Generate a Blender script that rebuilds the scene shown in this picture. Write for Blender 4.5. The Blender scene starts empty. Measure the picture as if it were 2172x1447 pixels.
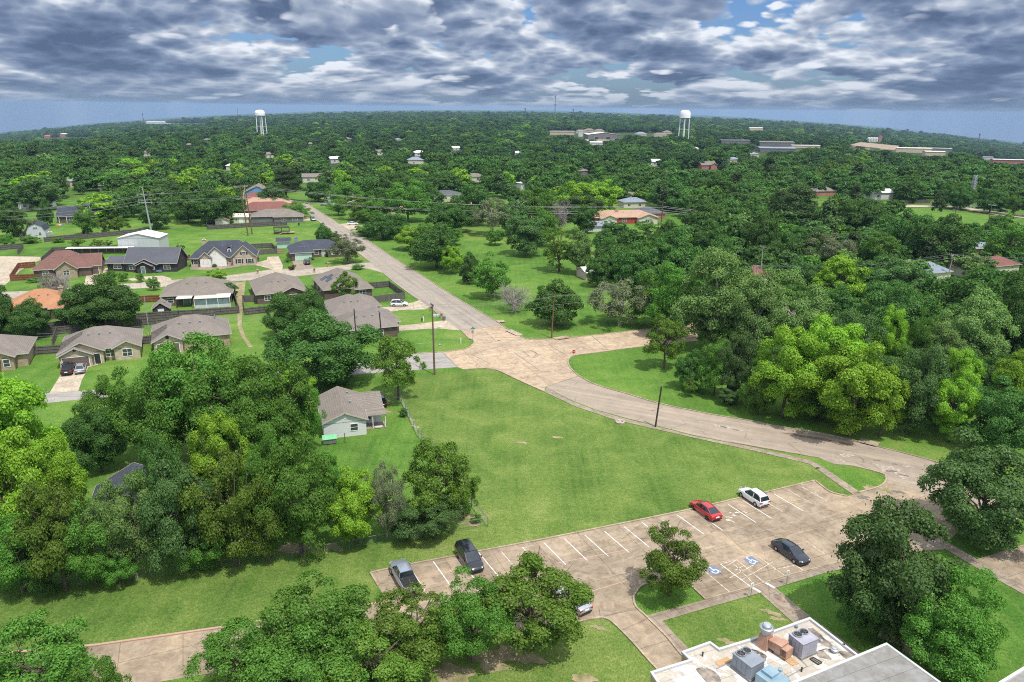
import bpy, math, random
import numpy as np
from mathutils import Vector, Matrix
from mathutils.geometry import tessellate_polygon
SC = bpy.context.scene
COL = SC.collection
R = math.radians
PI = math.pi

# ------------------------------------------------------------------ camera
F_PX, IW, IH = 1580.0, 2172.0, 1447.0        # focal length in photo pixels, photo size
CZ, YH, ROLL = 50.0, 230.0, 0.011            # drone height, eye-level row, roll
PITCH = math.atan((IH / 2 - YH) / F_PX)
FWD = Vector((0, math.cos(PITCH), -math.sin(PITCH)))
_u0 = Vector((0, math.sin(PITCH), math.cos(PITCH)))
RGT = Vector((1, 0, 0)) * math.cos(ROLL) + _u0 * math.sin(ROLL)
UPV = -Vector((1, 0, 0)) * math.sin(ROLL) + _u0 * math.cos(ROLL)
cam_d = bpy.data.cameras.new('camera')
cam = bpy.data.objects.new('camera', cam_d)
COL.objects.link(cam)
cam_d.sensor_width = 36.0
cam_d.lens = F_PX / IW * 36.0
cam_d.clip_start, cam_d.clip_end = 0.5, 40000.0
cam.matrix_world = Matrix(((RGT.x, UPV.x, -FWD.x, 0), (RGT.y, UPV.y, -FWD.y, 0), (RGT.z, UPV.z, -FWD.z, CZ), (0, 0, 0, 1)))
SC.camera = cam

# ------------------------------------------------------------------ sun, exposure
SUN_AZ, SUN_EL = R(-52.0), R(66.0)           # direction towards the sun (from +x, ccw)
sun_dir = Vector((math.cos(SUN_AZ) * math.cos(SUN_EL), math.sin(SUN_AZ) * math.cos(SUN_EL), math.sin(SUN_EL)))
sd = bpy.data.lights.new('sun', 'SUN')
sd.energy, sd.angle, sd.color = 3.8, R(0.6), (1.0, 0.94, 0.84)
so = bpy.data.objects.new('sun', sd)
COL.objects.link(so)
so.rotation_euler = sun_dir.to_track_quat('Z', 'Y').to_euler()
so.location = (60, -80, 160)
SC.view_settings.view_transform = 'Standard'
SC.view_settings.look = 'None'
SC.view_settings.exposure = 0.20
SC.view_settings.gamma = 1.0
SC.view_settings.use_curve_mapping = False
SC.cycles.use_denoising = False
SC.cycles.pixel_filter_type = 'BLACKMAN_HARRIS'
SC.cycles.filter_width = 1.05

# ------------------------------------------------------------------ node helpers
class NT:
    def __init__(s, nt):
        s.nt = nt
    def n(s, t, **kw):
        nd = s.nt.nodes.new(t)
        for k, v in kw.items():
            setattr(nd, k, v)
        return nd
    def l(s, a, b):
        s.nt.links.new(a, b)
    def put(s, sock, v):
        if v is None:
            return
        if hasattr(v, 'is_linked'):
            s.l(v, sock)
        else:
            sock.default_value = v
    def math(s, op, a, b=None, clamp=False):
        m = s.n('ShaderNodeMath', operation=op, use_clamp=clamp)
        s.put(m.inputs[0], a)
        s.put(m.inputs[1], b)
        return m.outputs[0]
    def vmath(s, op, a, b=None):
        m = s.n('ShaderNodeVectorMath', operation=op)
        s.put(m.inputs[0], a)
        s.put(m.inputs[1], b)
        return m.outputs[0]
    def noise(s, vec, scale, detail=4.0, rough=0.55, dist=0.0, col=False):
        m = s.n('ShaderNodeTexNoise')
        s.put(m.inputs['Vector'], vec)
        m.inputs['Scale'].default_value = scale
        m.inputs['Detail'].default_value = detail
        m.inputs['Roughness'].default_value = rough
        m.inputs['Distortion'].default_value = dist
        return m.outputs['Color'] if col else m.outputs['Fac']
    def ramp(s, fac, stops, interp='LINEAR'):
        m = s.n('ShaderNodeValToRGB')
        m.color_ramp.interpolation = interp
        e = m.color_ramp.elements
        while len(e) > 1:
            e.remove(e[-1])
        for i, (p, c) in enumerate(stops):
            el = e[0] if i == 0 else e.new(p)
            el.position = p
            c = (c, c, c) if isinstance(c, (int, float)) else c
            el.color = (c[0], c[1], c[2], 1)
        s.l(fac, m.inputs[0])
        return m.outputs[0]
    def mix(s, fac, a, b, mode='MIX'):
        m = s.n('ShaderNodeMix', data_type='RGBA', blend_type=mode)
        s.put(m.inputs[0], fac)
        for sock, v in ((m.inputs[6], a), (m.inputs[7], b)):
            if isinstance(v, tuple):
                v = (v[0], v[1], v[2], 1)
            s.put(sock, v)
        return m.outputs[2]
    def mapping(s, vec, scale=(1, 1, 1), rot=(0, 0, 0), loc=(0, 0, 0)):
        m = s.n('ShaderNodeMapping')
        s.l(vec, m.inputs[0])
        m.inputs['Location'].default_value = loc
        m.inputs['Rotation'].default_value = rot
        m.inputs['Scale'].default_value = scale
        return m.outputs[0]

# ------------------------------------------------------------------ sky
W = bpy.data.worlds.new('World')
SC.world = W
W.use_nodes = True
wn = NT(W.node_tree)
W.node_tree.nodes.clear()
sky = wn.n('ShaderNodeTexSky', sky_type='NISHITA', sun_disc=False)
sky.sun_elevation = SUN_EL
sky.sun_rotation = PI / 2 - SUN_AZ
sky.altitude = 100
sky.air_density, sky.dust_density, sky.ozone_density = 1.0, 1.0, 1.5
tc = wn.n('ShaderNodeTexCoord')
sep = wn.n('ShaderNodeSeparateXYZ')
wn.l(tc.outputs['Generated'], sep.inputs[0])
SKY_X, SKY_Y = 3.0, 1.0
dz = wn.math('MAXIMUM', sep.outputs[2], 0.0)
azm = wn.math('MULTIPLY', wn.math('ARCTAN2', sep.outputs[0], sep.outputs[1]), 4.9)
def sky_plane(shift):
    cx = wn.n('ShaderNodeCombineXYZ')
    wn.l(azm, cx.inputs[0])
    wn.l(wn.math('MULTIPLY', wn.math('LOGARITHM', wn.math('ADD', dz, 0.055 + shift), 2.718), 1.55), cx.inputs[1])
    return cx.outputs[0]
P0, P1 = sky_plane(0.0), sky_plane(0.010)
def cloud_field(p, s, loc, wide):
    p = wn.mapping(p, scale=(s * wide, s, 1), loc=loc)
    warp = wn.n('ShaderNodeVectorMath', operation='SCALE')
    wn.l(wn.vmath('SUBTRACT', wn.noise(p, 2.4, 2, 0.5, col=True), (0.5, 0.5, 0.5)), warp.inputs[0])
    warp.inputs[3].default_value = 0.22
    q = wn.vmath('ADD', p, warp.outputs[0])
    big = wn.noise(p, 0.9, 2, 0.45)
    vo = wn.n('ShaderNodeTexVoronoi', feature='F1')
    wn.l(q, vo.inputs['Vector'])
    vo.inputs['Scale'].default_value = 2.0
    vo.inputs['Detail'].default_value = 2.2
    vo.inputs['Roughness'].default_value = 0.55
    vo.inputs['Lacunarity'].default_value = 2.4
    fine = wn.noise(q, 4.0, 5, 0.58)
    puff = wn.math('SUBTRACT', 1.0, vo.outputs['Distance'])
    return wn.math('ADD', wn.math('MULTIPLY', big, 0.72), wn.math('ADD', wn.math('MULTIPLY', puff, 0.26), wn.math('MULTIPLY', fine, 0.16)))
def cloud_layer(under, s, loc, wide, thr, base, stops):
    n0, n1 = cloud_field(P0, s, loc, wide), cloud_field(P1, s, loc, wide)
    e = wn.math('SUBTRACT', n0, thr)
    lit = wn.math('MULTIPLY', wn.math('SUBTRACT', n0, n1), 3.4)
    shade = wn.math('ADD', wn.math('SUBTRACT', base, wn.math('MULTIPLY', e, 2.6)), lit)
    return wn.mix(wn.ramp(e, [(0.0, 0.0), (0.045, 1.0)]), under, wn.ramp(shade, stops))
LIGHTS = [(0.0, (0.66, 0.98, 1.72)), (0.30, (1.08, 1.50, 2.40)), (0.52, (1.78, 2.25, 3.2)), (0.72, (3.0, 3.45, 4.2)), (0.95, (5.4, 5.7, 6.2))]
DARKS = [(0.0, (0.52, 0.80, 1.46)), (0.30, (0.84, 1.20, 2.06)), (0.52, (1.42, 1.86, 2.8)), (0.74, (2.6, 3.05, 3.85)), (0.97, (5.2, 5.5, 6.0))]
blue = wn.mix(1.0, sky.outputs[0], (0.36, 0.50, 0.75), 'MULTIPLY')
skyc = cloud_layer(blue, 1.5, (SKY_X, SKY_Y, 0.3), 0.8, 0.33, 0.86, LIGHTS)
skyc = cloud_layer(skyc, 0.95, (SKY_X + 7.3, SKY_Y + 4.1, 2.2), 0.75, 0.515, 0.80, DARKS)
hz = wn.ramp(dz, [(0.0, 0.95), (0.008, 0.62), (0.028, 0.22), (0.055, 0.0)])
skyc = wn.mix(wn.math('MULTIPLY', hz, 0.9), skyc, (1.22, 1.72, 2.42))
over = wn.ramp(dz, [(0.16, 0.0), (0.5, 1.0)])          # unseen white cloud overhead, brightened to lift the shadows below
skyc = wn.mix(over, skyc, wn.mix(0.6, sky.outputs[0], (10.5, 10.8, 11.2)))
bg = wn.n('ShaderNodeBackground')
wn.l(skyc, bg.inputs[0])
bg.inputs[1].default_value = 0.138
wo = wn.n('ShaderNodeOutputWorld')
wn.l(bg.outputs[0], wo.inputs[0])

# ------------------------------------------------------------------ places on the land
def sstep(a, b, x):
    t = min(1.0, max(0.0, (x - a) / (b - a)))
    return t * t * (3 - 2 * t)
def land(x, y):
    """height of the land: flat town, country falling away gently to both sides far out"""
    d = math.hypot(x, y)
    if d < 360:
        return 0.0
    u = min(1.0, abs(x) / max(y, d * 0.35))
    return -d * 0.030 * (u / 0.687) ** 2 * sstep(360, 2200, d)
def ray(px, py):
    return FWD + RGT * ((px - IW / 2) / F_PX) - UPV * ((py - IH / 2) / F_PX)
def G(px, py, z=0.0):
    """point of the land (plus z) seen at photo pixel px, py"""
    d = ray(px, py)
    h = z
    for _ in range(12):
        dzv = min(d.z, -1e-4)
        t = (h - CZ) / dzv
        x, y = d.x * t, d.y * t
        h = 0.5 * h + 0.5 * (z + land(x, y)) if math.hypot(x, y) > 360 else z
    return Vector((x, y, h))
def depth(p):
    return (p - Vector((0, 0, CZ))).dot(FWD)
def PX(p):
    v = p - Vector((0, 0, CZ))
    d = v.dot(FWD)
    return IW / 2 + F_PX * v.dot(RGT) / d, IH / 2 - F_PX * v.dot(UPV) / d
def height_at(base, py):
    """height above base whose image row is py"""
    a, b = 0.0, 90.0
    for _ in range(40):
        m = (a + b) / 2
        if PX(base + Vector((0, 0, m)))[1] > py:
            a = m
        else:
            b = m
    return a

# ------------------------------------------------------------------ materials
MATS = {}
def newmat(name):
    m = bpy.data.materials.new(name)
    m.use_nodes = True
    m.node_tree.nodes.clear()
    t = NT(m.node_tree)
    out = t.n('ShaderNodeOutputMaterial')
    MATS[name] = m
    return m, t, out
def pbsdf(t, out, col, rough=0.8, metal=0.0, spec=0.3, bump=None, bs=0.3, bd=0.05):
    b = t.n('ShaderNodeBsdfPrincipled')
    if isinstance(col, tuple):
        b.inputs['Base Color'].default_value = (col[0], col[1], col[2], 1)
    else:
        t.l(col, b.inputs['Base Color'])
    t.put(b.inputs['Roughness'], rough)
    b.inputs['Metallic'].default_value = metal
    b.inputs['Specular IOR Level'].default_value = spec
    if bump is not None:
        bn = t.n('ShaderNodeBump')
        bn.inputs['Strength'].default_value = bs
        bn.inputs['Distance'].default_value = bd
        t.l(bump, bn.inputs['Height'])
        t.l(bn.outputs[0], b.inputs['Normal'])
    t.l(b.outputs[0], out.inputs[0])
    return b
def noisy(name, c1, c2, scale=3.0, rough=0.8, metal=0.0, spec=0.3, stretch=(1, 1, 1), detail=6, bump=0.0, lo=0.3, hi=0.7):
    if name in MATS:
        return MATS[name]
    m, t, o = newmat(name)
    c = t.n('ShaderNodeTexCoord')
    f = t.noise(t.mapping(c.outputs['Object'], scale=stretch), scale, detail, 0.6)
    col = t.ramp(f, [(lo, c1), (hi, c2)])
    pbsdf(t, o, col, rough, metal, spec, f if bump else None, bump)
    return m
def paint(name, c, rough=0.4, metal=0.0, spec=0.5, coat=0.0):
    if name in MATS:
        return MATS[name]
    m, t, o = newmat(name)
    cc = t.n('ShaderNodeTexCoord')
    f = t.noise(cc.outputs['Object'], 2.0, 4)
    col = t.mix(t.math('MULTIPLY', f, 0.22), c, tuple(x * 0.6 + 0.02 for x in c))
    b = pbsdf(t, o, col, rough, metal, spec)
    b.inputs['Coat Weight'].default_value = coat
    b.inputs['Coat Roughness'].default_value = 0.06
    return m

def mat_grass(name, stops):
    m, t, o = newmat(name)
    g = t.n('ShaderNodeNewGeometry').outputs['Position']
    n_big = t.noise(g, 0.022, 3, 0.5)
    n_mid = t.noise(g, 0.16, 5, 0.6, 0.6)
    n_fine = t.noise(g, 1.9, 5, 0.75)
    n_tuft = t.noise(t.mapping(g, scale=(1.0, 0.55, 1), rot=(0, 0, R(25))), 6.5, 3, 0.75)
    f = t.math('ADD', t.math('ADD', t.math('MULTIPLY', n_big, 0.36), t.math('MULTIPLY', n_mid, 0.32)), t.math('MULTIPLY', n_fine, 0.32))
    c = t.ramp(f, stops)
    mow = t.noise(t.mapping(g, scale=(1, 0.03, 1), rot=(0, 0, R(-26))), 1.2, 2, 0.5)
    c = t.mix(t.math('MULTIPLY', t.ramp(mow, [(0.40, 0.0), (0.60, 1.0)]), 0.16), c, (0.205, 0.245, 0.075))
    tuft = t.ramp(n_tuft, [(0.34, 0.62), (0.52, 1.0), (0.68, 1.30)])
    c = t.mix(1.0, c, tuft, 'MULTIPLY')
    bare = t.ramp(t.noise(g, 0.33, 6, 0.75, 0.4), [(0.66, 0.0), (0.72, 1.0)])
    c = t.mix(t.math('MULTIPLY', bare, t.math('MULTIPLY', t.ramp(n_tuft, [(0.4, 0.0), (0.55, 1.0)]), 0.75)), c, (0.36, 0.28, 0.16))
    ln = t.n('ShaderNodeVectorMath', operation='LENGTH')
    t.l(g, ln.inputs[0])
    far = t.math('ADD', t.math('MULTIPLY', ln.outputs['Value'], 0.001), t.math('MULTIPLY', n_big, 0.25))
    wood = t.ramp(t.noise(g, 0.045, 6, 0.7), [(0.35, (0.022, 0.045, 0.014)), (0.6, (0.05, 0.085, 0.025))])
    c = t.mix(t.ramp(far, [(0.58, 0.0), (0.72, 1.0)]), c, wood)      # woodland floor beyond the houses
    pbsdf(t, o, c, 0.95, 0, 0.08, n_tuft, 0.7, 0.12)
    return m
def mat_slab(name, dark, lightc, warm, joint=(5.5, 5.0), ang=23.0, patch=True, tar=0.55, rough=0.85):
    m, t, o = newmat(name)
    g = t.n('ShaderNodeNewGeometry').outputs['Position']
    gr = t.mapping(g, rot=(0, 0, R(-ang)))
    n1 = t.noise(g, 0.14, 6, 0.62, 0.8)
    n2 = t.noise(g, 0.75, 8, 0.7, 1.2)
    n3 = t.noise(g, 7.0, 4, 0.7)
    ns = t.noise(t.mapping(gr, scale=(0.25, 2.2, 1)), 0.6, 6, 0.7)
    c = t.ramp(n1, [(0.3, dark), (0.52, lightc), (0.72, warm)])
    c = t.mix(t.ramp(n2, [(0.36, 0.0), (0.60, 0.75)]), t.mix(1.0, c, (0.62, 0.585, 0.55), 'MULTIPLY'), c)
    c = t.mix(t.math('MULTIPLY', t.ramp(ns, [(0.55, 0.0), (0.75, 1.0)]), 0.45), c, tuple(min(1, x * 1.25) for x in warm))
    c = t.mix(t.ramp(n3, [(0.25, 0.22), (0.6, 0.0)]), c, (0.06, 0.055, 0.05))
    if joint:
        br = t.n('ShaderNodeTexBrick')
        br.offset = 0.0
        br.inputs['Scale'].default_value = 1.0
        br.inputs['Mortar Size'].default_value = 0.035
        br.inputs['Mortar Smooth'].default_value = 0.2
        br.inputs['Brick Width'].default_value = joint[0]
        br.inputs['Row Height'].default_value = joint[1]
        br.inputs['Color1'].default_value = (1, 1, 1, 1)
        br.inputs['Color2'].default_value = (0.86, 0.86, 0.87, 1)
        br.inputs['Mortar'].default_value = (tar, tar * 0.92, tar * 0.85, 1)
        t.l(gr, br.inputs['Vector'])
        c = t.mix(1.0, c, br.outputs[0], 'MULTIPLY')
    v = t.n('ShaderNodeTexVoronoi', feature='DISTANCE_TO_EDGE')
    t.l(t.vmath('ADD', gr, t.n('ShaderNodeCombineXYZ').outputs[0]), v.inputs['Vector'])
    v.inputs['Scale'].default_value = 0.11
    cr = t.ramp(t.math('ADD', v.outputs['Distance'], t.math('MULTIPLY', n2, 0.05)), [(0.021, 0.7), (0.034, 0.0)])
    c = t.mix(cr, c, (0.15, 0.125, 0.10))
    spots = t.ramp(t.noise(g, 0.55, 3, 0.5), [(0.66, 0.0), (0.74, 0.5)])
    c = t.mix(spots, c, (0.13, 0.11, 0.09))
    pbsdf(t, o, c, rough, 0, 0.25, n3, 0.25, 0.03)
    return m
def mat_asphalt(name, dark, lightc, ang, warm):
    m, t, o = newmat(name)
    g = t.n('ShaderNodeNewGeometry').outputs['Position']
    gr = t.mapping(g, rot=(0, 0, R(-ang)))
    lane = t.noise(t.mapping(gr, scale=(0.03, 1, 1)), 0.75, 3, 0.6)
    n1 = t.noise(g, 0.3, 7, 0.7, 0.7)
    n2 = t.noise(g, 4.0, 5, 0.75)
    c = t.ramp(t.math('ADD', t.math('MULTIPLY', lane, 0.55), t.math('MULTIPLY', n1, 0.45)), [(0.36, dark), (0.5, lightc), (0.64, warm)])
    c = t.mix(t.ramp(n2, [(0.3, 0.3), (0.6, 0.0)]), c, (0.09, 0.08, 0.07))
    v = t.n('ShaderNodeTexVoronoi', feature='DISTANCE_TO_EDGE')
    t.l(t.mapping(gr, scale=(0.4, 1, 1)), v.inputs['Vector'])
    v.inputs['Scale'].default_value = 0.28
    cr = t.ramp(t.math('ADD', v.outputs['Distance'], t.math('MULTIPLY', n1, 0.03)), [(0.014, 0.75), (0.026, 0.0)])
    c = t.mix(t.math('MULTIPLY', cr, 0.6), c, (0.07, 0.065, 0.06))
    pbsdf(t, o, c, 0.9, 0, 0.2, n2, 0.3, 0.03)
    return m
def mat_shingle(name, c1, c2, c3):
    m, t, o = newmat(name)
    g = t.n('ShaderNodeTexCoord').outputs['Object']
    n1 = t.noise(g, 0.35, 4, 0.6)
    n2 = t.noise(t.mapping(g, scale=(1, 1, 3.5)), 3.2, 4, 0.8)
    n3 = t.noise(g, 14, 2, 0.6)
    c = t.ramp(t.math('ADD', t.math('MULTIPLY', n2, 0.6), t.math('ADD', t.math('MULTIPLY', n1, 0.2), t.math('MULTIPLY', n3, 0.2))), [(0.36, c1), (0.5, c2), (0.64, c3)])
    w = t.n('ShaderNodeTexWave', wave_type='BANDS', bands_direction='Z')
    t.l(g, w.inputs['Vector'])
    w.inputs['Scale'].default_value = 2.1
    w.inputs['Distortion'].default_value = 0.4
    c = t.mix(t.math('MULTIPLY', w.outputs['Fac'], 0.22), c, tuple(x * 0.5 for x in c1))
    pbsdf(t, o, c, 0.92, 0, 0.15, n2, 0.5, 0.04)
    return m
def mat_brick(name, c1, c2, mortar):
    m, t, o = newmat(name)
    g = t.n('ShaderNodeTexCoord').outputs['Object']
    s = t.n('ShaderNodeSeparateXYZ')
    t.l(g, s.inputs[0])
    c = t.n('ShaderNodeCombineXYZ')
    t.l(t.math('ADD', s.outputs[0], s.outputs[1]), c.inputs[0])
    t.l(s.outputs[2], c.inputs[1])
    br = t.n('ShaderNodeTexBrick')
    t.l(c.outputs[0], br.inputs['Vector'])
    br.inputs['Scale'].default_value = 1.0
    br.inputs['Brick Width'].default_value = 0.42
    br.inputs['Row Height'].default_value = 0.15
    br.inputs['Mortar Size'].default_value = 0.012
    br.inputs['Color1'].default_value = c1 + (1,)
    br.inputs['Color2'].default_value = c2 + (1,)
    br.inputs['Mortar'].default_value = mortar + (1,)
    n = t.noise(g, 1.1, 5, 0.7)
    col = t.mix(1.0, br.outputs[0], t.ramp(n, [(0.3, 0.7), (0.7, 1.15)]), 'MULTIPLY')
    pbsdf(t, o, col, 0.9, 0, 0.2)
    return m
def mat_leaf(name, c1, c2, c3, trans=0.32, gloss=0.012):
    m, t, o = newmat(name)
    geo = t.n('ShaderNodeNewGeometry')
    oi = t.n('ShaderNodeObjectInfo')
    n = t.noise(t.n('ShaderNodeTexCoord').outputs['Object'], 0.55, 3, 0.6)
    f = t.math('ADD', t.math('MULTIPLY', geo.outputs['Random Per Island'], 0.55), t.math('MULTIPLY', n, 0.55))
    c = t.ramp(f, [(0.15, c1), (0.5, c2), (0.9, c3)])
    hs = t.n('ShaderNodeHueSaturation')
    t.put(hs.inputs['Hue'], t.math('ADD', 0.492, t.math('MULTIPLY', oi.outputs['Random'], 0.018)))
    t.put(hs.inputs['Value'], t.math('ADD', 0.82, t.math('MULTIPLY', oi.outputs['Random'], 0.42)))
    hs.inputs['Saturation'].default_value = 1.0
    t.l(c, hs.inputs['Color'])
    d = t.n('ShaderNodeBsdfDiffuse')
    tr = t.n('ShaderNodeBsdfTranslucent')
    gl = t.n('ShaderNodeBsdfGlossy')
    gl.inputs['Roughness'].default_value = 0.45
    t.l(hs.outputs[0], d.inputs[0])
    t.l(t.mix(1.0, hs.outputs[0], (1.05, 1.2, 0.5), 'MULTIPLY'), tr.inputs[0])
    m1 = t.n('ShaderNodeMixShader')
    m1.inputs[0].default_value = trans
    t.l(d.outputs[0], m1.inputs[1])
    t.l(tr.outputs[0], m1.inputs[2])
    m2 = t.n('ShaderNodeMixShader')
    m2.inputs[0].default_value = gloss
    t.l(m1.outputs[0], m2.inputs[1])
    t.l(gl.outputs[0], m2.inputs[2])
    t.l(m2.outputs[0], o.inputs[0])
    return m
def mat_glass(name, c=(0.03, 0.04, 0.05)):
    m, t, o = newmat(name)
    n = t.noise(t.n('ShaderNodeTexCoord').outputs['Object'], 1.5, 2)
    pbsdf(t, o, t.ramp(n, [(0.3, c), (0.7, tuple(x * 1.8 for x in c))]), 0.06, 0, 0.9)
    return m
# ------------------------------------------------------------------ mesh helpers
class MB:
    def __init__(s):
        s.v, s.f = [], []
    def poly(s, pts):
        i = len(s.v)
        s.v += [tuple(p) for p in pts]
        s.f.append(tuple(range(i, i + len(pts))))
    def box(s, x0, y0, z0, x1, y1, z1):
        i = len(s.v)
        s.v += [(x0, y0, z0), (x1, y0, z0), (x1, y1, z0), (x0, y1, z0), (x0, y0, z1), (x1, y0, z1), (x1, y1, z1), (x0, y1, z1)]
        s.f += [tuple(i + k for k in q) for q in ((0, 3, 2, 1), (4, 5, 6, 7), (0, 1, 5, 4), (1, 2, 6, 5), (2, 3, 7, 6), (3, 0, 4, 7))]
    def bar(s, a, b, w, h, up=Vector((0, 0, 1))):
        """box beam from a to b, w wide, h high, centred"""
        a, b = Vector(a), Vector(b)
        d = (b - a).normalized()
        if abs(d.dot(up)) > 0.99:
            up = Vector((1, 0, 0))
        sx = d.cross(up).normalized() * w / 2
        sy = sx.cross(d).normalized() * h / 2
        i = len(s.v)
        for p in (a, b):
            for q in (-sx - sy, sx - sy, sx + sy, -sx + sy):
                s.v.append(tuple(p + q))
        s.f += [tuple(i + k for k in q) for q in ((0, 3, 2, 1), (4, 5, 6, 7), (0, 1, 5, 4), (1, 2, 6, 5), (2, 3, 7, 6), (3, 0, 4, 7))]
    def rings(s, rings, cap=True):
        n = len(rings[0])
        i = len(s.v)
        for r in rings:
            s.v += [tuple(p) for p in r]
        for k in range(len(rings) - 1):
            for j in range(n):
                a, b = i + k * n + j, i + k * n + (j + 1) % n
                s.f.append((a, b, b + n, a + n))
        if cap:
            s.f.append(tuple(i + j for j in reversed(range(n))))
            s.f.append(tuple(i + (len(rings) - 1) * n + j for j in range(n)))
    def tube(s, pts, rad, n=6, cap=True):
        pts = [Vector(p) for p in pts]
        if not hasattr(rad, '__len__'):
            rad = [rad] * len(pts)
        out = []
        for k, p in enumerate(pts):
            d = (pts[min(k + 1, len(pts) - 1)] - pts[max(k - 1, 0)]).normalized()
            a = d.cross(Vector((0, 0, 1)))
            if a.length < 0.05:
                a = Vector((1, 0, 0))
            a.normalize()
            b = d.cross(a).normalized()
            out.append([p + (a * math.cos(2 * PI * j / n) + b * math.sin(2 * PI * j / n)) * rad[k] for j in range(n)])
        s.rings(out, cap)
    def lathe(s, prof, c=(0, 0, 0), n=16, cap=True):
        s.rings([[(c[0] + r * math.cos(2 * PI * j / n), c[1] + r * math.sin(2 * PI * j / n), c[2] + z) for j in range(n)] for r, z in prof], cap)
    def prism(s, pts, z0, z1):
        """vertical prism over a ccw outline"""
        s.rings([[(p[0], p[1], z0) for p in pts], [(p[0], p[1], z1) for p in pts]])
    def build(s, name, m, parent=None, smooth=False, loc=None):
        me = bpy.data.meshes.new(name)
        me.from_pydata(s.v, [], s.f)
        if isinstance(m, str):
            m = MATS[m]
        me.materials.append(m)
        if smooth:
            me.polygons.foreach_set('use_smooth', [True] * len(me.polygons))
            me.set_sharp_from_angle(angle=R(35))
        me.update()
        o = bpy.data.objects.new(name, me)
        COL.objects.link(o)
        if parent is not None:
            o.parent = parent
        if loc is not None:
            o.location = loc
        return o

def thing(name, label, cat, loc=(0, 0, 0), rz=0.0, group=None):
    o = bpy.data.objects.new(name, None)
    o.empty_display_size = 0.5
    COL.objects.link(o)
    o.location = loc
    o.rotation_euler = (0, 0, rz)
    return tag(o, label, cat, group)
def tag(o, label, cat, group=None):
    o['label'] = label
    o['category'] = cat
    if group:
        o['group'] = group
    return o
def struct(o, kind='structure'):
    o['kind'] = kind
    return o
def dup(root, loc, rz=None, label=None, group=None):
    r = root.copy()
    COL.objects.link(r)
    r.location = loc
    if rz is not None:
        r.rotation_euler = (0, 0, rz)
    if label:
        r['label'] = label
    if group:
        r['group'] = group
    for ch in list(root.children):
        c = ch.copy()
        COL.objects.link(c)
        c.parent = r
        for g in list(ch.children):
            d = g.copy()
            COL.objects.link(d)
            d.parent = c
    return r
def sheet(name, px, z, m, kind='structure', zpx=0.0):
    """a flat paved or planted area whose outline is seen at the photo pixels px"""
    pts = [G(x, y, zpx) for x, y in px]
    mb = MB()
    vs = [Vector((p.x, p.y, z)) for p in pts]
    mb.v = [tuple(v) for v in vs]
    mb.f = []
    for t in tessellate_polygon([vs]):
        a, b, c = (vs[i] for i in t)
        mb.f.append(tuple(t) if (b - a).cross(c - a).z > 0 else tuple(reversed(t)))
    return struct(mb.build(name, m), kind)
def smooth_line(px, step=4):
    """ground polyline through photo pixels, rounded a little"""
    pts = [G(x, y) for x, y in px]
    out = []
    n = len(pts)
    for i in range(n - 1):
        p0, p1, p2, p3 = pts[max(i - 1, 0)], pts[i], pts[i + 1], pts[min(i + 2, n - 1)]
        for k in range(step):
            t = k / step
            out.append(0.5 * ((2 * p1) + (p2 - p0) * t + (2 * p0 - 5 * p1 + 4 * p2 - p3) * t * t + (3 * p1 - p0 - 3 * p2 + p3) * t ** 3))
    out.append(pts[-1])
    return out
def strip(name, pts, w, z0, z1, m, kind='structure', build=True, mb=None):
    """a long low bar (kerb, painted line) along ground points"""
    mb = mb or MB()
    rings = []
    n = len(pts)
    for i, p in enumerate(pts):
        d = (pts[min(i + 1, n - 1)] - pts[max(i - 1, 0)])
        d.z = 0
        d.normalize()
        s = Vector((-d.y, d.x, 0)) * w / 2
        rings.append([(p.x + s.x, p.y + s.y, z0), (p.x - s.x, p.y - s.y, z0), (p.x - s.x, p.y - s.y, z1), (p.x + s.x, p.y + s.y, z1)])
    mb.rings(rings)
    return struct(mb.build(name, m), kind) if build else mb

# ------------------------------------------------------------------ material instances
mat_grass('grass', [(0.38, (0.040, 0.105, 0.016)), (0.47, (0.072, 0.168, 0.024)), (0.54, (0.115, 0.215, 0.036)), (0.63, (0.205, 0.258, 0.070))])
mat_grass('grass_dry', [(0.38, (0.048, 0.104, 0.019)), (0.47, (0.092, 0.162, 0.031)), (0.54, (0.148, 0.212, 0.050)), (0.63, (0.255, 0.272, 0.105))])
mat_slab('lot_concrete', (0.27, 0.215, 0.155), (0.41, 0.335, 0.25), (0.54, 0.43, 0.30), (5.6, 5.6), 23.0)
mat_slab('cross_concrete', (0.44, 0.33, 0.23), (0.56, 0.45, 0.33), (0.62, 0.46, 0.30), (9.0, 6.0), 21.0, tar=0.4)
mat_slab('walk_concrete', (0.30, 0.25, 0.20), (0.38, 0.32, 0.255), (0.44, 0.36, 0.27), (1.5, 1.5), 23.0, tar=0.6)
mat_slab('drive_concrete', (0.48, 0.42, 0.33), (0.58, 0.51, 0.40), (0.62, 0.53, 0.40), (3.5, 3.5), 23.0, tar=0.7)
mat_slab('street_concrete', (0.40, 0.36, 0.30), (0.50, 0.45, 0.38), (0.53, 0.46, 0.37), (6.0, 4.5), 22.0, tar=0.6)
mat_slab('kerb_concrete', (0.40, 0.33, 0.25), (0.50, 0.42, 0.32), (0.56, 0.45, 0.32), (3.0, 3.0), 23.0, tar=0.7)
mat_asphalt('road_surface', (0.235, 0.205, 0.175), (0.30, 0.265, 0.225), 115.0, (0.37, 0.32, 0.265))
mat_asphalt('curve_surface', (0.25, 0.21, 0.17), (0.32, 0.265, 0.21), -25.0, (0.40, 0.33, 0.26))
mat_asphalt('street_surface', (0.24, 0.225, 0.21), (0.32, 0.30, 0.28), 3.0, (0.38, 0.35, 0.32))
noisy('dirt', (0.13, 0.14, 0.05), (0.38, 0.30, 0.20), 0.8, 0.95, detail=8, bump=0.5)
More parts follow.
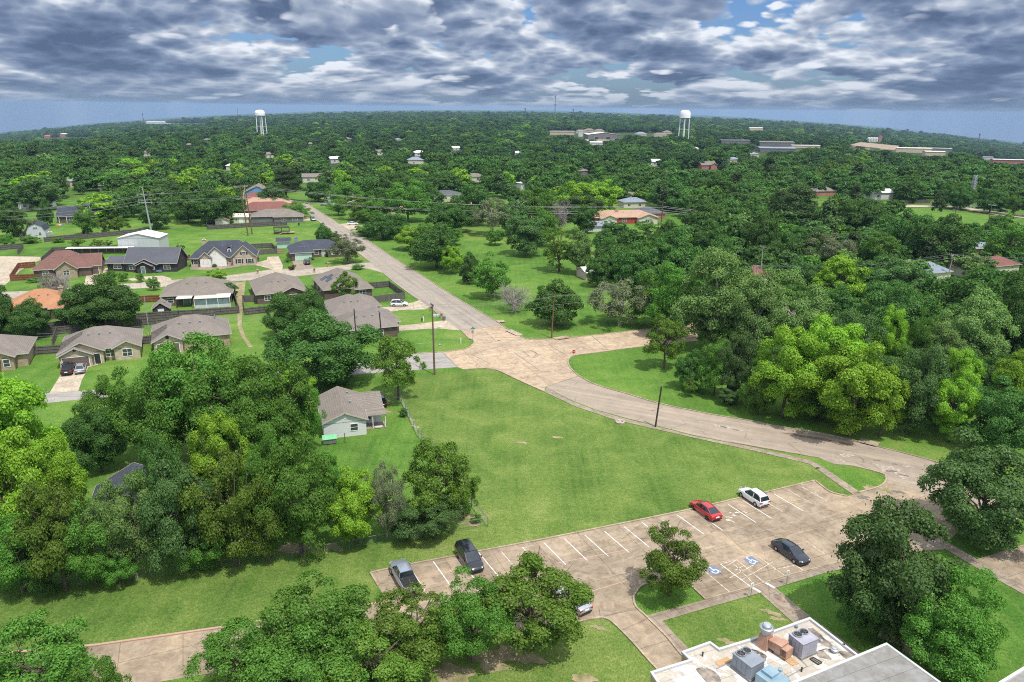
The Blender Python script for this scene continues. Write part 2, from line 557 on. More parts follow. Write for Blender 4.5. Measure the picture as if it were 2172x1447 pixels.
noisy('debris', (0.10, 0.07, 0.05), (0.26, 0.19, 0.13), 2.0, 0.95, detail=8, bump=0.6)
noisy('chalk', (0.30, 0.25, 0.20), (0.52, 0.48, 0.43), 2.6, 0.9, detail=9, lo=.50, hi=.66)
noisy('line_paint', (0.40, 0.36, 0.31), (0.66, 0.64, 0.61), 3.0, 0.7, detail=8, lo=.3, hi=.55)
noisy('worn_paint', (0.34, 0.28, 0.21), (0.60, 0.55, 0.49), 2.2, 0.7, detail=8, lo=.42, hi=.6)
noisy('red_paint', (0.38, 0.27, 0.21), (0.45, 0.28, 0.23), 2.0, 0.7, detail=8)
noisy('blue_paint', (0.17, 0.20, 0.26), (0.10, 0.18, 0.36), 2.5, 0.7, detail=8)
noisy('tar', (0.09, 0.08, 0.07), (0.24, 0.205, 0.17), 2.5, 0.7, detail=8)
noisy('iron', (0.05, 0.045, 0.04), (0.11, 0.09, 0.08), 4.0, 0.6, 0.3)
mat_shingle('shingle_tan', (0.135, 0.118, 0.102), (0.205, 0.18, 0.158), (0.285, 0.255, 0.228))
mat_shingle('shingle_taupe', (0.14, 0.122, 0.11), (0.205, 0.18, 0.163), (0.28, 0.25, 0.23))
noisy('fascia_tan', (0.40, 0.37, 0.33), (0.52, 0.49, 0.45), 1.5, 0.7)
mat_shingle('shingle_brown', (0.12, 0.065, 0.055), (0.18, 0.10, 0.085), (0.24, 0.14, 0.12))
mat_shingle('shingle_orange', (0.27, 0.13, 0.075), (0.40, 0.20, 0.11), (0.50, 0.27, 0.16))
mat_shingle('shingle_slate', (0.035, 0.04, 0.055), (0.06, 0.068, 0.09), (0.10, 0.11, 0.135))
mat_shingle('shingle_grey', (0.075, 0.08, 0.095), (0.10, 0.106, 0.125), (0.14, 0.145, 0.165))
mat_shingle('shingle_red', (0.14, 0.06, 0.05), (0.2, 0.09, 0.08), (0.26, 0.13, 0.11))
mat_shingle('shingle_pink', (0.32, 0.20, 0.14), (0.42, 0.27, 0.19), (0.50, 0.34, 0.25))
mat_shingle('shingle_bluegrey', (0.16, 0.19, 0.24), (0.22, 0.26, 0.32), (0.3, 0.34, 0.4))
mat_brick('brick_tan', (0.42, 0.33, 0.22), (0.30, 0.22, 0.14), (0.45, 0.40, 0.32))
mat_brick('brick_pale', (0.55, 0.44, 0.36), (0.45, 0.34, 0.27), (0.55, 0.5, 0.44))
mat_brick('brick_red', (0.24, 0.10, 0.07), (0.17, 0.075, 0.055), (0.28, 0.22, 0.18))
mat_brick('brick_brown', (0.15, 0.10, 0.08), (0.10, 0.07, 0.06), (0.2, 0.17, 0.15))
mat_brick('brick_dark', (0.06, 0.055, 0.055), (0.04, 0.04, 0.042), (0.09, 0.085, 0.085))
mat_brick('brick_stone', (0.52, 0.44, 0.30), (0.40, 0.33, 0.22), (0.50, 0.45, 0.36))
noisy('plaster_white', (0.66, 0.65, 0.62), (0.78, 0.77, 0.74), 1.0, 0.85)
noisy('siding_grey', (0.55, 0.57, 0.58), (0.68, 0.70, 0.71), 0.9, 0.7, stretch=(0.2, 0.2, 22), detail=3, bump=0.3)
noisy('siding_cream', (0.52, 0.50, 0.40), (0.62, 0.60, 0.50), 1.0, 0.7, stretch=(8, 8, 0.3))
noisy('siding_red', (0.30, 0.05, 0.04), (0.40, 0.08, 0.06), 1.0, 0.7)
noisy('siding_blue', (0.12, 0.25, 0.48), (0.18, 0.33, 0.58), 1.0, 0.7)
noisy('metal_wall', (0.44, 0.47, 0.49), (0.54, 0.57, 0.59), 1.0, 0.5, stretch=(6, 6, 0.1))
noisy('metal_roof_white', (0.72, 0.71, 0.70), (0.85, 0.84, 0.83), 1.2, 0.4, stretch=(0.2, 4, 1))
noisy('wood_grey', (0.07, 0.064, 0.06), (0.18, 0.165, 0.15), 5.0, 0.9, stretch=(1.6, 1.6, 0.15), bump=0.4)
noisy('wood_red', (0.15, 0.06, 0.035), (0.26, 0.11, 0.06), 5.0, 0.85, stretch=(1.6, 1.6, 0.15))
noisy('wood_tan', (0.30, 0.22, 0.14), (0.42, 0.32, 0.20), 4.0, 0.85, stretch=(1.6, 1.6, 0.15))
noisy('pole_wood', (0.10, 0.06, 0.04), (0.21, 0.135, 0.09), 3.0, 0.9, stretch=(3, 3, 0.2))
noisy('pole_dark', (0.03, 0.027, 0.024), (0.06, 0.05, 0.045), 3.0, 0.8, stretch=(3, 3, 0.2))
noisy('galv', (0.36, 0.39, 0.42), (0.50, 0.53, 0.56), 2.0, 0.45, 0.5)
noisy('wire_metal', (0.20, 0.21, 0.22), (0.30, 0.31, 0.32), 2.0, 0.5, 0.3)
noisy('chain_metal', (0.16, 0.175, 0.175), (0.26, 0.28, 0.28), 2.0, 0.5, 0.4)
noisy('white_trim', (0.70, 0.70, 0.68), (0.80, 0.80, 0.78), 1.5, 0.6)
noisy('tower_white', (0.74, 0.76, 0.78), (0.84, 0.85, 0.87), 0.2, 0.5)
noisy('black_trim', (0.02, 0.02, 0.024), (0.04, 0.04, 0.045), 2.0, 0.5)
noisy('garage_brown', (0.12, 0.095, 0.08), (0.16, 0.125, 0.105), 1.5, 0.6, stretch=(0.5, 0.5, 6))
noisy('garage_mint', (0.40, 0.60, 0.50), (0.48, 0.68, 0.58), 1.5, 0.6, stretch=(0.5, 0.5, 6))
noisy('bark', (0.07, 0.052, 0.04), (0.17, 0.135, 0.105), 3.0, 0.95, stretch=(2, 2, 0.4), bump=0.5)
noisy('bark_pale', (0.26, 0.24, 0.21), (0.42, 0.39, 0.35), 3.0, 0.95, stretch=(2, 2, 0.4))
noisy('twig_grey', (0.20, 0.175, 0.165), (0.33, 0.30, 0.285), 3.0, 0.95)
noisy('rubber', (0.018, 0.018, 0.018), (0.035, 0.034, 0.033), 4, 0.85)
noisy('alloy', (0.35, 0.36, 0.37), (0.5, 0.51, 0.52), 4, 0.3, 0.8)
noisy('plastic_black', (0.015, 0.015, 0.016), (0.03, 0.03, 0.03), 4, 0.5)
noisy('sign_red', (0.42, 0.03, 0.03), (0.5, 0.05, 0.04), 3, 0.5)
noisy('sign_green', (0.03, 0.22, 0.12), (0.05, 0.28, 0.16), 3, 0.5)
noisy('sign_white', (0.75, 0.75, 0.75), (0.85, 0.85, 0.85), 3, 0.5)
noisy('orange_plastic', (0.7, 0.2, 0.03), (0.8, 0.28, 0.05), 3, 0.6)
noisy('hvac_lilac', (0.30, 0.30, 0.36), (0.42, 0.42, 0.48), 0.9, 0.5, 0.1, detail=8)
noisy('hvac_grey', (0.20, 0.23, 0.27), (0.28, 0.31, 0.36), 0.9, 0.5, 0.1, detail=8)
noisy('hvac_blue', (0.22, 0.33, 0.40), (0.32, 0.44, 0.52), 0.9, 0.4, 0.3, detail=8)
noisy('duct_rust', (0.34, 0.19, 0.13), (0.50, 0.32, 0.24), 1.1, 0.7, 0.1, detail=8)
noisy('plywood', (0.36, 0.22, 0.11), (0.50, 0.33, 0.18), 1.3, 0.85, stretch=(0.5, 4, 1), detail=8)
noisy('tan_wall', (0.40, 0.28, 0.14), (0.52, 0.39, 0.22), 1.0, 0.85, stretch=(3, 3, 0.4))
noisy('tail_red', (0.35, 0.015, 0.015), (0.45, 0.03, 0.03), 4, 0.2)
noisy('lamp_clear', (0.65, 0.66, 0.68), (0.8, 0.8, 0.82), 4, 0.15)
noisy('far_white', (0.48, 0.48, 0.49), (0.62, 0.62, 0.62), 0.3, 0.7)
noisy('far_tan', (0.46, 0.38, 0.27), (0.56, 0.47, 0.35), 0.3, 0.8)
noisy('far_brick', (0.30, 0.13, 0.10), (0.40, 0.19, 0.15), 0.3, 0.8)
noisy('far_grey', (0.12, 0.12, 0.13), (0.18, 0.18, 0.19), 0.3, 0.8)
noisy('green_tin', (0.15, 0.42, 0.22), (0.22, 0.52, 0.3), 2, 0.5)
mat_glass('glass_dark')
mat_glass('glass_pale', (0.10, 0.14, 0.16))
mat_glass('car_glass', (0.012, 0.018, 0.026))
paint('car_red', (0.42, 0.008, 0.018), 0.28, 0.1, 0.5, 1.0)
paint('car_white', (0.74, 0.76, 0.80), 0.3, 0.0, 0.5, 1.0)
paint('car_navy', (0.012, 0.016, 0.035), 0.22, 0.2, 0.5, 1.0)
paint('car_black', (0.008, 0.010, 0.018), 0.2, 0.2, 0.5, 1.0)
paint('car_steel', (0.30, 0.34, 0.41), 0.3, 0.4, 0.5, 1.0)
paint('car_silver', (0.42, 0.45, 0.50), 0.3, 0.4, 0.5, 1.0)
def mat_membrane(name, grey):
    m, t, o = newmat(name)
    g = t.n('ShaderNodeTexCoord').outputs['Object']
    n = t.noise(g, 0.36, 4, 0.55, 1.3)
    n2 = t.noise(g, 1.1, 7, 0.7, 0.8)
    c = t.ramp(n, [(0.26, (0.20, 0.16, 0.12)), (0.335, (0.42, 0.36, 0.28)), (0.35, (0.56, 0.53, 0.48)), (0.372, (0.42, 0.385, 0.33)), (0.50, (0.47, 0.43, 0.37)),
                   (0.53, (0.40, 0.36, 0.31)), (0.54, (0.55, 0.54, 0.52)), (0.66, (0.62, 0.62, 0.61))])
    c = t.mix(t.ramp(n2, [(0.3, 0.55), (0.55, 0.0)]), c, (0.28, 0.24, 0.19))
    br = t.n('ShaderNodeTexBrick')
    br.offset = 0.0
    t.l(t.mapping(g, rot=(0, 0, R(-23))), br.inputs['Vector'])
    br.inputs['Scale'].default_value = 1.0
    br.inputs['Mortar Size'].default_value = 0.02
    br.inputs['Brick Width'].default_value = 9.0
    br.inputs['Row Height'].default_value = 1.6
    br.inputs['Color1'].default_value = (1, 1, 1, 1)
    br.inputs['Color2'].default_value = (0.94, 0.94, 0.93, 1)
    br.inputs['Mortar'].default_value = (0.5, 0.47, 0.42, 1)
    c = t.mix(1.0, c, br.outputs[0], 'MULTIPLY')
    if grey:
        c = t.mix(0.8, c, t.mix(1.0, t.ramp(n2, [(0.3, (0.13, 0.135, 0.14)), (0.7, (0.215, 0.215, 0.21))]), br.outputs[0], 'MULTIPLY'))
    pbsdf(t, o, c, 0.8, 0, 0.25)
mat_membrane('membrane_white', False)
mat_membrane('membrane_grey', True)
LEAF = {
    'oak': ((0.036, 0.094, 0.022), (0.066, 0.152, 0.032), (0.112, 0.222, 0.050)),
    'mid': ((0.052, 0.138, 0.020), (0.096, 0.222, 0.032), (0.155, 0.310, 0.054)),
    'lime': ((0.120, 0.245, 0.018), (0.195, 0.355, 0.028), (0.285, 0.465, 0.055)),
    'pale': ((0.094, 0.177, 0.045), (0.153, 0.260, 0.071), (0.224, 0.342, 0.109)),
    'olive': ((0.064, 0.130, 0.016), (0.112, 0.200, 0.026), (0.170, 0.270, 0.046)),
    'blue': ((0.046, 0.104, 0.03), (0.082, 0.165, 0.046), (0.137, 0.235, 0.076)),
    'pine': ((0.035, 0.068, 0.024), (0.059, 0.106, 0.035), (0.095, 0.151, 0.052)),
    'grey': ((0.106, 0.136, 0.065), (0.153, 0.189, 0.097), (0.218, 0.248, 0.142)),
    'deep': ((0.024, 0.062, 0.024), (0.042, 0.098, 0.034), (0.072, 0.145, 0.050)),  # foliage green darkened in colour to stand in for cloud shadow
    'plum': ((0.05, 0.02, 0.02), (0.08, 0.035, 0.03), (0.12, 0.05, 0.04)),
}
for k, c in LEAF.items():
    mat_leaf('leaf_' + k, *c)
# ------------------------------------------------------------------ land
def build_land():
    rr = [0, 40, 90, 150, 220, 300, 360] + [360 * 1.10 ** k for k in range(1, 43)]
    na = 240
    mb = MB()
    mb.v = [(0, 0, 0)]
    for r in rr[1:]:
        for j in range(na):
            a = 2 * PI * j / na
            x, y = r * math.sin(a), r * math.cos(a)
            w = 0.0
            if r > 2500:
                w = (math.sin(x * .0011 + 1) * math.cos(y * .0013) + math.sin(x * .0031 + y * .0022)) * min(9, (r - 2500) * .003)
            mb.v.append((x, y, land(x, y) + w))
    for j in range(na):
        mb.f.append((0, 1 + (j + 1) % na, 1 + j))
    for k in range(len(rr) - 2):
        for j in range(na):
            a, b = 1 + k * na + j, 1 + k * na + (j + 1) % na
            mb.f.append((a, b, b + na, a + na))
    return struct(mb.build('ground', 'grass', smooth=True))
build_land()

# ------------------------------------------------------------------ roads and paving (px outlines)
MAIN_R = [(650, 428), (660, 437), (698, 461), (746, 492.5), (772, 505), (842, 552), (900, 588), (933, 610), (994, 648), (1054, 683), (1062, 689)]
MAIN_L = [(979, 702), (974, 699), (944, 679.5), (914, 655), (886, 635), (850, 610), (809, 577), (760, 537), (704, 491), (660, 458), (638, 434)]
sheet('main_road', MAIN_R + MAIN_L, 0.02, 'road_surface')
CROSS_N = [(1062, 689), (1071, 695), (1086, 704), (1101.6, 712.6), (1113, 718), (1126.5, 720.4), (1168, 719.5), (1237, 714), (1361, 700), (1480, 686)]
CROSS_E = [(1480, 724), (1361, 736), (1265, 748.6), (1229, 752.7), (1214, 756), (1208, 761), (1205, 768), (1207, 776), (1213, 784), (1227, 797)]
CROSS_S = [(1157.6, 821), (1154, 831.5), (1099, 806.6), (1054.6, 786), (1036, 783), (1021, 782), (985.5, 784.5), (971, 779), (938.5, 747)]
CROSS_W = [(938.5, 747), (974, 743), (990, 739), (999, 735), (1005, 729), (1004, 722), (994, 719.5), (979, 702)]
sheet('crossing_road', CROSS_N + CROSS_E + CROSS_S + CROSS_W[1:-1] + [(979, 702)], 0.024, 'cross_concrete')
sheet('west_street', [(938.5, 747), (877, 751), (800, 757), (700, 776), (500, 797), (320, 816), (166, 830), (105, 834), (-40, 848), (-40, 872), (60, 860), (166, 848), (500, 820), (700, 800), (800, 791), (891, 784.5), (971, 779)], 0.02, 'street_surface')
CURVE_NE = [(1227, 797), (1265, 817), (1332, 836.5), (1395, 855.5), (1498, 877.5), (1600, 894.5), (1636, 902.6), (1747, 921), (1819, 937), (1871, 950.5), (1933, 966), (1983, 980), (2060, 1008), (2130, 1045), (2190, 1095)]
CURVE_SW = [(1879, 1017), (1871, 1005), (1809, 989), (1774, 986), (1755, 979), (1738, 972), (1624, 952), (1546, 938), (1470, 923), (1401, 905), (1332, 888), (1263, 869), (1207, 847), (1157.6, 821)]
sheet('curved_road', CURVE_NE + [(2120, 1110), (2000, 1066), (1930, 1036)] + CURVE_SW, 0.02, 'curve_surface')
LOT_TOP = [(786, 1216), (833, 1205), (1018, 1170), (1150.6, 1145), (1350, 1105), (1471, 1080), (1576, 1055.5), (1624, 1045), (1729, 1020), (1757, 1042), (1778.5, 1049.6), (1797, 1053)]
sheet('parking_lot', LOT_TOP + [(1822, 1045), (1856, 1036), (1877, 1026), (1879, 1017), (1930, 1036), (2000, 1066), (2060, 1100), (2010, 1150), (1990, 1140), (1900, 1160), (1733, 1205), (1664, 1223), (1592, 1246), (1496, 1272),
       (1460, 1238), (1374, 1238), (1360, 1243), (1347, 1260), (1344, 1271), (1349, 1288), (1369, 1307), (1385, 1323), (1416, 1354), (1443, 1387), (1480, 1424),
       (1432, 1458), (1388, 1415), (1341, 1362), (1305, 1326), (1297, 1318), (1286, 1314), (1275, 1311), (1250, 1315), (1220, 1321), (950, 1365), (640, 1405), (429, 1432), (338, 1447), (200, 1470), (0, 1500), (-60, 1400),
       (0, 1388), (202, 1370), (478, 1331), (640, 1305), (800, 1281), (815, 1268), (802, 1243)], 0.024, 'lot_concrete')
sheet('sidewalk', [(1154, 831.5), (1160, 823), (1207, 849), (1263, 871), (1332, 890), (1401, 907), (1470, 925), (1546, 939.5), (1593, 948), (1660, 963), (1723, 978), (1747, 992), (1822, 1043), (1809, 1049.6), (1716.6, 984.6), (1600, 957), (1484, 932), (1387, 910), (1304, 891), (1221, 863)], 0.05, 'walk_concrete')
sheet('sidewalk', [(1385, 1323), (1369, 1307), (1496, 1272.5), (1592, 1246.5), (1664, 1223.5), (1733, 1205.5), (1900, 1160.5), (1990, 1141), (2010, 1151), (2172, 1245), (2172, 1262), (2059, 1198.5), (2006, 1166), (1930, 1172), (1747, 1217), (1645, 1247.5), (1720, 1310), (1827, 1387), (1930, 1470), (1905, 1470), (1686, 1325), (1612, 1258.6), (1500, 1290), (1405, 1318), (1457, 1373), (1500, 1420), (1480, 1422), (1443, 1387), (1416, 1354)], 0.05, 'walk_concrete')
sheet('side_parking', [(2071, 1187), (2172, 1155), (2300, 1120), (2400, 1300), (2172, 1246)], 0.024, 'lot_concrete')
sheet('driveway', [(134, 776), (194, 770), (210, 766), (208, 774), (188, 779), (174, 806), (166, 830), (105, 834), (130, 793)], 0.028, 'drive_concrete')
sheet('driveway', [(541, 559), (566, 551), (567, 545), (591, 544), (600, 563), (598, 578), (577, 580), (575, 571), (540, 562)], 0.028, 'drive_concrete')
sheet('driveway', [(620, 554), (651, 553), (668, 569), (640, 573), (629, 574)], 0.028, 'walk_concrete')
sheet('driveway', [(796, 662), (796, 654), (850, 648), (881, 640), (890, 637), (911, 653), (900, 657), (850, 658), (830, 662)], 0.028, 'drive_concrete')
sheet('driveway', [(843, 697), (845, 691), (900, 686), (932, 681), (945, 679.5), (976, 701), (960, 700), (932, 697), (905, 698), (845, 702)], 0.028, 'drive_concrete')
sheet('back_street', [(-60, 622), (91, 616), (200, 607), (280, 601), (340, 596), (400, 591), (483, 585), (577, 572), (663, 568.5), (704, 566), (760, 558), (786, 557), (812, 579), (780, 570), (748, 572), (662, 583), (629, 587), (530, 595), (400, 603), (330, 610), (280, 613), (200, 619), (91, 628), (-60, 640)], 0.024, 'street_concrete')
sheet('driveway', [(271, 592), (300, 587), (345, 585), (362, 590), (366, 598), (340, 599), (322, 592), (280, 596)], 0.03, 'drive_concrete')
sheet('driveway', [(177, 608), (187, 570), (229, 569), (229, 576), (208, 584), (200, 606)], 0.03, 'drive_concrete')
sheet('driveway', [(-60, 543), (20, 544), (88, 545), (90, 550), (75, 556), (60, 565), (42, 575), (30, 588), (12, 604), (-60, 612)], 0.03, 'drive_concrete')
sheet('driveway', [(654, 460), (600, 462), (598, 470), (664, 468)], 0.03, 'drive_concrete')
sheet('driveway', [(715, 476), (742, 473), (800, 486), (792, 491), (745, 491)], 0.03, 'drive_concrete')
sheet('driveway', [(540, 548), (541, 560), (460, 573), (404, 572), (404, 567)], 0.026, 'walk_concrete')
sheet('dirt_track', [(497, 600), (521, 597), (516, 640), (512, 690), (521, 715), (536, 735), (528, 737), (511, 712), (504, 690), (503, 640)], 0.012, 'dirt')
sheet('far_road', [(1840, 437), (1915, 436), (2000, 437), (2050, 441), (2110, 450), (2200, 461), (2200, 467), (2110, 456), (2050, 446), (2000, 441), (1915, 440), (1840, 441)], 0.1, 'drive_concrete')
sheet('far_parking', [(1800, 320), (1822, 317), (1905, 326), (1895, 331)], 0.3, 'lot_concrete')
sheet('far_parking', [(1240, 296), (1300, 292), (1312, 299), (1246, 300)], 0.3, 'drive_concrete')
sheet('lawn', [(990, 786), (1021, 783), (1054.6, 787), (1099, 808), (1154, 833), (1221, 864), (1304, 892), (1387, 911), (1484, 933), (1600, 958), (1716, 985), (1807, 1050), (1797, 1052), (1778, 1049), (1757, 1041), (1729, 1019), (1624, 1044), (1471, 1079), (1350, 1104), (1150, 1144), (1018, 1169), (833, 1204), (786, 1215), (800, 1243), (800, 1280), (640, 1304), (478, 1330), (202, 1369), (0, 1387), (-200, 1410), (-200, 1290), (83, 1252), (248, 1236), (395, 1217), (545, 1195), (681, 1179), (800, 1157), (952, 1132), (1037, 1119), (1000, 1070), (958, 1010), (912, 954), (888, 927), (854, 856), (842, 838), (880, 800), (925, 790)], 0.004, 'grass_dry')
sheet('lawn', [(1405, 1318.5), (1612, 1259), (1686, 1320), (1600, 1352), (1525, 1375), (1457, 1373)], 0.004, 'grass_dry')
sheet('lawn', [(1290, 1318), (1341, 1363), (1388, 1416), (1432, 1460), (1300, 1500), (900, 1520), (600, 1500), (440, 1440), (640, 1406), (950, 1366), (1220, 1322), (1275, 1312)], 0.004, 'grass_dry')
rng = random.Random(5)
NB = [0]
def blotch(name, px, r, m, z, squash=0.6, n=22, k=1):
    for _ in range(k):
        c = G(px[0], px[1])
        NB[0] += 1
        z += .0006 * (NB[0] % 40)
        pts = []
        ph = rng.uniform(0, 6)
        for j in range(n):
            a = 2 * PI * j / n
            q = r * (0.72 + 0.22 * math.sin(2 * a + ph) + 0.16 * math.sin(5 * a + 2 * ph) + rng.uniform(-.12, .12))
            x, y = math.cos(a) * q, math.sin(a) * q * squash
            ca, sa = math.cos(R(-24)), math.sin(R(-24))
            pts.append((c.x + x * ca - y * sa, c.y + x * sa + y * ca, z))
        mb = MB()
        mb.poly(pts)
        struct(mb.build(name, m))
for px, r in (((1545, 908), 2.0), ((1525, 904), 1.1), ((1570, 913), 1.2), ((1795, 966), 1.6), ((1775, 975), 1.3), ((1888, 996), 2.2), ((1905, 1003), 1.5), ((1868, 988), 1.1), ((1915, 1012), 1.3), ((1925, 990), 0.9)):
    blotch('road_patch', px, r, 'chalk', 0.026)
for px, r in (((1535, 906), 0.7), ((1560, 912), 0.6), ((1890, 1000), 0.9), ((1915, 1008), 0.8), ((1860, 977), 0.6), ((1897, 985), .5)):
    blotch('road_patch', px, r, 'tar', 0.030)
for px, r in (((1556, 1094), .5), ((1548, 1098), .45), ((1563, 1088), .4), ((1545, 1104), .5), ((1552, 1089), .35), ((1580, 1087), .35)):
    blotch('road_patch', px, r, 'worn_paint', 0.029)
for px, r in (((1845, 1034), 1.5), ((1880, 1040), 1.4), ((1905, 1044), 1.0), ((1830, 1055), 1.1)):
    blotch('road_patch', px, r, 'tar' if r < 1.2 else 'dirt', 0.029)
blotch('road_patch', (1203, 823), 0.8, 'chalk', 0.026)
blotch('manhole_cover', (1734, 993.5), 0.42, 'iron', 0.056, 1.0)
blotch('manhole_cover', (1058, 723), 0.4, 'iron', 0.03, 1.0)
for px, r in (((1100, 938), 1.0), ((1112, 939), .8), ((1182, 928), 1.1), ((1104, 1394), 2.6), ((1040, 1400), 3.2), ((960, 1430), 3.0), ((1090, 1380), 2.2), ((1270, 1332), 1.0), ((1240, 1440), 1.6), ((1635, 1300), 1.2), ((1650, 1312), 1.0), ((1546, 1362), 1.2), ((640, 1165), 3.5), ((690, 1158), 2.6), ((860, 1120), 3.0), ((985, 1095), 2.2), ((1000, 1112), 1.6), ((880, 905), 1.1), ((872, 890), .9), ((820, 872), 1.6), ((1905, 1350), 3.0), ((1940, 1380), 2.6), ((250, 1170), 3.2), ((200, 1190), 2.0)):
    blotch('dirt', px, r, 'dirt', 0.008, 0.5)
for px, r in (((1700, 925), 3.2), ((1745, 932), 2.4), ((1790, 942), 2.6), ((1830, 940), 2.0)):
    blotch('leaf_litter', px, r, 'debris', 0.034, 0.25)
for px in ((995, 712), (1078, 703)):
    blotch('road_patch', px, 1.6, 'red_paint', 0.032, 0.35)

# ------------------------------------------------------------------ kerbs
def kerb(px, w=0.2, h=0.15, step=4, m='kerb_concrete'):
    return strip('kerb', smooth_line(px, step), w, 0.0, h, m)
kerb(MAIN_R + CROSS_N[1:])
kerb([(638, 434), (660, 458), (704, 491), (760, 537), (786, 557)], step=2)
kerb([(812, 579), (850, 610), (884, 634)], step=2)
kerb([(911, 652), (930, 667)], step=2)
kerb([(976, 699), (995, 718.5), (1003, 721.5), (1005.5, 727), (999, 735), (990, 739), (974, 743), (938.5, 747), (877, 751)])
kerb(CROSS_E[:1] + [(1361, 736), (1265, 748.6), (1229, 752.7), (1214, 756), (1208, 761), (1205, 768), (1207, 776), (1213, 784), (1227, 797)] + CURVE_NE[1:])
kerb([(1154, 831.5), (1099, 806.6), (1054.6, 786), (1036, 783), (1021, 782), (985.5, 784.5)])
kerb([(1546, 938), (1624, 952), (1738, 972)], 0.15)
kerb([(1774, 986), (1809, 989), (1871, 1005), (1879, 1014), (1879, 1019), (1873, 1028), (1856, 1036), (1822, 1045)], 0.22, m='kerb_concrete')
kerb([(802, 1243), (786, 1216)], step=1)
kerb(LOT_TOP[:9], step=1)
kerb(LOT_TOP[8:], step=2)
kerb([(1496, 1272), (1460, 1238)], step=1)
kerb([(1460, 1238), (1400, 1236), (1374, 1238), (1358, 1246), (1347, 1260), (1344, 1271), (1349, 1288), (1369, 1307), (1385, 1323), (1416, 1354), (1443, 1387), (1480, 1424)])
kerb([(1432, 1458), (1388, 1415), (1341, 1362), (1305, 1326), (1290, 1315), (1275, 1311), (1250, 1315), (1220, 1321), (1100, 1341)])
kerb([(0, 1388), (202, 1370), (478, 1331), (640, 1305), (800, 1281)], 0.25, 0.15, 1, 'red_paint')
kerb([(1496, 1272), (1592, 1246), (1664, 1223), (1733, 1205), (1860, 1171)], 0.15, 0.12, 1)
kerb([(400, 591), (483, 585), (577, 572)], 0.18, 0.12, 2)
kerb([(748, 572), (662, 583), (629, 587), (530, 595), (400, 603)], 0.18, 0.12, 2)
# storm drain inlets in the kerb
for i, (a, b, lab) in enumerate((((1178, 721), (1207, 716.5), 'long concrete storm drain inlet beside the utility pole on the cross street'),
                                 ((1076, 702), (1100, 713), 'reddish concrete storm drain inlet at the corner of the long road'),
                                 ((1055, 684.5), (1071, 683), 'short concrete storm drain inlet further up the long road'),
                                 ((1822, 937), (1862, 947), 'broken dark storm drain inlet under the lime green tree'))):
    pa, pb = G(*a), G(*b)
    d = (pb - pa).normalized()
    nrm = Vector((-d.y, d.x, 0))
    mid = (pa + pb) / 2
    L = (pb - pa).length / 2
    t = thing('storm_drain', lab, 'storm drain', mid, math.atan2(d.y, d.x), 'storm drain inlets in the kerbs')
    mb = MB(); mb.box(-L, -0.5, 0.0, L, 1.2, 0.2); mb.build('slab', 'kerb_concrete' if i else 'cross_concrete', t)
    mb = MB(); mb.box(-L * .8, -0.53, 0.04, L * .8, -0.505, 0.17); mb.build('opening', 'plastic_black', t)

# ------------------------------------------------------------------ painted markings
def line(name, a, b, w, m, z=0.032):
    return strip(name, [G(*a), G(*b)], w, z - 0.003, z, m)
S_TOP = [(866, 1199), (918, 1190), (969, 1180), (1014, 1171), (1062, 1169), (1107, 1160), (1152, 1150), (1196, 1142), (1239, 1134), (1281, 1126.5), (1322, 1116), (1360, 1107), (1399, 1099.5), (1434, 1091), (1473, 1084), (1508, 1076), (1542, 1069), (1574, 1061), (1607, 1054), (1640, 1047), (1670, 1039), (1700, 1033)]
sdir = (G(1288, 1206) - G(1231, 1153)).normalized()
mk = MB(); wk = MB()
for i, a in enumerate(S_TOP):
    p = G(*a)
    p = p + sdir * 0.15
    faded = i in (12, 15, 18, 20, 21, 4)
    strip('', [p, p + sdir * (4.2 if faded else 5.1)], 0.12, 0.029, 0.032, None, build=False, mb=wk if faded else mk)
S_BOT = [(1496, 1213, 1547, 1256), (1528, 1197, 1592, 1245), (1563, 1188, 1625, 1240), (1602, 1176, 1665, 1222), (1643, 1168, 1704, 1211), (1709, 1148, 1750, 1176)]
for i, (x0, y0, x1, y1) in enumerate(S_BOT):
    strip('', [G(x0, y0), G(x1, y1)], 0.11, 0.029, 0.032, None, build=False, mb=mk if i in (1, 4) else wk)
for a, b in (((1528, 1197), (1563, 1188)), ((1560, 1210), (1578, 1200)), ((1548, 1226), (1600, 1198)), ((1570, 1232), (1640, 1192)), ((1600, 1178), (1580, 1182)), ((1530, 1206), (1562, 1189)), ((1556, 1196), (1600, 1240)), ((1640, 1210), (1700, 1196))):
    strip('', [G(*a), G(*b)], 0.09, 0.029, 0.0315, None, build=False, mb=wk)
struct(mk.build('parking_lines', 'line_paint'))
struct(wk.build('faded_parking_lines', 'worn_paint'))
fl = MB()
for a, b in (((1489, 1202), (1600, 1178)), ((1600, 1178), (1700, 1152)), ((1180, 1195), (1340, 1165)), ((1230, 1262), (1330, 1232))):
    strip('', [G(*a), G(*b)], 0.12, 0.029, 0.031, None, build=False, mb=fl)
struct(fl.build('fire_lane_line', 'red_paint'))
cj = MB()
for a, b in (((1541, 1069), (1656, 1148)), ((1278, 1330), (1270, 1290)), ((1250, 1315), (1360, 1290))):
    strip('', [G(*a), G(*b)], 0.09, 0.027, 0.03, None, build=False, mb=cj)
for a, b in (((938, 747), (970, 778)), ((985, 718), (1110, 716)), ((1165, 732), (1203, 755)), ((1090, 748), (1150, 790)), ((1155, 822), (1227, 798)), ((980, 703), (1060, 690)), ((1000, 752), (1040, 772)), ((1255, 713), (1290, 742))):
    strip('', [G(*a), G(*b)], 0.14, 0.027, 0.03, None, build=False, mb=cj)
struct(cj.build('pavement_joints', 'tar'))
st = MB()
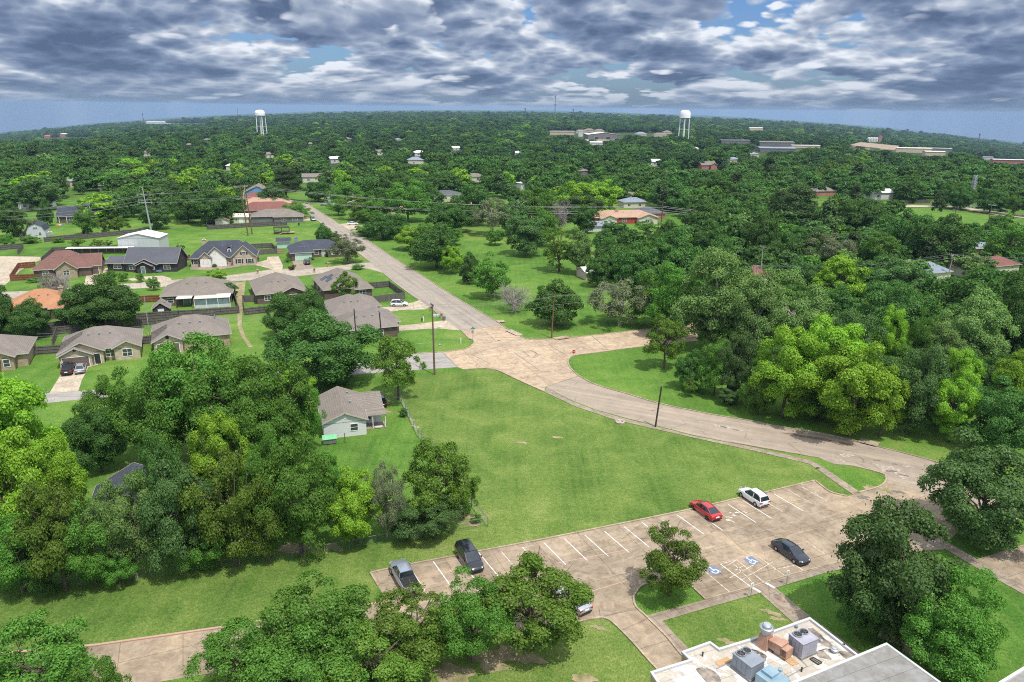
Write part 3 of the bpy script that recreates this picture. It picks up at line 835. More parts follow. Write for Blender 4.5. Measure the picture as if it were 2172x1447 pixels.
for pts in ([(1109, 744), (1115, 750), (1121, 755), (1116, 758)], [(1122, 743), (1134, 748), (1141, 752), (1140, 756), (1133, 760)], [(1125, 743), (1137, 749), (1134, 757), (1128, 760)]):
    strip('', smooth_line(pts, 5), 0.16, 0.027, 0.029, None, build=False, mb=st)
struct(st.build('tyre_marks', 'tar'))
cl = MB()
for a, b in (((985, 760), (1180, 737)), ((1180, 737), (1361, 716)), ((1000, 731), (1130, 723))):
    strip('', [G(*a), G(*b)], 0.35, 0.0255, 0.027, None, build=False, mb=cl)
struct(cl.build('faded_road_line', 'drive_concrete'))
for cx, cy in ((1515, 1210.5), (1594, 1190)):      # wheelchair bays
    c = G(cx, cy)
    ex = Vector((-sdir.y, sdir.x, 0)); ey = -sdir
    def q(u, v, z):
        p = c + ex * u + ey * v
        return (p.x, p.y, z)
    mb = MB(); mb.poly([q(-.65, -.7, .034), q(.65, -.7, .034), q(.65, .7, .034), q(-.65, .7, .034)])
    struct(mb.build('wheelchair_bay_square', 'blue_paint'))
    mb = MB()
    for k in range(14):        # wheel arc
        a0, a1 = R(150 + k * 18), R(150 + (k + 1) * 18)
        mb.poly([q(.42 * math.cos(a0) - .05, .42 * math.sin(a0) - .18, .038), q(.42 * math.cos(a1) - .05, .42 * math.sin(a1) - .18, .038), q(.29 * math.cos(a1) - .05, .29 * math.sin(a1) - .18, .038), q(.29 * math.cos(a0) - .05, .29 * math.sin(a0) - .18, .038)][::-1])
    mb.poly([q(-.16, -.1, .0385), q(0, -.1, .0385), q(0, .45, .0385), q(-.16, .45, .0385)])
    mb.poly([q(0.002, .05, .0385), q(.28, .05, .0385), q(.28, .17, .0385), q(0.002, .17, .0385)])
    mb.poly([q(.2, .048, .039), q(.34, .048, .039), q(.55, -.5, .039), q(.42, -.5, .039)])
    mb.poly([q(-.08 + .13 * math.cos(R(k * 36)), .62 + .13 * math.sin(R(k * 36)), .0385) for k in range(10)])
    struct(mb.build('wheelchair_symbol', 'line_paint'))
line('ramp_line', (1596, 1247), (1613, 1257), 0.3, 'line_paint', 0.056)
line('ramp_line', (1622, 1236), (1643, 1248), 0.3, 'line_paint', 0.056)
blotch('walk_mark', (1650, 1267), 0.7, 'tar', 0.055, 0.8)
blotch('walk_mark', (1654, 1272), 0.5, 'far_brick', 0.053, 0.8)
# ------------------------------------------------------------------ houses
def roof_mb(mb, x0, y0, x1, y1, h, kind, pitch, o=0.45, th=0.16):
    """hip / gx (ridge along x) / gy (ridge along y) roof over a rectangle, eaves at height h"""
    X0, Y0, X1, Y1 = x0 - o, y0 - o, x1 + o, y1 + o
    if kind == 'hip':
        w, d = X1 - X0, Y1 - Y0
        r = min(w, d) / 2
        zt = h + r * pitch
        if w >= d:
            a, b = (X0 + r, (Y0 + Y1) / 2, zt), (X1 - r - 1e-3, (Y0 + Y1) / 2, zt)
        else:
            a, b = ((X0 + X1) / 2, Y0 + r, zt), ((X0 + X1) / 2, Y1 - r - 1e-3, zt)
    elif kind == 'gx':
        zt = h + (Y1 - Y0) / 2 * pitch
        a, b = (X0, (Y0 + Y1) / 2, zt), (X1, (Y0 + Y1) / 2, zt)
    else:
        zt = h + (X1 - X0) / 2 * pitch
        a, b = ((X0 + X1) / 2, Y0, zt), ((X0 + X1) / 2, Y1, zt)
    c = [(X0, Y0, h), (X1, Y0, h), (X1, Y1, h), (X0, Y1, h)]
    lo = [(p[0], p[1], h - th) for p in c]
    if kind == 'gx' or (kind == 'hip' and X1 - X0 >= Y1 - Y0):
        if kind == 'gx':
            al, bl = (a[0], a[1], a[2] - th), (b[0], b[1], b[2] - th)
            mb.poly([c[0], c[1], b, a]); mb.poly([c[2], c[3], a, b])
            mb.poly([lo[0], al, bl, lo[1]]); mb.poly([lo[2], bl, al, lo[3]])
            mb.poly([c[3], c[0], a][::1] if 0 else [c[0], a, al, lo[0]]); mb.poly([a, c[3], lo[3], al]); mb.poly([c[1], lo[1], bl, b]); mb.poly([b, bl, lo[2], c[2]])
        else:
            mb.poly([c[0], c[1], b, a]); mb.poly([c[2], c[3], a, b]); mb.poly([c[3], c[0], a]); mb.poly([c[1], c[2], b]); mb.poly(lo[::-1])
        mb.poly([lo[0], lo[1], c[1], c[0]]); mb.poly([lo[2], lo[3], c[3], c[2]])
        if kind == 'hip':
            mb.poly([lo[1], lo[2], c[2], c[1]]); mb.poly([lo[3], lo[0], c[0], c[3]])
    else:
        if kind == 'gy':
            al, bl = (a[0], a[1], a[2] - th), (b[0], b[1], b[2] - th)
            mb.poly([c[3], c[0], a, b]); mb.poly([c[1], c[2], b, a])
            mb.poly([lo[3], bl, al, lo[0]]); mb.poly([lo[1], al, bl, lo[2]])
            mb.poly([c[0], lo[0], al, a]); mb.poly([a, al, lo[1], c[1]]); mb.poly([c[2], lo[2], bl, b]); mb.poly([b, bl, lo[3], c[3]])
        else:
            mb.poly([c[3], c[0], a, b]); mb.poly([c[1], c[2], b, a]); mb.poly([c[0], c[1], a]); mb.poly([c[2], c[3], b]); mb.poly(lo[::-1])
            mb.poly([lo[0], lo[1], c[1], c[0]]); mb.poly([lo[2], lo[3], c[3], c[2]])
        mb.poly([lo[1], lo[2], c[2], c[1]]); mb.poly([lo[3], lo[0], c[0], c[3]])
    return zt
def wall_mb(mb, x0, y0, x1, y1, h, kind, pitch, o=0.45, th=0.16):
    mb.box(x0, y0, 0, x1, y1, h - th - .004)
    if kind == 'gy':
        e = h - th - .006 + (o - 0.0) * pitch - .02
        zt = h - th - .02 + (x1 - x0 + 2 * o) / 2 * pitch
        i = len(mb.v); xm = (x0 + x1) / 2
        for y in (y0, y1):
            mb.v += [(x0, y, h - .3), (x1, y, h - .3), (x1, y, e), (xm, y, zt), (x0, y, e)]
        mb.f += [(i, i + 1, i + 2, i + 3, i + 4), (i + 9, i + 8, i + 7, i + 6, i + 5)]
    elif kind == 'gx':
        e = h - th - .006 + o * pitch - .02
        zt = h - th - .02 + (y1 - y0 + 2 * o) / 2 * pitch
        i = len(mb.v); ym = (y0 + y1) / 2
        for x in (x0, x1):
            mb.v += [(x, y0, h - .3), (x, y1, h - .3), (x, y1, e), (x, ym, zt), (x, y0, e)]
        mb.f += [(i + 4, i + 3, i + 2, i + 1, i), (i + 5, i + 6, i + 7, i + 8, i + 9)]
def opening(root, kind, u, z, w, h, face, pos, m=None, trim='white_trim'):
    """window / door / garage on the wall plane: face 'f' (front, y=pos), 'r' (x=pos), 'l' (x=pos) or 'b' (y=pos)"""
    def bx(mb, u0, z0, u1, z1, d0, d1):
        if face == 'f':
            mb.box(u0, pos - d1, z0, u1, pos - d0, z1)
        elif face == 'b':
            mb.box(u0, pos + d0, z0, u1, pos + d1, z1)
        elif face == 'r':
            mb.box(pos + d0, u0, z0, pos + d1, u1, z1)
        else:
            mb.box(pos - d1, u0, z0, pos - d0, u1, z1)
    if kind == 'win':
        mb = MB(); t = .09
        bx(mb, u - w / 2 - t, z - t, u + w / 2 + t, z, .0, .06); bx(mb, u - w / 2 - t, z + h, u + w / 2 + t, z + h + t, .0, .06)
        bx(mb, u - w / 2 - t, z, u - w / 2, z + h, .0, .06); bx(mb, u + w / 2, z, u + w / 2 + t, z + h, .0, .06)
        n = max(1, round(w / 0.95))
        for k in range(1, n):
            bx(mb, u - w / 2 + w * k / n - .035, z, u - w / 2 + w * k / n + .035, z + h, .0, .055)
        bx(mb, u - w / 2, z + h / 2 - .025, u + w / 2, z + h / 2 + .025, .0, .05)
        f = mb.build('window', trim, root)
        mb = MB(); bx(mb, u - w / 2, z, u + w / 2, z + h, .0, .02); mb.build('pane', m or 'glass_dark', f)
    elif kind == 'shut':
        mb = MB(); bx(mb, u - w / 2 - .55, z, u - w / 2 - .12, z + h, 0, .05); mb.build('shutter', m or 'black_trim', root)
        mb = MB(); bx(mb, u + w / 2 + .12, z, u + w / 2 + .55, z + h, 0, .05); mb.build('shutter', m or 'black_trim', root)
    elif kind == 'door':
        mb = MB(); bx(mb, u - w / 2, z, u + w / 2, z + h, 0, .05)
        d = mb.build('door', m or 'black_trim', root)
        mb = MB(); bx(mb, u - w / 2 - .1, z, u - w / 2, z + h + .1, 0, .07); bx(mb, u + w / 2, z, u + w / 2 + .1, z + h + .1, 0, .07); bx(mb, u - w / 2, z + h, u + w / 2, z + h + .1, 0, .07)
        mb.build('frame', trim, d)
    elif kind == 'garage':
        mb = MB(); n = 4
        for k in range(n):
            bx(mb, u - w / 2, z + h * k / n + .01, u + w / 2, z + h * (k + 1) / n - .01, 0, .04)
        d = mb.build('garage_door', m or 'garage_brown', root)
        mb = MB(); bx(mb, u - w / 2 - .12, z, u - w / 2, z + h + .12, 0, .06); bx(mb, u + w / 2, z, u + w / 2 + .12, z + h + .12, 0, .06); bx(mb, u - w / 2, z + h, u + w / 2, z + h + .12, 0, .06)
        mb.build('frame', trim, d)
    elif kind == 'posts':
        for k in range(int(w)):
            mb = MB(); uu = u + k * h; mb.box(uu - .09, pos - .09, 0, uu + .09, pos + .09, z); mb.build('porch_post', trim, root)
    elif kind == 'vent':
        mb = MB(); bx(mb, u - w / 2, z, u + w / 2, z + h, 0, .05); mb.build('gable_vent', m or 'black_trim', root)
SIGHT = []           # photo rectangles that the random trees leave free: x0, y0, x1, y1, base row
def house(label, px, ang, blocks, wall, roof, feats=(), h=2.75, pitch=0.45, name='house', cat='house', group=None, trim='white_trim', chimney=None, wing_wall=None, sight=True, off=(0, 0), z=0.0, overhang=0.45):
    """blocks: (x0, y0, x1, y1, kind[, h[, pitch]]) in metres from the front left corner seen at px"""
    p = G(px[0], px[1])
    c, s = math.cos(R(ang)), math.sin(R(ang))
    p = p + Vector((off[0] * c - off[1] * s, off[0] * s + off[1] * c, 0))
    t = thing(name, label, cat, p, R(ang), group)
    wm, rm = MB(), MB()
    W2 = MB()
    for i, b in enumerate(blocks):
        bh = b[5] if len(b) > 5 and b[5] else h
        bp = b[6] if len(b) > 6 else pitch
        wall_mb(W2 if (wing_wall and i) else wm, *b[:4], bh, b[4], bp, overhang)
        roof_mb(rm, *b[:4], bh, b[4], bp, overhang)
    wm.build('wall', wall, t)
    if wing_wall:
        W2.build('wing_wall', wing_wall, t)
    ro = rm.build('roof', roof, t)
    fm, vents = MB(), []
    for i, b in enumerate(blocks):
        bh = (b[5] if len(b) > 5 and b[5] else h) - .08
        bp = b[6] if len(b) > 6 else pitch
        o = overhang + .012
        X0, Y0, X1, Y1 = b[0] - o, b[1] - o, b[2] + o, b[3] + o
        z1 = bh + .0
        E = [((X0, Y0, bh), (X1, Y0, bh)), ((X0, Y1, bh), (X1, Y1, bh)), ((X0, Y0, bh), (X0, Y1, bh)), ((X1, Y0, bh), (X1, Y1, bh))]
        if b[4] == 'gy':
            E = E[2:]
            for y in (Y0, Y1):
                zt = bh + (X1 - X0) / 2 * bp
                E += [((X0, y, bh), ((X0 + X1) / 2, y, zt)), (((X0 + X1) / 2, y, zt), (X1, y, bh))]
        elif b[4] == 'gx':
            E = E[:2]
            for x in (X0, X1):
                zt = bh + (Y1 - Y0) / 2 * bp
                E += [((x, Y0, bh), (x, (Y0 + Y1) / 2, zt)), ((x, (Y0 + Y1) / 2, zt), (x, Y1, bh))]
        for a, q in E:
            fm.bar(a, q, .03, .2)
        if i == 0 and sight and px[1] > 420:
            r = min(X1 - X0, Y1 - Y0) / 2 * (.62)
            for k in range(3):
                if b[4] != 'gy':
                    x, y, zz = X0 + (X1 - X0) * (.36 + .13 * k), Y0 + r, bh + .08 + r * bp
                else:
                    x, y, zz = X1 - r, Y0 + (Y1 - Y0) * (.45 + .18 * k), bh + .08 + r * bp
                vm = MB(); vents.append(vm); vm.lathe([(.14, -.15), (.14, .22), (.2, .24), (.2, .34), (.03, .36)], (x, y, zz), 8)
    fm.build('fascia', 'fascia_tan', ro)
    for vm in vents:
        vm.build('vent', 'hvac_grey', ro)
    for f in feats:
        opening(t, *f[:6], *(f[6:] if len(f) > 6 else ()), **({'trim': trim} if len(f) < 8 else {}))
    if chimney:
        x, y, ch, m = chimney
        mb = MB(); mb.box(x - .5, y - .4, 2.0, x + .5, y + .4, ch); mb.box(x - .6, y - .5, ch, x + .6, y + .5, ch + .15); mb.box(x - .25, y - .25, ch + .15, x + .25, y + .25, ch + .5)
        mb.build('chimney', m, ro)
    pts = [PX(p + Vector((x * c - y * s, x * s + y * c, zz))) for b in blocks for x, y in ((b[0], b[1]), (b[2], b[1]), (b[0], b[3]), (b[2], b[3])) for zz in (0, 4)]
    if sight:
        SIGHT.append((min(q[0] for q in pts), min(q[1] for q in pts), max(q[0] for q in pts), max(q[1] for q in pts), max(q[1] for q in pts)))
    return t
WN = 'win'
house('tan brick house with stone gable and brown double garage door', (131, 778), 24,
      [(0, 1.0, 14.2, 12.5, 'hip'), (0, -.6, 7.6, 8, 'gy'), (.01, -1.6, 5.6, 5, 'gy', 2.5), (9.6, 0, 14.21, 7, 'gy')], 'brick_tan', 'shingle_taupe',
      [('garage', 2.8, .02, 4.6, 2.1, 'f', -1.6), ('vent', 2.8, 3.3, .5, .6, 'f', -1.6), ('door', 6.5, .05, 1.0, 2.1, 'f', -.6), (WN, 8.7, .8, 1.5, 1.3, 'f', 1.0), (WN, 11.9, .8, 1.7, 1.5, 'f', 0)], wing_wall='brick_stone', pitch=.5)
house('taupe roofed brick house with arched entry at the left edge', (59, 779), 24,
      [(-14, 1, 0, 12, 'hip'), (-9, -.8, -2, 7, 'gy'), (-8.5, -1.6, -4.5, 4, 'gy', 2.5)], 'brick_tan', 'shingle_taupe',
      [(WN, -3.2, .8, 1.0, 1.4, 'f', -.8), ('door', -6.5, .05, 1.3, 2.2, 'f', -1.6)], off=(0, 0), pitch=.5)
house('taupe hip roofed house half hidden by the trees beside the grass strip', (329, 751), 24,
      [(0, .6, 15, 13, 'hip'), (0, -.8, 5.5, 7, 'gy')], 'brick_tan', 'shingle_taupe', [('garage', 2.7, .02, 4.2, 2.1, 'f', -.8), ('vent', 2.7, 3.2, .6, .6, 'f', -.8)], wing_wall='brick_pale', pitch=.5)
t = house('grey shingle house with cream patio covers at its back', (345, 650), 16,
          [(0, 0, 17, 12.5, 'hip'), (8.5, -1.0, 13, 5, 'hip')], 'brick_brown', 'shingle_tan', [(WN, 2.0, .8, 1.4, 1.2, 'f', 0), ('door', 6.0, .05, 1.6, 2.1, 'f', 0, 'glass_pale')], pitch=.5)
mb = MB(); mb.box(3.8, -3.2, 2.42, 7.6, -.3, 2.54); mb.build('patio_cover', 'far_white', t)
mb = MB(); mb.box(8.2, -4.6, 2.5, 17.0, -1.2, 2.64); mb.box(12.8, -1.2, 2.55, 17.0, 1.0, 2.68); mb.build('patio_cover', 'siding_cream', t)
for x in (8.3, 11.2, 14.0, 16.9):
    mb = MB(); mb.box(x - .06, -4.55, 0, x + .06, -4.43, 2.5); mb.build('patio_post', 'white_trim', t)
mb = MB(); mb.box(8.4, -4.49, .9, 16.8, -4.47, 2.4); mb.build('patio_screen', 'glass_pale', t)
mb = MB(); mb.box(8.4, -4.51, 0.05, 16.8, -4.46, .9); mb.build('patio_wall', 'metal_wall', t)
for x in (3.9, 7.5):
    mb = MB(); mb.box(x - .06, -3.1, 0, x + .06, -2.98, 2.42); mb.build('patio_post', 'black_trim', t)
house('orange shingle roofed brick house with tall brick chimney', (15, 682), 24, [(0, 0, 14, 11.5, 'hip'), (9.5, -1.8, 14.2, 6, 'hip')], 'brick_brown', 'shingle_orange', [(WN, 4, .8, 1.6, 1.3, 'f', 0), (WN, 11.5, .8, 1.6, 1.3, 'f', -1.8)], chimney=(11.5, 5, 6.2, 'brick_tan'), pitch=.55)
house('steep brown roofed brick house with small dormer and red fence', (74, 592), 22, [(0, 0, 15, 11, 'hip'), (6, -1.8, 11.5, 6, 'gy', 2.8), (12, 2, 17.5, 9.5, 'gx')], 'brick_brown', 'shingle_brown', [(WN, 3, .8, 1.5, 1.4, 'f', 0), (WN, 8.7, 1, 1.5, 1.4, 'f', -1.8), ('garage', 14.8, .02, 4, 2.1, 'f', 2)], pitch=.75, wing_wall='brick_tan')
t = house('long charcoal brick house with grey metal roof and gabled porch', (268, 577), 4, [(0, 0, 15.4, 9.5, 'gx'), (-6, 1.2, 0, 8, 'gx', 2.6, .42), (3.6, -1.6, 9.8, 4, 'gy', 2.7, .5), (4.4, -2.4, 8.6, 3, 'gy', 2.5, .5)], 'brick_dark', 'shingle_grey',
          [(WN, 2, .9, 1.8, 1.2, 'f', 0), (WN, 12.5, .9, 1.9, 1.2, 'f', 0), ('door', 6.2, .05, 1.1, 2.1, 'f', -2.4, 'glass_pale'), (WN, 8.9, 1.2, .8, .8, 'f', -1.6), (WN, -3, .9, 2.2, 1.1, 'f', 1.2)], pitch=.8, h=2.8)
mb = MB(); mb.box(9.9, -1.9, .4, 11.4, -1.3, .85); mb.build('porch_bench', 'blue_paint', t)
house('tall metal barn with white sheet roof behind the charcoal house', (253, 535), 5, [(0, 0, 14, 9, 'gy')], 'metal_wall', 'metal_roof_white', [], h=5.0, pitch=.22, name='metal_barn', cat='barn', overhang=.2)
t = house('white and brick house with black shutters and blue slate roof', (405, 567), 14, [(0, .8, 20, 11.5, 'hip'), (3.0, -.6, 6.4, 6, 'gy', 2.9, .95), (4.6, -.2, 11.0, 7, 'gy', 3.0, .95), (13.0, -.4, 20.01, 8, 'gy', 3.0, .95)], 'brick_pale', 'shingle_slate',
          [(WN, 1.5, .8, 1.3, 1.4, 'f', .8), ('shut', 1.5, .8, 1.3, 1.4, 'f', .8), (WN, 4.7, .8, 1.3, 1.5, 'f', -.6), ('shut', 4.7, .8, 1.3, 1.5, 'f', -.6), ('door', 8.4, .05, 1.1, 2.2, 'f', -.2), (WN, 7.6, 3.9, .7, 1.0, 'f', -.2), (WN, 11.9, 1, .9, 1.0, 'f', .8), (WN, 15, .8, 1.2, 1.4, 'f', -.4), ('shut', 15, .8, 1.2, 1.4, 'f', -.4), (WN, 18.2, .8, 1.2, 1.4, 'f', -.4), ('shut', 18.2, .8, 1.2, 1.4, 'f', -.4), (WN, 16.6, 3.6, 1.1, .9, 'f', -.4), ('shut', 16.6, 3.6, 1.1, .9, 'f', -.4)],
          chimney=(3.5, 9, 7.2, 'brick_pale'), pitch=.8)
mb = MB(); mb.box(4.6, -.26, .02, 10.99, -.205, 2.75); mb.box(3.02, -.66, .02, 6.38, -.605, 2.6); mb.poly([(4.7, -.26, 2.75), (10.9, -.26, 2.75), (7.8, -.26, 5.6)]); mb.build('white_front', 'plaster_white', t)
mb = MB(); mb.box(11.3, 2.2, 3.6, 12.5, 6, 5.3); mb.build('dormer', 'plaster_white', t)
mb = MB(); mb.box(11.6, 2.13, 4.1, 12.2, 2.19, 5.0); mb.build('window', 'glass_dark', t)
mb = MB(); roof_mb(mb, 11.3, 2.2, 12.5, 6, 5.45, 'gy', .7, .2, .1); mb.build('roof', 'shingle_slate', t)
house('brick house with mint green garage door and slate blue hip roof', (619, 554), 22, [(0, 0, 7.2, 11, 'hip'), (0.5, 4.5, 18, 14, 'hip'), (12.5, 2.5, 18.01, 9, 'hip')], 'brick_brown', 'shingle_slate',
      [('garage', 3.9, .02, 5.2, 2.2, 'f', 0, 'garage_mint'), (WN, 8.8, .9, 1.4, 1.3, 'f', 4.5), ('door', 11.2, .05, 1.1, 2.1, 'f', 4.5, 'metal_wall'), (WN, 15.2, .9, 2.2, 1.3, 'f', 2.5), ('shut', 15.2, .9, 2.2, 1.3, 'f', 2.5, 'garage_mint')], chimney=(3.2, 12.5, 5.8, 'hvac_grey'), pitch=.5)
house('tan hip roofed brick house between the dirt track and solar house', (547, 646), 24, [(0, 0, 12.5, 17, 'hip'), (6.0, -.8, 12.0, 7, 'gy', 2.7, .45)], 'brick_brown', 'shingle_tan', [(WN, 2.6, .9, 1.5, 1.2, 'f', 0), (WN, 9, .9, 2.0, 1.2, 'f', -.8), (WN, 6, .9, 1.2, 1.2, 'l', 0), (WN, 12, .9, 1.2, 1.2, 'l', 0)], pitch=.5)
t = house('tan roofed brick house with dark solar panels by the corner', (689, 636), 24, [(0, 0, 12, 17, 'hip'), (7.5, -1.5, 12.6, 6, 'hip', 2.6)], 'brick_brown', 'shingle_tan', [(WN, 5, .9, 1.2, 1.2, 'l', 0), (WN, 11, .9, 1.2, 1.2, 'l', 0), (WN, 10, .8, 1.8, 1.3, 'f', -1.5), ('door', 5, .05, 1.6, 2.1, 'f', 0, 'glass_pale')], pitch=.55)
for (x, y) in ((1.6, 9.2), (2.3, 5.2), (3.0, 7.6)):
    zz = 2.75 + (x + .45) * .55
    mb = MB(); mb.rings([[(x - .8, y - 1.1, zz - .44 + .06), (x - .8, y + 1.1, zz - .44 + .06), (x - .8, y + 1.1, zz - .44 + .12), (x - .8, y - 1.1, zz - .44 + .12)], [(x + .8, y - 1.1, zz + .44 + .06), (x + .8, y + 1.1, zz + .44 + .06), (x + .8, y + 1.1, zz + .44 + .12), (x + .8, y - 1.1, zz + .44 + .12)]])
    mb.build('solar_panel', 'car_glass', t)
house('low taupe roofed house beside the driveway with the white car', (703, 693), 24, [(0, 0, 11.6, 13, 'hip'), (5.4, 5.0, 13.0, 14.5, 'hip', 2.8)], 'brick_brown', 'shingle_taupe', [(WN, 3, .8, 1.4, 1.2, 'f', 0)], pitch=.5)
house('low taupe roofed house nearest the crossing, behind the tall oaks', (722, 728), 24, [(0, 0, 13.0, 11, 'hip'), (6, 3, 14.2, 13.5, 'hip', 2.8)], 'brick_brown', 'shingle_taupe', [(WN, 9, .8, 1.4, 1.2, 'f', 0)], pitch=.5)
# the small cottage of the open lot
t = house('small grey clapboard cottage with brown roof and side porch', (688, 932), 18, [(0, 0, 6.6, 11.5, 'gy', 2.7, .42), (3.2, 4.2, 9.6, 11.49, 'gx', 2.68, .36)], 'siding_grey', 'shingle_tan',
          [(WN, 4.7, .95, 1.1, 1.1, 'f', 0, 'glass_dark'), ('vent', 3.4, 3.0, .35, .4, 'f', 0, 'sign_white'), (WN, 7.4, .8, .9, 1.5, 'f', 4.2, 'brick_brown')], pitch=.42, overhang=.35, name='cottage', cat='cottage')
mb = MB(); mb.poly([(6.3, 1.7, 2.42), (10.1, 1.7, 2.42), (10.1, 4.3, 2.74), (6.3, 4.3, 2.74)]); mb.poly([(6.3, 4.3, 2.64), (10.1, 4.3, 2.64), (10.1, 1.7, 2.32), (6.3, 1.7, 2.32)]); mb.poly([(6.3, 1.7, 2.32), (10.1, 1.7, 2.32), (10.1, 1.7, 2.42), (6.3, 1.7, 2.42)]); mb.poly([(10.1, 1.7, 2.32), (10.1, 4.3, 2.64), (10.1, 4.3, 2.74), (10.1, 1.7, 2.42)])
mb.build('porch_roof', 'shingle_tan', t)
for x in (7.9, 9.9):
    mb = MB(); mb.box(x - .06, 1.85, 0, x + .06, 1.97, 2.34); mb.build('porch_post', 'white_trim', t)
mb = MB(); mb.box(6.62, 1.8, 0, 10, 4.18, .12); mb.build('porch_floor', 'walk_concrete', t)
mb = MB(); mb.box(8.2, 1.7, .12, 9.4, 2.2, .3); mb.build('porch_step', 'metal_wall', t)
house('slate grey roofed house hidden among the trees at lower left', (196, 1146), 20, [(0, 0, 8.6, 8, 'gy', 3.0, .55)], 'brick_stone', 'shingle_slate', [(WN, 4, .8, 1.4, 1.2, 'f', 0)], pitch=.6)
# houses along the far end of the long road
g2 = 'red roofed houses along the long road'
house('grey tan roofed house with white eaves behind the long grey fence', (533, 473), 14, [(0, 0, 22, 12, 'hip'), (10, -2, 22.3, 8, 'hip', 2.7)], 'far_grey', 'shingle_tan', [(WN, 14, .8, 2, 1.2, 'f', -2), (WN, 19, .8, 2, 1.2, 'f', -2)], pitch=.4)
house('red brown hip roofed house second behind the long fence', (508, 459), 14, [(0, 0, 26, 12, 'hip'), (9, -1.5, 25, 8, 'gx', 2.8)], 'far_brick', 'shingle_red', [(WN, 4, .8, 2, 1.2, 'f', 0)], pitch=.5)
house('pinkish brown roofed house third behind the long fence', (510, 446), 14, [(0, 0, 25, 12, 'hip')], 'far_brick', 'shingle_pink', [(WN, 4, .8, 2, 1.2, 'f', 0)], pitch=.45)
house('dark red roofed house fourth behind the long fence', (508, 436), 14, [(0, 0, 24, 12, 'hip')], 'far_brick', 'shingle_red', [(WN, 8, .8, 2, 1.2, 'f', 0)], pitch=.5)
house('blue clapboard house with white gable at the far end of the row', (521, 424), 14, [(0, 0, 13, 14, 'gy', 4.2, .5)], 'siding_blue', 'shingle_tan', [(WN, 4, 1.8, 1.4, 1.4, 'f', 0), (WN, 8, 1.8, 1.4, 1.4, 'f', 0)], pitch=.5)
house('red roofed garden shed behind the grey board fence', (457, 479), 14, [(0, 0, 5.4, 5, 'gy', 2.4, .5)], 'siding_cream', 'shingle_red', [('garage', 2.7, .02, 3.2, 1.9, 'f', 0, 'siding_cream')], name='garden_shed', cat='shed')
house('cream garden shed with dark windows behind the grey board fence', (496, 473), 10, [(0, 0, 6.4, 4.5, 'gx', 2.6, .5)], 'siding_cream', 'siding_cream', [('door', 3.2, .05, 1.6, 2, 'f', 0, 'sign_white'), (WN, 1.2, 1, .8, .8, 'f', 0), (WN, 5.2, 1, .8, .8, 'f', 0)], name='garden_shed', cat='shed')
house('small slate roofed mint shed behind the blue roofed house', (588, 527), 14, [(0, 0, 4.6, 4, 'gx', 2.4, .5)], 'garage_mint', 'shingle_slate', [], name='garden_shed', cat='shed')
house('small grey shed with light gable beside the big yard tree', (139, 690), 24, [(0, 0, 3.6, 3.6, 'gy', 1.9, .75)], 'metal_wall', 'shingle_taupe', [('door', 1.8, .02, 1.2, 1.7, 'f', 0, 'sign_white')], name='garden_shed', cat='shed', overhang=.25)
house('small grey shed with taupe roof beside the cream patio covers', (325, 671), 20, [(0, 0, 3.8, 4, 'gy', 1.8, .75)], 'brick_dark', 'shingle_taupe', [('door', 1.9, .02, 1.2, 1.6, 'f', 0, 'sign_white')], name='garden_shed', cat='shed', overhang=.25)
t = thing('gambrel_shed', 'grey gambrel roofed barn shed at the far left yard', 'shed', G(58, 505), R(18))
prof = [(-3.2, 0), (3.2, 0), (3.2, 2.6), (2.3, 4.4), (0, 5.5), (-2.3, 4.4), (-3.2, 2.6)]
mb = MB(); mb.rings([[(x + 3.2, y, z) for x, z in prof] for y in (0, 7)]); mb.build('wall', 'metal_wall', t)
mb = MB()
for (xa, za), (xb, zb) in zip(prof[2:6], prof[3:7]):
    mb.rings([[(xa + 3.2, y, za + .03), (xb + 3.2, y, zb + .03), (xb + 3.2, y, zb + .2), (xa + 3.2, y, za + .2)] for y in (-.25, 7.25)])
mb.build('roof', 'shingle_slate', t)
opening(t, 'win', 3.2, 3.4, 1.6, .6, 'f', 0); opening(t, 'win', 4.6, 1.0, .9, 1.0, 'f', 0)
house('dark slate roofed two storey house among trees, far left', (122, 473), 12, [(0, 0, 16, 10, 'gx', 2.8, .7), (4, 6, 15, 14, 'hip', 5.2, .7)], 'brick_brown', 'shingle_slate', [('posts', 1, 2.7, 5, 3, 'f', -.4), (WN, 5, .8, 2, 1.4, 'f', 0), (WN, 10, .8, 2, 1.4, 'f', 0)], chimney=(13, 4, 7, 'plaster_white'))
house('slate roof showing between the trees at the left edge', (40, 443), 12, [(0, 0, 14, 9, 'hip', 3)], 'plaster_white', 'shingle_slate', [(WN, 3, .8, 1.5, 1.3, 'f', 0)])
# houses in the trees right of the long road
house('salmon roofed house with red walls behind the open meadow', (1262, 476), 12, [(0, 0, 30, 13, 'hip', 3, .35), (2, -4, 9, 6, 'gy', 3, .4), (20, -3, 29, 6, 'gy', 2.9, .35)], 'siding_red', 'shingle_pink', [(WN, 14, .8, 2, 1.4, 'f', 0), (WN, 5.5, .8, 2, 1.4, 'f', -4), (WN, 24, .8, 2, 1.4, 'f', -3)], chimney=(12, 5, 7, 'brick_tan'), wing_wall='siding_cream')
house('grey roofed house at the right end of the salmon roofed one', (1352, 466), 12, [(0, 0, 14, 12, 'hip', 3, .35)], 'far_brick', 'shingle_grey', [(WN, 8, .8, 1.5, 1.3, 'f', 0)])
house('blue grey outbuilding in front of the salmon roofed house', (1247, 492), 12, [(0, 0, 11, 7, 'gx', 2.5, .4)], 'siding_grey', 'shingle_bluegrey', [(WN, 8, .8, 1.5, 1.3, 'f', 0)], name='outbuilding', cat='outbuilding')
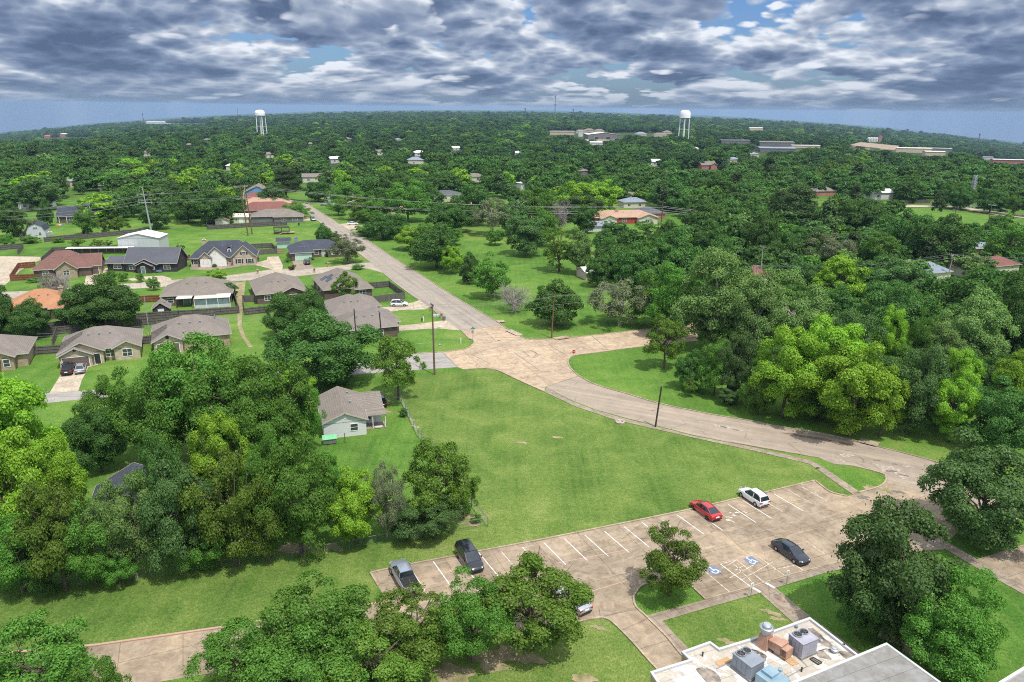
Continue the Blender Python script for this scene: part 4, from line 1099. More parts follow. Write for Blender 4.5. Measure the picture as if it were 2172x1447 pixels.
house('pale green bungalow behind the bright green trees', (1323, 441), 12, [(0, 0, 13, 9, 'hip', 3, .4)], 'siding_cream', 'shingle_bluegrey', [(WN, 3, .8, 1.5, 1.3, 'f', 0), (WN, 9, .8, 1.5, 1.3, 'f', 0)])
house('red walled house with grey roof by the long road', (793, 438), 12, [(0, 0, 15, 9, 'gx', 3, .4)], 'siding_red', 'shingle_grey', [(WN, 3, .8, 1.5, 1.3, 'f', 0, 'sign_white'), (WN, 9, .8, 1.5, 1.3, 'f', 0)])
house('tan roofed bungalow in front of the red walled house', (805, 458), 12, [(0, 0, 11, 9, 'gx', 2.9, .35)], 'far_tan', 'shingle_pink', [(WN, 5, .8, 1.5, 1.3, 'f', 0)])
house('tan roofed bungalow between the oaks left of the bare tree', (915, 447), 12, [(0, 0, 21, 9, 'gx', 2.9, .3)], 'far_grey', 'shingle_pink', [(WN, 5, .8, 1.5, 1.3, 'f', 0)])
house('grey flat roofed house behind the tan roofed bungalow', (918, 424), 12, [(0, 0, 16, 11, 'hip', 3, .3)], 'far_white', 'shingle_grey', [(WN, 5, .8, 2.5, 1.3, 'f', 0)])
house('slate roofed cottage peeping through the park trees', (1096, 440), 12, [(0, 0, 11, 9, 'gy', 3, .5)], 'far_white', 'shingle_grey', [(WN, 5, .8, 1.5, 1.3, 'f', 0)])
house('small white roofed shed in the thicket by the park', (1243, 595), 20, [(0, 0, 5, 7, 'gx', 2.4, .3)], 'brick_pale', 'metal_roof_white', [], name='garden_shed', cat='shed')
house('slate roofed bungalow at the far end of the long road', (697, 432), 14, [(0, 0, 17, 10, 'hip', 3, .4)], 'siding_grey', 'shingle_bluegrey', [(WN, 5, .8, 1.5, 1.3, 'f', 0)])
house('grey roofed bungalow behind the trees at the road end', (700, 405), 14, [(0, 0, 15, 10, 'hip', 3, .4)], 'far_tan', 'shingle_slate', [(WN, 5, .8, 1.5, 1.3, 'f', 0)])
house('bluish white house alone in the mid forest', (866, 349), 14, [(0, 0, 14, 9, 'hip', 4, .5)], 'siding_cream', 'shingle_bluegrey', [(WN, 5, .8, 1.5, 1.3, 'f', 0)])
house('red shingle roof among the pale green trees of the wood', (1588, 606), 22, [(0, 0, 9, 8, 'gx', 2.9, .5)], 'siding_cream', 'shingle_red', [(WN, 4, .8, 1.5, 1.3, 'f', 0)])
house('lilac grey roof sunk in the wood by the utility pole', (1965, 600), 22, [(0, 0, 10, 9, 'hip', 3, .5)], 'siding_cream', 'shingle_bluegrey', [])
house('maroon roofed house at the back of the wood', (2050, 590), 22, [(0, 0, 24, 9, 'hip', 3, .45)], 'siding_cream', 'shingle_red', [])
house('brick house with pale blue roof right of the dark oaks', (2036, 545), 10, [(0, 0, 15, 9, 'gx', 3, .4)], 'brick_red', 'shingle_bluegrey', [(WN, 9, .8, 1.5, 1.3, 'f', 0)])
house('brown gabled house halfway to the horizon', (1488, 360), 14, [(0, 0, 14, 9, 'gx', 4, .6), (8, -2, 14.01, 6, 'gy', 4, .6)], 'far_brick', 'shingle_taupe', [(WN, 4, 1, 1.5, 1.3, 'f', 0)])
house('grey brown roof behind the pines on the right', (1730, 416), 14, [(0, 0, 14, 9, 'hip', 3, .5)], 'far_brick', 'shingle_taupe', [])
# commercial roofs far out
noisy('far_roof', (0.40, 0.41, 0.42), (0.54, 0.55, 0.56), 0.2, 0.6, detail=8)
def hall(label, px, w, d, hh, wall, roof, ang=0, name='warehouse', cat='warehouse', kind='gx', pitch=.12, feats=()):
    roof = 'far_roof' if roof == 'metal_roof_white' and px[0] > 1500 else roof
    w, d, hh = (w * .8, d * .7, hh * .8) if px[0] > 1500 else (w, d, hh)
    return house(label, px, ang, [(0, 0, w, d, kind, hh, pitch)], wall, roof, feats, name=name, cat=cat, overhang=.5)
hall('dark hall with low white gable roof right of centre', (1247, 297), 56, 40, 9, 'far_grey', 'metal_roof_white', 5, kind='gy', feats=[('garage', 15, .1, 7, 5, 'f', 0, 'black_trim'), ('garage', 35, .1, 7, 5, 'f', 0, 'black_trim')])
hall('long grey flat roofed building left of the dark hall', (1166, 286), 50, 30, 6, 'far_tan', 'shingle_tan', 0)
hall('low white shed roof in front of the dark hall', (1252, 308), 18, 16, 4, 'far_white', 'metal_roof_white', 0)
hall('white storage tank building beside the dark hall', (1227, 290), 8, 8, 10, 'far_white', 'far_white', 0)
for i, (x, y, w, lab) in enumerate(((1222, 283, 26, 'brown roofed house left in the far row above the dark hall'), (1240, 280, 24, 'brown roofed house second in the far row above the dark hall'), (1262, 281, 22, 'brown roofed house right in the far row above the dark hall'), (1350, 288, 22, 'grey roofed house left of the right hand water tower'), (1388, 290, 26, 'brown roofed house close to the legs of the right hand water tower'), (1408, 284, 20, 'tan roofed house behind the legs of the right hand water tower'))):
    house(lab, (x, y), 8, [(0, 0, w, 14, 'hip', 4, .5)], 'far_tan', 'shingle_taupe' if i != 3 else 'shingle_bluegrey', [], group='houses far out around the dark hall')
hall('dark long school roof left of the two flat dark ones', (1530, 305), 60, 30, 7, 'far_grey', 'shingle_grey', 0)
hall('flat dark building in the middle of the right horizon wood', (1612, 310), 70, 30, 8, 'far_grey', 'shingle_taupe', 0)
hall('broad grey roof nearest in front of the flat dark building', (1612, 322), 60, 34, 6, 'far_grey', 'shingle_bluegrey', 0)
hall('low white strip of shops right of the grey roof', (1680, 314), 56, 18, 5, 'far_tan', 'metal_roof_white', 0)
hall('yellowish hall close to the right horizon', (1590, 277), 60, 40, 12, 'far_tan', 'siding_cream', 0)
hall('long cream shop building on the right', (1900, 323), 70, 24, 9, 'far_tan', 'siding_cream', -10)
hall('short cream shop building right of the long cream one', (1962, 332), 34, 20, 9, 'far_tan', 'siding_cream', -10)
hall('white roofed shop beside the two cream ones', (1866, 317), 36, 18, 6, 'far_tan', 'metal_roof_white', -5)
hall('long white roofed shed behind the cream shops', (1945, 318), 90, 18, 7, 'far_grey', 'metal_roof_white', -14)
hall('low tan roofed shop at the left end of the right shops', (1809, 317), 36, 20, 6, 'far_tan', 'shingle_tan', 0)
hall('white roofed shed at the far right edge', (2146, 347), 40, 14, 5, 'far_white', 'metal_roof_white', -12)
hall('red walled store with white roof near the right edge', (2106, 346), 46, 16, 6, 'far_brick', 'metal_roof_white', -12)
hall('small white kiosk left of the red walled store', (2086, 337), 18, 10, 5, 'far_white', 'metal_roof_white', -12)
hall('red brick block left in the far left trees', (94, 294), 42, 30, 12, 'far_brick', 'far_brick', 4)
hall('red and cream brick school in the far left trees', (128, 292), 80, 40, 14, 'far_brick', 'siding_cream', 4)
hall('long white hall on the far left horizon', (310, 262), 420, 60, 14, 'far_white', 'far_white', 4)
t = thing('grain_silo', 'cluster of white silos with brick lift shaft by far right shops', 'silo', G(1838, 306), 0)
for k in range(4):
    mb = MB(); mb.lathe([(4, 0), (4, 15), (2.5, 17), (.2, 17.6)], (4 + 8.2 * k * .8, 0, 0), 14); mb.build('tank', 'far_white', t, True)
mb = MB(); mb.box(29, -3, 0, 36, 4, 21); mb.build('lift_shaft', 'far_brick', t)
SIGHT.append((1830, 290, 1865, 308, 308))

cols = [('white', 'far_white', 'metal_roof_white'), ('grey', 'far_tan', 'shingle_bluegrey'), ('tan', 'far_grey', 'shingle_tan'), ('brown', 'siding_cream', 'shingle_taupe')]
for i, (x, y) in enumerate([(480, 362), (566, 336), (395, 314), (212, 408), (150, 398), (702, 347), (880, 332), (1002, 387), (1232, 374), (1335, 432), (1548, 347), (1850, 424), (1475, 322), (305, 332), (432, 302), (655, 312), (842, 302), (962, 322), (1092, 333), (642, 388), (735, 300), (250, 300), (1590, 335), (1380, 352), (1105, 402), (800, 330)]):
    nm_, wl, rf = cols[(i * 7 + i // 3) % 4]
    wh = 'left of the left tower' if x < 540 else 'right of the left tower' if x < 1100 else 'left of the right tower' if x < 1452 else 'right of the right tower'
    house(nm_ + ' roofed house glimpsed in the ' + ('far' if y < 345 else 'nearer') + ' forest ' + wh, (x, y), 8 + (i * 37) % 50, [(0, 0, 10 + i % 4 * 1.5, 8, 'gx' if i % 2 else 'hip', 4.0, .45)], wl, rf, [('win', 4, 1.4, 1.6, 1.4, 'f', 0)], group='houses glimpsed in the forest', sight=False)
    SIGHT.append((x + 2, y - 12, x + 5 + i % 3 * 3, y, y))
SIGHT.append((100, 762, 215, 838, 838)); SIGHT.append((0, 760, 110, 850, 850))
# ------------------------------------------------------------------ flat roofed school building, lower right
def flat_building(label, px, zt, wall, roof, coping, cat='school building', name='flat_roofed_building', drop=0.22):
    P3 = [G(x, y, zt) for x, y in px]
    area = sum(P3[i].x * P3[(i + 1) % len(P3)].y - P3[(i + 1) % len(P3)].x * P3[i].y for i in range(len(P3)))
    if area < 0:
        P3.reverse()
    o = P3[0].copy(); o.z = 0
    L = [Vector((p.x - o.x, p.y - o.y, 0)) for p in P3]
    n = len(L)
    def inset(d):
        out = []
        for i in range(n):
            a = (L[i] - L[i - 1]).normalized(); b = (L[(i + 1) % n] - L[i]).normalized()
            na, nb = Vector((-a.y, a.x, 0)), Vector((-b.y, b.x, 0))
            m = (na + nb)
            m = m / max(0.3, m.dot(na))
            out.append(L[i] + m * d)
        return out
    t = thing(name, label, cat, o)
    mb = MB()
    for i in range(n):
        a, b = L[i], L[(i + 1) % n]
        mb.poly([(a.x, a.y, 0), (b.x, b.y, 0), (b.x, b.y, zt - .1), (a.x, a.y, zt - .1)])
    mb.build('wall', wall, t)
    q = inset(0.17)
    mb = MB(); vs = [Vector((p.x, p.y, zt - drop)) for p in q]
    mb.v = [tuple(v) for v in vs]
    for tr in tessellate_polygon([vs]):
        a, b, c = (vs[i] for i in tr)
        mb.f.append(tuple(tr) if (b - a).cross(c - a).z > 0 else tuple(reversed(tr)))
    r = mb.build('roof', roof, t)
    o1 = inset(-0.06); q2 = inset(0.18)
    mb = MB()
    for i in range(n):
        j = (i + 1) % n
        a, b, c, d = o1[i], o1[j], q2[j], q2[i]
        mb.poly([(a.x, a.y, zt), (b.x, b.y, zt), (c.x, c.y, zt), (d.x, d.y, zt)])
        mb.poly([(a.x, a.y, zt - .22), (b.x, b.y, zt - .22), (b.x, b.y, zt), (a.x, a.y, zt)])
        mb.poly([(d.x, d.y, zt), (c.x, c.y, zt), (c.x, c.y, zt - drop - .02), (d.x, d.y, zt - drop - .02)])
    mb.build('coping', coping, r)
    return t
ZR = 4.0
flat_building('flat roofed school building with stained white roof and rooftop units',
              [(1717.7, 1309.8), (1597.6, 1353), (1525.7, 1375), (1506, 1360.7), (1447, 1382), (1463.6, 1398.8), (1380.7, 1425), (1430, 1500), (1700, 1570), (1900, 1480), (1818.6, 1387.7)], ZR + .22, 'tan_wall', 'membrane_white', 'far_roof')
flat_building('higher grey flat roof wing at the lower right of the school',
              [(1880.7, 1364), (1668, 1452), (1640, 1463), (1760, 1580), (2080, 1520), (1994, 1446)], ZR + .75, 'tan_wall', 'membrane_grey', 'far_roof', drop=.03)
flat_building('corner of a pale flat roof at the bottom right edge', [(2120, 1447), (2172, 1415), (2260, 1400), (2260, 1500), (2150, 1500)], 4.0, 'tan_wall', 'membrane_grey', 'far_white')
BA = R(23.5)
def on_roof(name, label, cat, px, rz=BA, group=None):
    p = G(px[0], px[1], ZR)
    return thing(name, label, cat, (p.x, p.y, ZR), rz, group)
def unit(t, w, d, h, m, fans=2, fx=0.3):
    mb = MB()
    mb.box(0, 0, .22, w, d, h)
    mb.box(-.05, -.05, h, w + .05, d + .05, h + .07)
    mb.build('casing', m, t)
    mb = MB(); mb.box(-.08, -.08, 0, w + .08, d + .08, .22); mb.build('curb', 'membrane_grey', t)
    mb = MB()
    for k in range(1, 4):
        mb.box(w * k / 4 - .01, -.02, .3, w * k / 4 + .01, -.001, h - .05)
    mb.box(.15, -.025, .5, w * .22, -.002, h * .75)
    for k in range(1, 3):
        mb.box(-.02, d * k / 3 - .01, .3, -.001, d * k / 3 + .01, h - .05)
    mb.build('panel_seams', 'hvac_grey', t)
    for k in range(fans):
        x, y = .45, d * (.30 + .42 * k)
        mb = MB(); mb.lathe([(.40, 0), (.42, .12), (.36, .12), (.34, .02)], (x, y, h + .07), 18, False)
        f = mb.build('fan', 'hvac_grey', t, True)
        mb = MB()
        mb.lathe([(.35, 0), (.35, .015)], (x, y, h + .07), 18)
        mb.build('well', 'plastic_black', f)
        mb = MB()
        for q in range(5):
            a = q * 2 * PI / 5
            mb.bar((x + .08 * math.cos(a), y + .08 * math.sin(a), h + .11), (x + .32 * math.cos(a), y + .32 * math.sin(a), h + .11), .13, .012)
        mb.lathe([(.1, 0), (.1, .06)], (x, y, h + .09), 10)
        mb.build('blades', 'iron', f)
# unit right: its long side runs from the left corner to the front corner
for (lc, fc, rc, hh, m, lab) in (((1669.4, 1376), (1699, 1400), (1729, 1385), 1.55, 'hvac_lilac', 'lilac grey rooftop air handler with two fans, nearer the building corner'),
                                 ((1551, 1416), (1590, 1447), (1619, 1432), 1.45, 'hvac_grey', 'dark grey rooftop air handler with two fans beside the blue unit')):
    a, b, c = G(*lc, ZR), G(*fc, ZR), G(*rc, ZR)
    ex = (b - a); w = ex.length; d = (c - b).length
    t = thing('rooftop_unit', lab, 'air conditioner', (a.x, a.y, ZR - .0), math.atan2(ex.y, ex.x), 'rooftop air conditioning units')
    unit(t, w, d, hh, m)
t = on_roof('rooftop_unit', 'light blue steel rooftop unit with raised square hood', 'air conditioner', (1600, 1452), R(-55))
mb = MB(); mb.box(0, 0, 0, 2.1, 1.8, 1.15); mb.build('casing', 'hvac_blue', t)
mb = MB(); mb.box(.15, .5, 1.15, 1.2, 1.5, 1.4); mb.build('hood', 'hvac_blue', t)
mb = MB(); mb.rings([[(2.1, .1, .2), (2.1, 1.7, .2), (2.1, 1.7, 1.1), (2.1, .1, 1.1)], [(2.7, .1, .2), (2.7, 1.7, .2), (2.7, 1.7, .55), (2.7, .1, .55)]]); mb.build('intake', 'hvac_blue', t)
a, b = G(1606, 1370, ZR), G(1650, 1398, ZR)
d = b - a
t = thing('kitchen_exhaust', 'rust brown exhaust duct with round silver fan cap on the school roof', 'exhaust duct', (a.x, a.y, ZR), math.atan2(d.y, d.x))
L = d.length
mb = MB()
for k, (u0, u1, w, z0, z1) in enumerate(((0.9, 1.55, 1.0, .35, 1.15), (1.57, 2.2, 1.15, .25, 1.2), (2.22, 2.7, .95, .35, 1.05), (2.72, L, 1.05, .2, 1.0))):
    mb.box(u0, .2, z0, u1, .2 + w, z1)
mb.build('duct', 'duct_rust', t)
mb = MB(); mb.rings([[(-.15, -.1, 0), (.95, -.1, 0), (.95, 1.15, 0), (-.15, 1.15, 0)], [(.02, .1, 1.35), (.8, .1, 1.35), (.8, .95, 1.35), (.02, .95, 1.35)]]); mb.build('plinth', 'duct_rust', t)
mb = MB(); mb.lathe([(.42, 1.36), (.46, 1.5), (.46, 1.75), (.62, 1.8), (.64, 2.05), (.58, 2.1), (.52, 2.0)], (.4, .52, 0), 20); mb.lathe([(.42, 2.0), (.4, 2.25), (.3, 2.36), (.05, 2.4)], (.4, .52, 0), 20)
mb.build('fan_cap', 'galv', t, True)
mb = MB()
for u in (1.3, 2.5):
    mb.box(u, .25, 0, u + .08, .33, .36); mb.box(u, 1.0, 0, u + .08, 1.08, .36)
mb.build('leg', 'iron', t)
def lath(name, label, cat, px, prof, m, n=16):
    p = G(px[0], px[1], ZR)
    mb = MB(); mb.lathe(prof, (0, 0, 0), n)
    return tag(mb.build(name, m, None, True, (p.x, p.y, ZR)), label, cat)
lath('roof_vent', 'squat round white vent cap near the grey wing', 'vent', (1769, 1383), [(.22, 0), (.22, .2), (.34, .22), (.36, .34), (.26, .4), (.25, .46), (.1, .52)], 'galv')
lath('roof_vent', 'small blue grey pipe vent behind the light blue unit', 'vent', (1654, 1429), [(.1, 0), (.1, .35), (.2, .37), (.2, .5), (.05, .55)], 'hvac_blue')
lath('roof_ball', 'tiny blue ball lying near the roof corner', 'ball', (1689, 1332), [(.02, 0), (.12, .06), (.15, .15), (.12, .24), (.02, .29)], 'blue_paint')
lath('roof_drain', 'silver drain dome in the dark rusty stain', 'roof drain', (1742, 1360), [(.16, 0), (.16, .08), (.1, .16), (.03, .18)], 'galv')
lath('roof_drain', 'silver drain dome between the two air handlers', 'roof drain', (1609, 1391), [(.16, 0), (.16, .08), (.1, .16), (.03, .18)], 'galv')
def plate(name, label, cat, pxs, m, h=.05, frame=None):
    q = [G(x, y, ZR) for x, y in pxs]
    o = q[0].copy()
    t = thing(name, label, cat, (o.x, o.y, ZR)) if frame else None
    mb = MB(); pts = [(p.x - o.x, p.y - o.y) for p in q]
    if sum(pts[i - 1][0] * pts[i][1] - pts[i][0] * pts[i - 1][1] for i in range(len(pts))) < 0:
        pts.reverse()
    mb.prism(pts, 0.006, h)
    ob = mb.build(name if not frame else 'glazing', m, t, loc=None if t else (o.x, o.y, ZR))
    if frame:
        mb = MB()
        for i in range(len(pts)):
            mb.bar((*pts[i - 1], h + .02), (*pts[i], h + .02), .09, .08)
        mid = lambda a, b: ((a[0] + b[0]) / 2, (a[1] + b[1]) / 2, h + .02)
        mb.bar(mid(pts[0], pts[1]), mid(pts[2], pts[3]), .06, .06)
        mb.build('frame', frame, t)
    else:
        tag(ob, label, cat)
plate('roof_panel', 'bare plywood panel at the foot of the rust duct', 'panel', [(1657, 1396), (1672, 1389), (1695, 1408), (1681, 1413)], 'plywood')
plate('roof_panel', 'brown plywood panel left of the dark air handler', 'panel', [(1516, 1405), (1542, 1394), (1552, 1402), (1526, 1415)], 'plywood')
plate('skylight', 'flat dark framed skylight near the grey wing', 'skylight', [(1718, 1399), (1725, 1396), (1743, 1407), (1735, 1411)], 'membrane_grey', .06, 'iron')
blot = MB()
for (px, r, sq) in (((1735, 1352), 1.7, .42), ((1748, 1362), .9, .5), ((1612, 1391), .9, .6), ((1747, 1390), .7, .8), ((1800, 1394), 1.0, .6), ((1505, 1436), 1.5, .6)):
    c = G(px[0], px[1], ZR)
    pts = []
    for j in range(22):
        a = 2 * PI * j / 22
        q = r * (.85 + .12 * math.sin(3 * a + px[0]) + rng.uniform(-.1, .1))
        x, y = q * math.cos(a), q * sq * math.sin(a)
        ca, sa = math.cos(R(-66)), math.sin(R(-66))
        pts.append((c.x + x * ca - y * sa, c.y + x * sa + y * ca, ZR + .006 + .004 * len(blot.f)))
    blot.poly(pts)
noisy('roof_dirt', (0.06, 0.05, 0.045), (0.36, 0.31, 0.26), 1.4, 0.9, detail=9)
struct(blot.build('roof_stains', 'roof_dirt'))
mb = MB(); mb.tube([G(1566, 1399, ZR) + Vector((0, 0, .1)), G(1590, 1384, ZR) + Vector((0, 0, .35)), G(1606, 1387, ZR) + Vector((0, 0, .3)), G(1609, 1390, ZR) + Vector((0, 0, .1))], .05, 6)
tag(mb.build('roof_pipe', 'iron', None, True), 'bent black pipe between the dark air handler and the roof drain', 'pipe')

for pts, rr, m, lab in (([(1520, 1420), (1556, 1404), (1600, 1404)], .03, 'hvac_grey', 'thin grey conduit running to the dark air handler'), ([(1700, 1402), (1712, 1415), (1668, 1438)], .03, 'hvac_grey', 'thin grey conduit running from the lilac air handler to the wing'), ([(1735, 1383), (1752, 1378), (1790, 1390)], .025, 'iron', 'thin dark pipe between the lilac air handler and the grey wing')):
    mb = MB(); mb.tube([G(x, y, ZR) + Vector((0, 0, .1)) for x, y in pts], rr, 5)
    tag(mb.build('roof_pipe', m, None, True), lab, 'pipe')
for i, q in enumerate(((1490, 1392), (1640, 1362), (1790, 1372), (1700, 1425))):
    lath('roof_vent', 'short dark plumbing vent ' + ('beside the notch of the school roof', 'behind the rust exhaust duct', 'at the right roof edge of the school', 'in front of the lilac air handler')[i], 'vent', q, [(.07, 0), (.07, .35), (.1, .36), (.1, .42)], 'iron', 8)
# ------------------------------------------------------------------ cars
def ring_y(mb, cx, cy, cz, prof, n=18):
    mb.rings([[(cx + r * math.cos(2 * PI * j / n), cy + y, cz + r * math.sin(2 * PI * j / n)) for j in range(n)] for r, y in prof])
CARS = {
    'sedan': dict(w=.91, body=[(-2.42, .70, .34, .62), (-2.36, .82, .26, .86), (-2.15, .88, .2, .97), (-1.5, .905, .18, 1.0), (-.5, .91, .17, .97), (.8, .91, .17, .95), (1.35, .90, .18, .90), (1.95, .87, .2, .80), (2.28, .80, .24, .70), (2.42, .66, .32, .56)],
                  cab=[(-1.95, .74, .98, .66, 1.0), (-1.05, .80, .98, .58, 1.38), (-.35, .82, .97, .60, 1.45), (.25, .82, .96, .60, 1.43), (1.28, .78, .90, .68, .93)], roof=(1, 3), wx=(-1.42, 1.43), wr=.33),
    'suv': dict(w=.93, body=[(-2.28, .74, .42, .72), (-2.24, .86, .32, 1.0), (-2.0, .91, .26, 1.08), (-1.3, .93, .24, 1.07), (0, .93, .24, 1.04), (.9, .93, .24, 1.02), (1.35, .91, .25, 1.0), (1.9, .87, .28, .92), (2.16, .80, .32, .80), (2.28, .66, .4, .62)],
                cab=[(-2.18, .80, 1.04, .70, 1.08), (-1.85, .82, 1.06, .66, 1.58), (-.9, .84, 1.05, .68, 1.68), (.15, .84, 1.03, .66, 1.66), (1.18, .80, 1.0, .72, 1.04)], roof=(1, 3), wx=(-1.36, 1.38), wr=.37),
    'van': dict(w=.98, body=[(-2.52, .80, .40, .8), (-2.48, .92, .30, 1.1), (-2.2, .97, .24, 1.16), (-1.2, .98, .22, 1.12), (0, .98, .22, 1.08), (1.1, .97, .22, 1.05), (1.5, .95, .24, 1.0), (2.05, .90, .26, .90), (2.38, .82, .3, .78), (2.52, .68, .38, .6)],
                cab=[(-2.45, .86, 1.1, .80, 1.15), (-2.25, .88, 1.12, .74, 1.68), (-1.0, .90, 1.1, .76, 1.78), (.35, .90, 1.07, .74, 1.74), (1.42, .84, 1.0, .76, 1.04)], roof=(1, 3), wx=(-1.5, 1.55), wr=.36),
    'pickup': dict(w=1.0, body=[(-2.9, .84, .5, .8), (-2.86, .96, .44, 1.18), (-2.6, .99, .42, 1.22), (-.9, 1.0, .4, 1.22), (0.1, 1.0, .38, 1.2), (1.2, 1.0, .38, 1.18), (1.6, .98, .4, 1.16), (2.4, .95, .42, 1.1), (2.78, .88, .46, 1.0), (2.9, .74, .5, .8)],
                   cab=[(-.98, .86, 1.2, .80, 1.25), (-.82, .88, 1.2, .70, 1.84), (-.1, .90, 1.2, .72, 1.9), (.62, .90, 1.18, .72, 1.88), (1.48, .86, 1.16, .78, 1.2)], roof=(1, 3), wx=(-1.75, 1.8), wr=.42),
}
def make_car(kind, m, label, loc, rz, group=None, detail=True, cat=None, rim='alloy'):
    s = CARS[kind]
    t = thing({'sedan': 'parked_sedan', 'suv': 'parked_crossover', 'van': 'parked_van', 'pickup': 'pickup_truck'}[kind], label, cat or {'sedan': 'car', 'suv': 'car', 'van': 'car', 'pickup': 'truck'}[kind], loc, rz, group)
    mb = MB()
    rr = []
    for x, w, zb, zt in s['body']:
        h = zt - zb
        half = [(w * .88, zb), (w * .985, zb + .18 * h), (w, zb + .42 * h), (w * .985, zb + .72 * h), (w * .93, zb + .93 * h), (w * .78, zt), (w * .4, zt + .025)]
        rr.append([(x, y, z) for y, z in half] + [(x, -y, z) for y, z in reversed(half)])
    mb.rings(rr)
    mb.build('body', m, t, True)
    cab = s['cab']
    mb = MB()
    mb.rings([[(x, wb, zb), (x, wt, zt), (x, wt * .5, zt + .015), (x, -wt * .5, zt + .015), (x, -wt, zt), (x, -wb, zb)] for x, wb, zb, wt, zt in cab])
    win = mb.build('windows', 'car_glass', t)
    i0, i1 = s['roof']
    mb = MB()
    rs = []
    for k in range(i0, i1 + 1):
        x, wb, zb, wt, zt = cab[k]
        x += {i0: -.05, i1: .05}.get(k, 0)
        rs.append([(x, wt + .015, zt - .05), (x, wt * .9, zt + .012), (x, wt * .45, zt + .04), (x, -wt * .45, zt + .04), (x, -wt * .9, zt + .012), (x, -wt - .015, zt - .05)])
    mb.rings(rs)
    for sgn in (1, -1):
        for k in (0, i1):
            a, b = cab[k], cab[k + 1]
            mb.bar((a[0], sgn * (a[3] if k else a[1]), a[4] if k else a[2]), (b[0], sgn * (b[1] if k else b[3]), b[2] if k else b[4]), .075, .06)
        xm = (cab[1][0] + cab[3][0]) / 2 + .1
        mb.bar((xm, sgn * (cab[2][1] + .004), cab[2][2]), (xm, sgn * (cab[2][3] + .01), cab[2][4] - .02), .1, .03)
    mb.build('roof', m, t, True)
    if not detail:
        wsx = s['wx']
    wheel_src = None
    for x in s['wx']:
        for sgn in (1, -1):
            mb = MB(); r = s['wr']; y = sgn * (s['w'] - .10)
            ring_y(mb, 0, 0, 0, [(r * .62, -.115 * sgn), (r * .95, -.115 * sgn), (r, -.07 * sgn), (r, .07 * sgn), (r * .95, .115 * sgn), (r * .62, .115 * sgn)])
            wh = mb.build('wheel', 'rubber', t, True, (x, y, r))
            mb = MB()
            ring_y(mb, 0, 0, 0, [(r * .6, .0), (r * .62, .10 * sgn), (r * .5, .118 * sgn), (r * .12, .125 * sgn)], 12)
            mb.build('rim', rim, wh)
    if detail:
        b0, b1 = s['body'][0], s['body'][-1]
        for sgn in (1, -1):
            hx = s['body'][-2]
            mb = MB(); mb.rings([[(hx[0] - .14, sgn * (hx[1] + .03), hx[3] - .1), (hx[0] - .14, sgn * (hx[1] + .02), hx[3] - .0), (hx[0] + .08, sgn * hx[1] * .72, hx[3] - .02), (hx[0] + .1, sgn * hx[1] * .72, hx[3] - .12)], [(hx[0] - .14, sgn * (hx[1] - .1), hx[3] - .1), (hx[0] - .14, sgn * (hx[1] - .1), hx[3] + .012), (hx[0] + .02, sgn * hx[1] * .55, hx[3] + .01), (hx[0] + .06, sgn * hx[1] * .55, hx[3] - .1)]])
            mb.build('headlight', 'lamp_clear', t)
            tx = s['body'][1]
            mb = MB(); mb.box(tx[0] - .045, sgn * tx[1] * .58, tx[3] - .24, tx[0] + .1, sgn * (tx[1] + .015), tx[3] - .06)
            mb.build('tail_light', 'tail_red', t)
            mx = cab[3][0] + .62
            mb = MB(); mb.box(mx - .08, sgn * s['w'], cab[3][2] + .02, mx + .08, sgn * (s['w'] + .17), cab[3][2] + .17)
            mb.build('mirror', m, t)
        mb = MB(); mb.box(b0[0] - .035, -.26, b0[2] + .28, b0[0] + .02, .26, b0[2] + .42); mb.build('licence_plate', 'sign_white', t)
        mb = MB(); mb.box(b1[0] - .05, -.5, b1[2] + .06, b1[0] + .02, .5, b1[2] + .2); mb.build('grille', 'plastic_black', t)
        mb = MB(); mb.box(b0[0] - .03, -.7, b0[2] - .02, b0[0] + .1, .7, b0[2] + .12); mb.build('bumper', 'plastic_black', t)
    if kind == 'suv' and detail:
        for sgn in (1, -1):
            mb = MB(); mb.bar((cab[1][0] + .15, sgn * .6, cab[1][4] + .12), (cab[3][0], sgn * .6, cab[3][4] + .07), .04, .04); mb.build('roof_rail', 'plastic_black', t)
    if kind == 'pickup':
        mb = MB()
        for k in range(4):
            mb.box(-2.78 + k * .45, -.86, 1.225, -2.78 + (k + 1) * .45 - .02, .86, 1.27)
        mb.build('bed_cover', 'plastic_black', t)
    return t
def heading(a, b):
    d = G(*b) - G(*a)
    return math.atan2(d.y, d.x)
hd = math.atan2(-sdir.y, -sdir.x)
def nose(px, rz, L):
    p = G(*px); return p + Vector((-math.cos(rz), -math.sin(rz), 0)) * L
def tail(px, rz, L):
    p = G(*px); return p + Vector((math.cos(rz), math.sin(rz), 0)) * L
def setz(p, z=.03):
    return Vector((p.x, p.y, z))
make_car('sedan', 'car_red', 'red sedan parked nose to the lawn', setz(tail((1521, 1108), heading((1504, 1105), (1476, 1084)), 2.4)), heading((1504, 1105), (1476, 1084)), rim='iron')
make_car('suv', 'car_white', 'white crossover parked nose to the lawn in the right hand bays', setz(tail((1622, 1079), heading((1608.4, 1074.5), (1584, 1058)), 2.25)), heading((1608.4, 1074.5), (1584, 1058)))
make_car('sedan', 'car_navy', 'dark navy sedan parked facing the school walk', setz(nose((1709, 1202), heading((1664.7, 1174), (1696, 1196)), 2.4)), heading((1664.7, 1174), (1696, 1196)))
make_car('van', 'car_black', 'glossy black minivan parked with its windscreen towards the trees', setz(nose((1014, 1219), heading((976, 1188), (996.6, 1217.7)), 2.5)), heading((976, 1188), (996.6, 1217.7)))
make_car('pickup', 'car_steel', 'steel blue pickup truck with black bed cover at the lot corner', setz(nose((843, 1207), heading((899, 1259), (869, 1207)), 2.6)), heading((899, 1259), (869, 1207)))
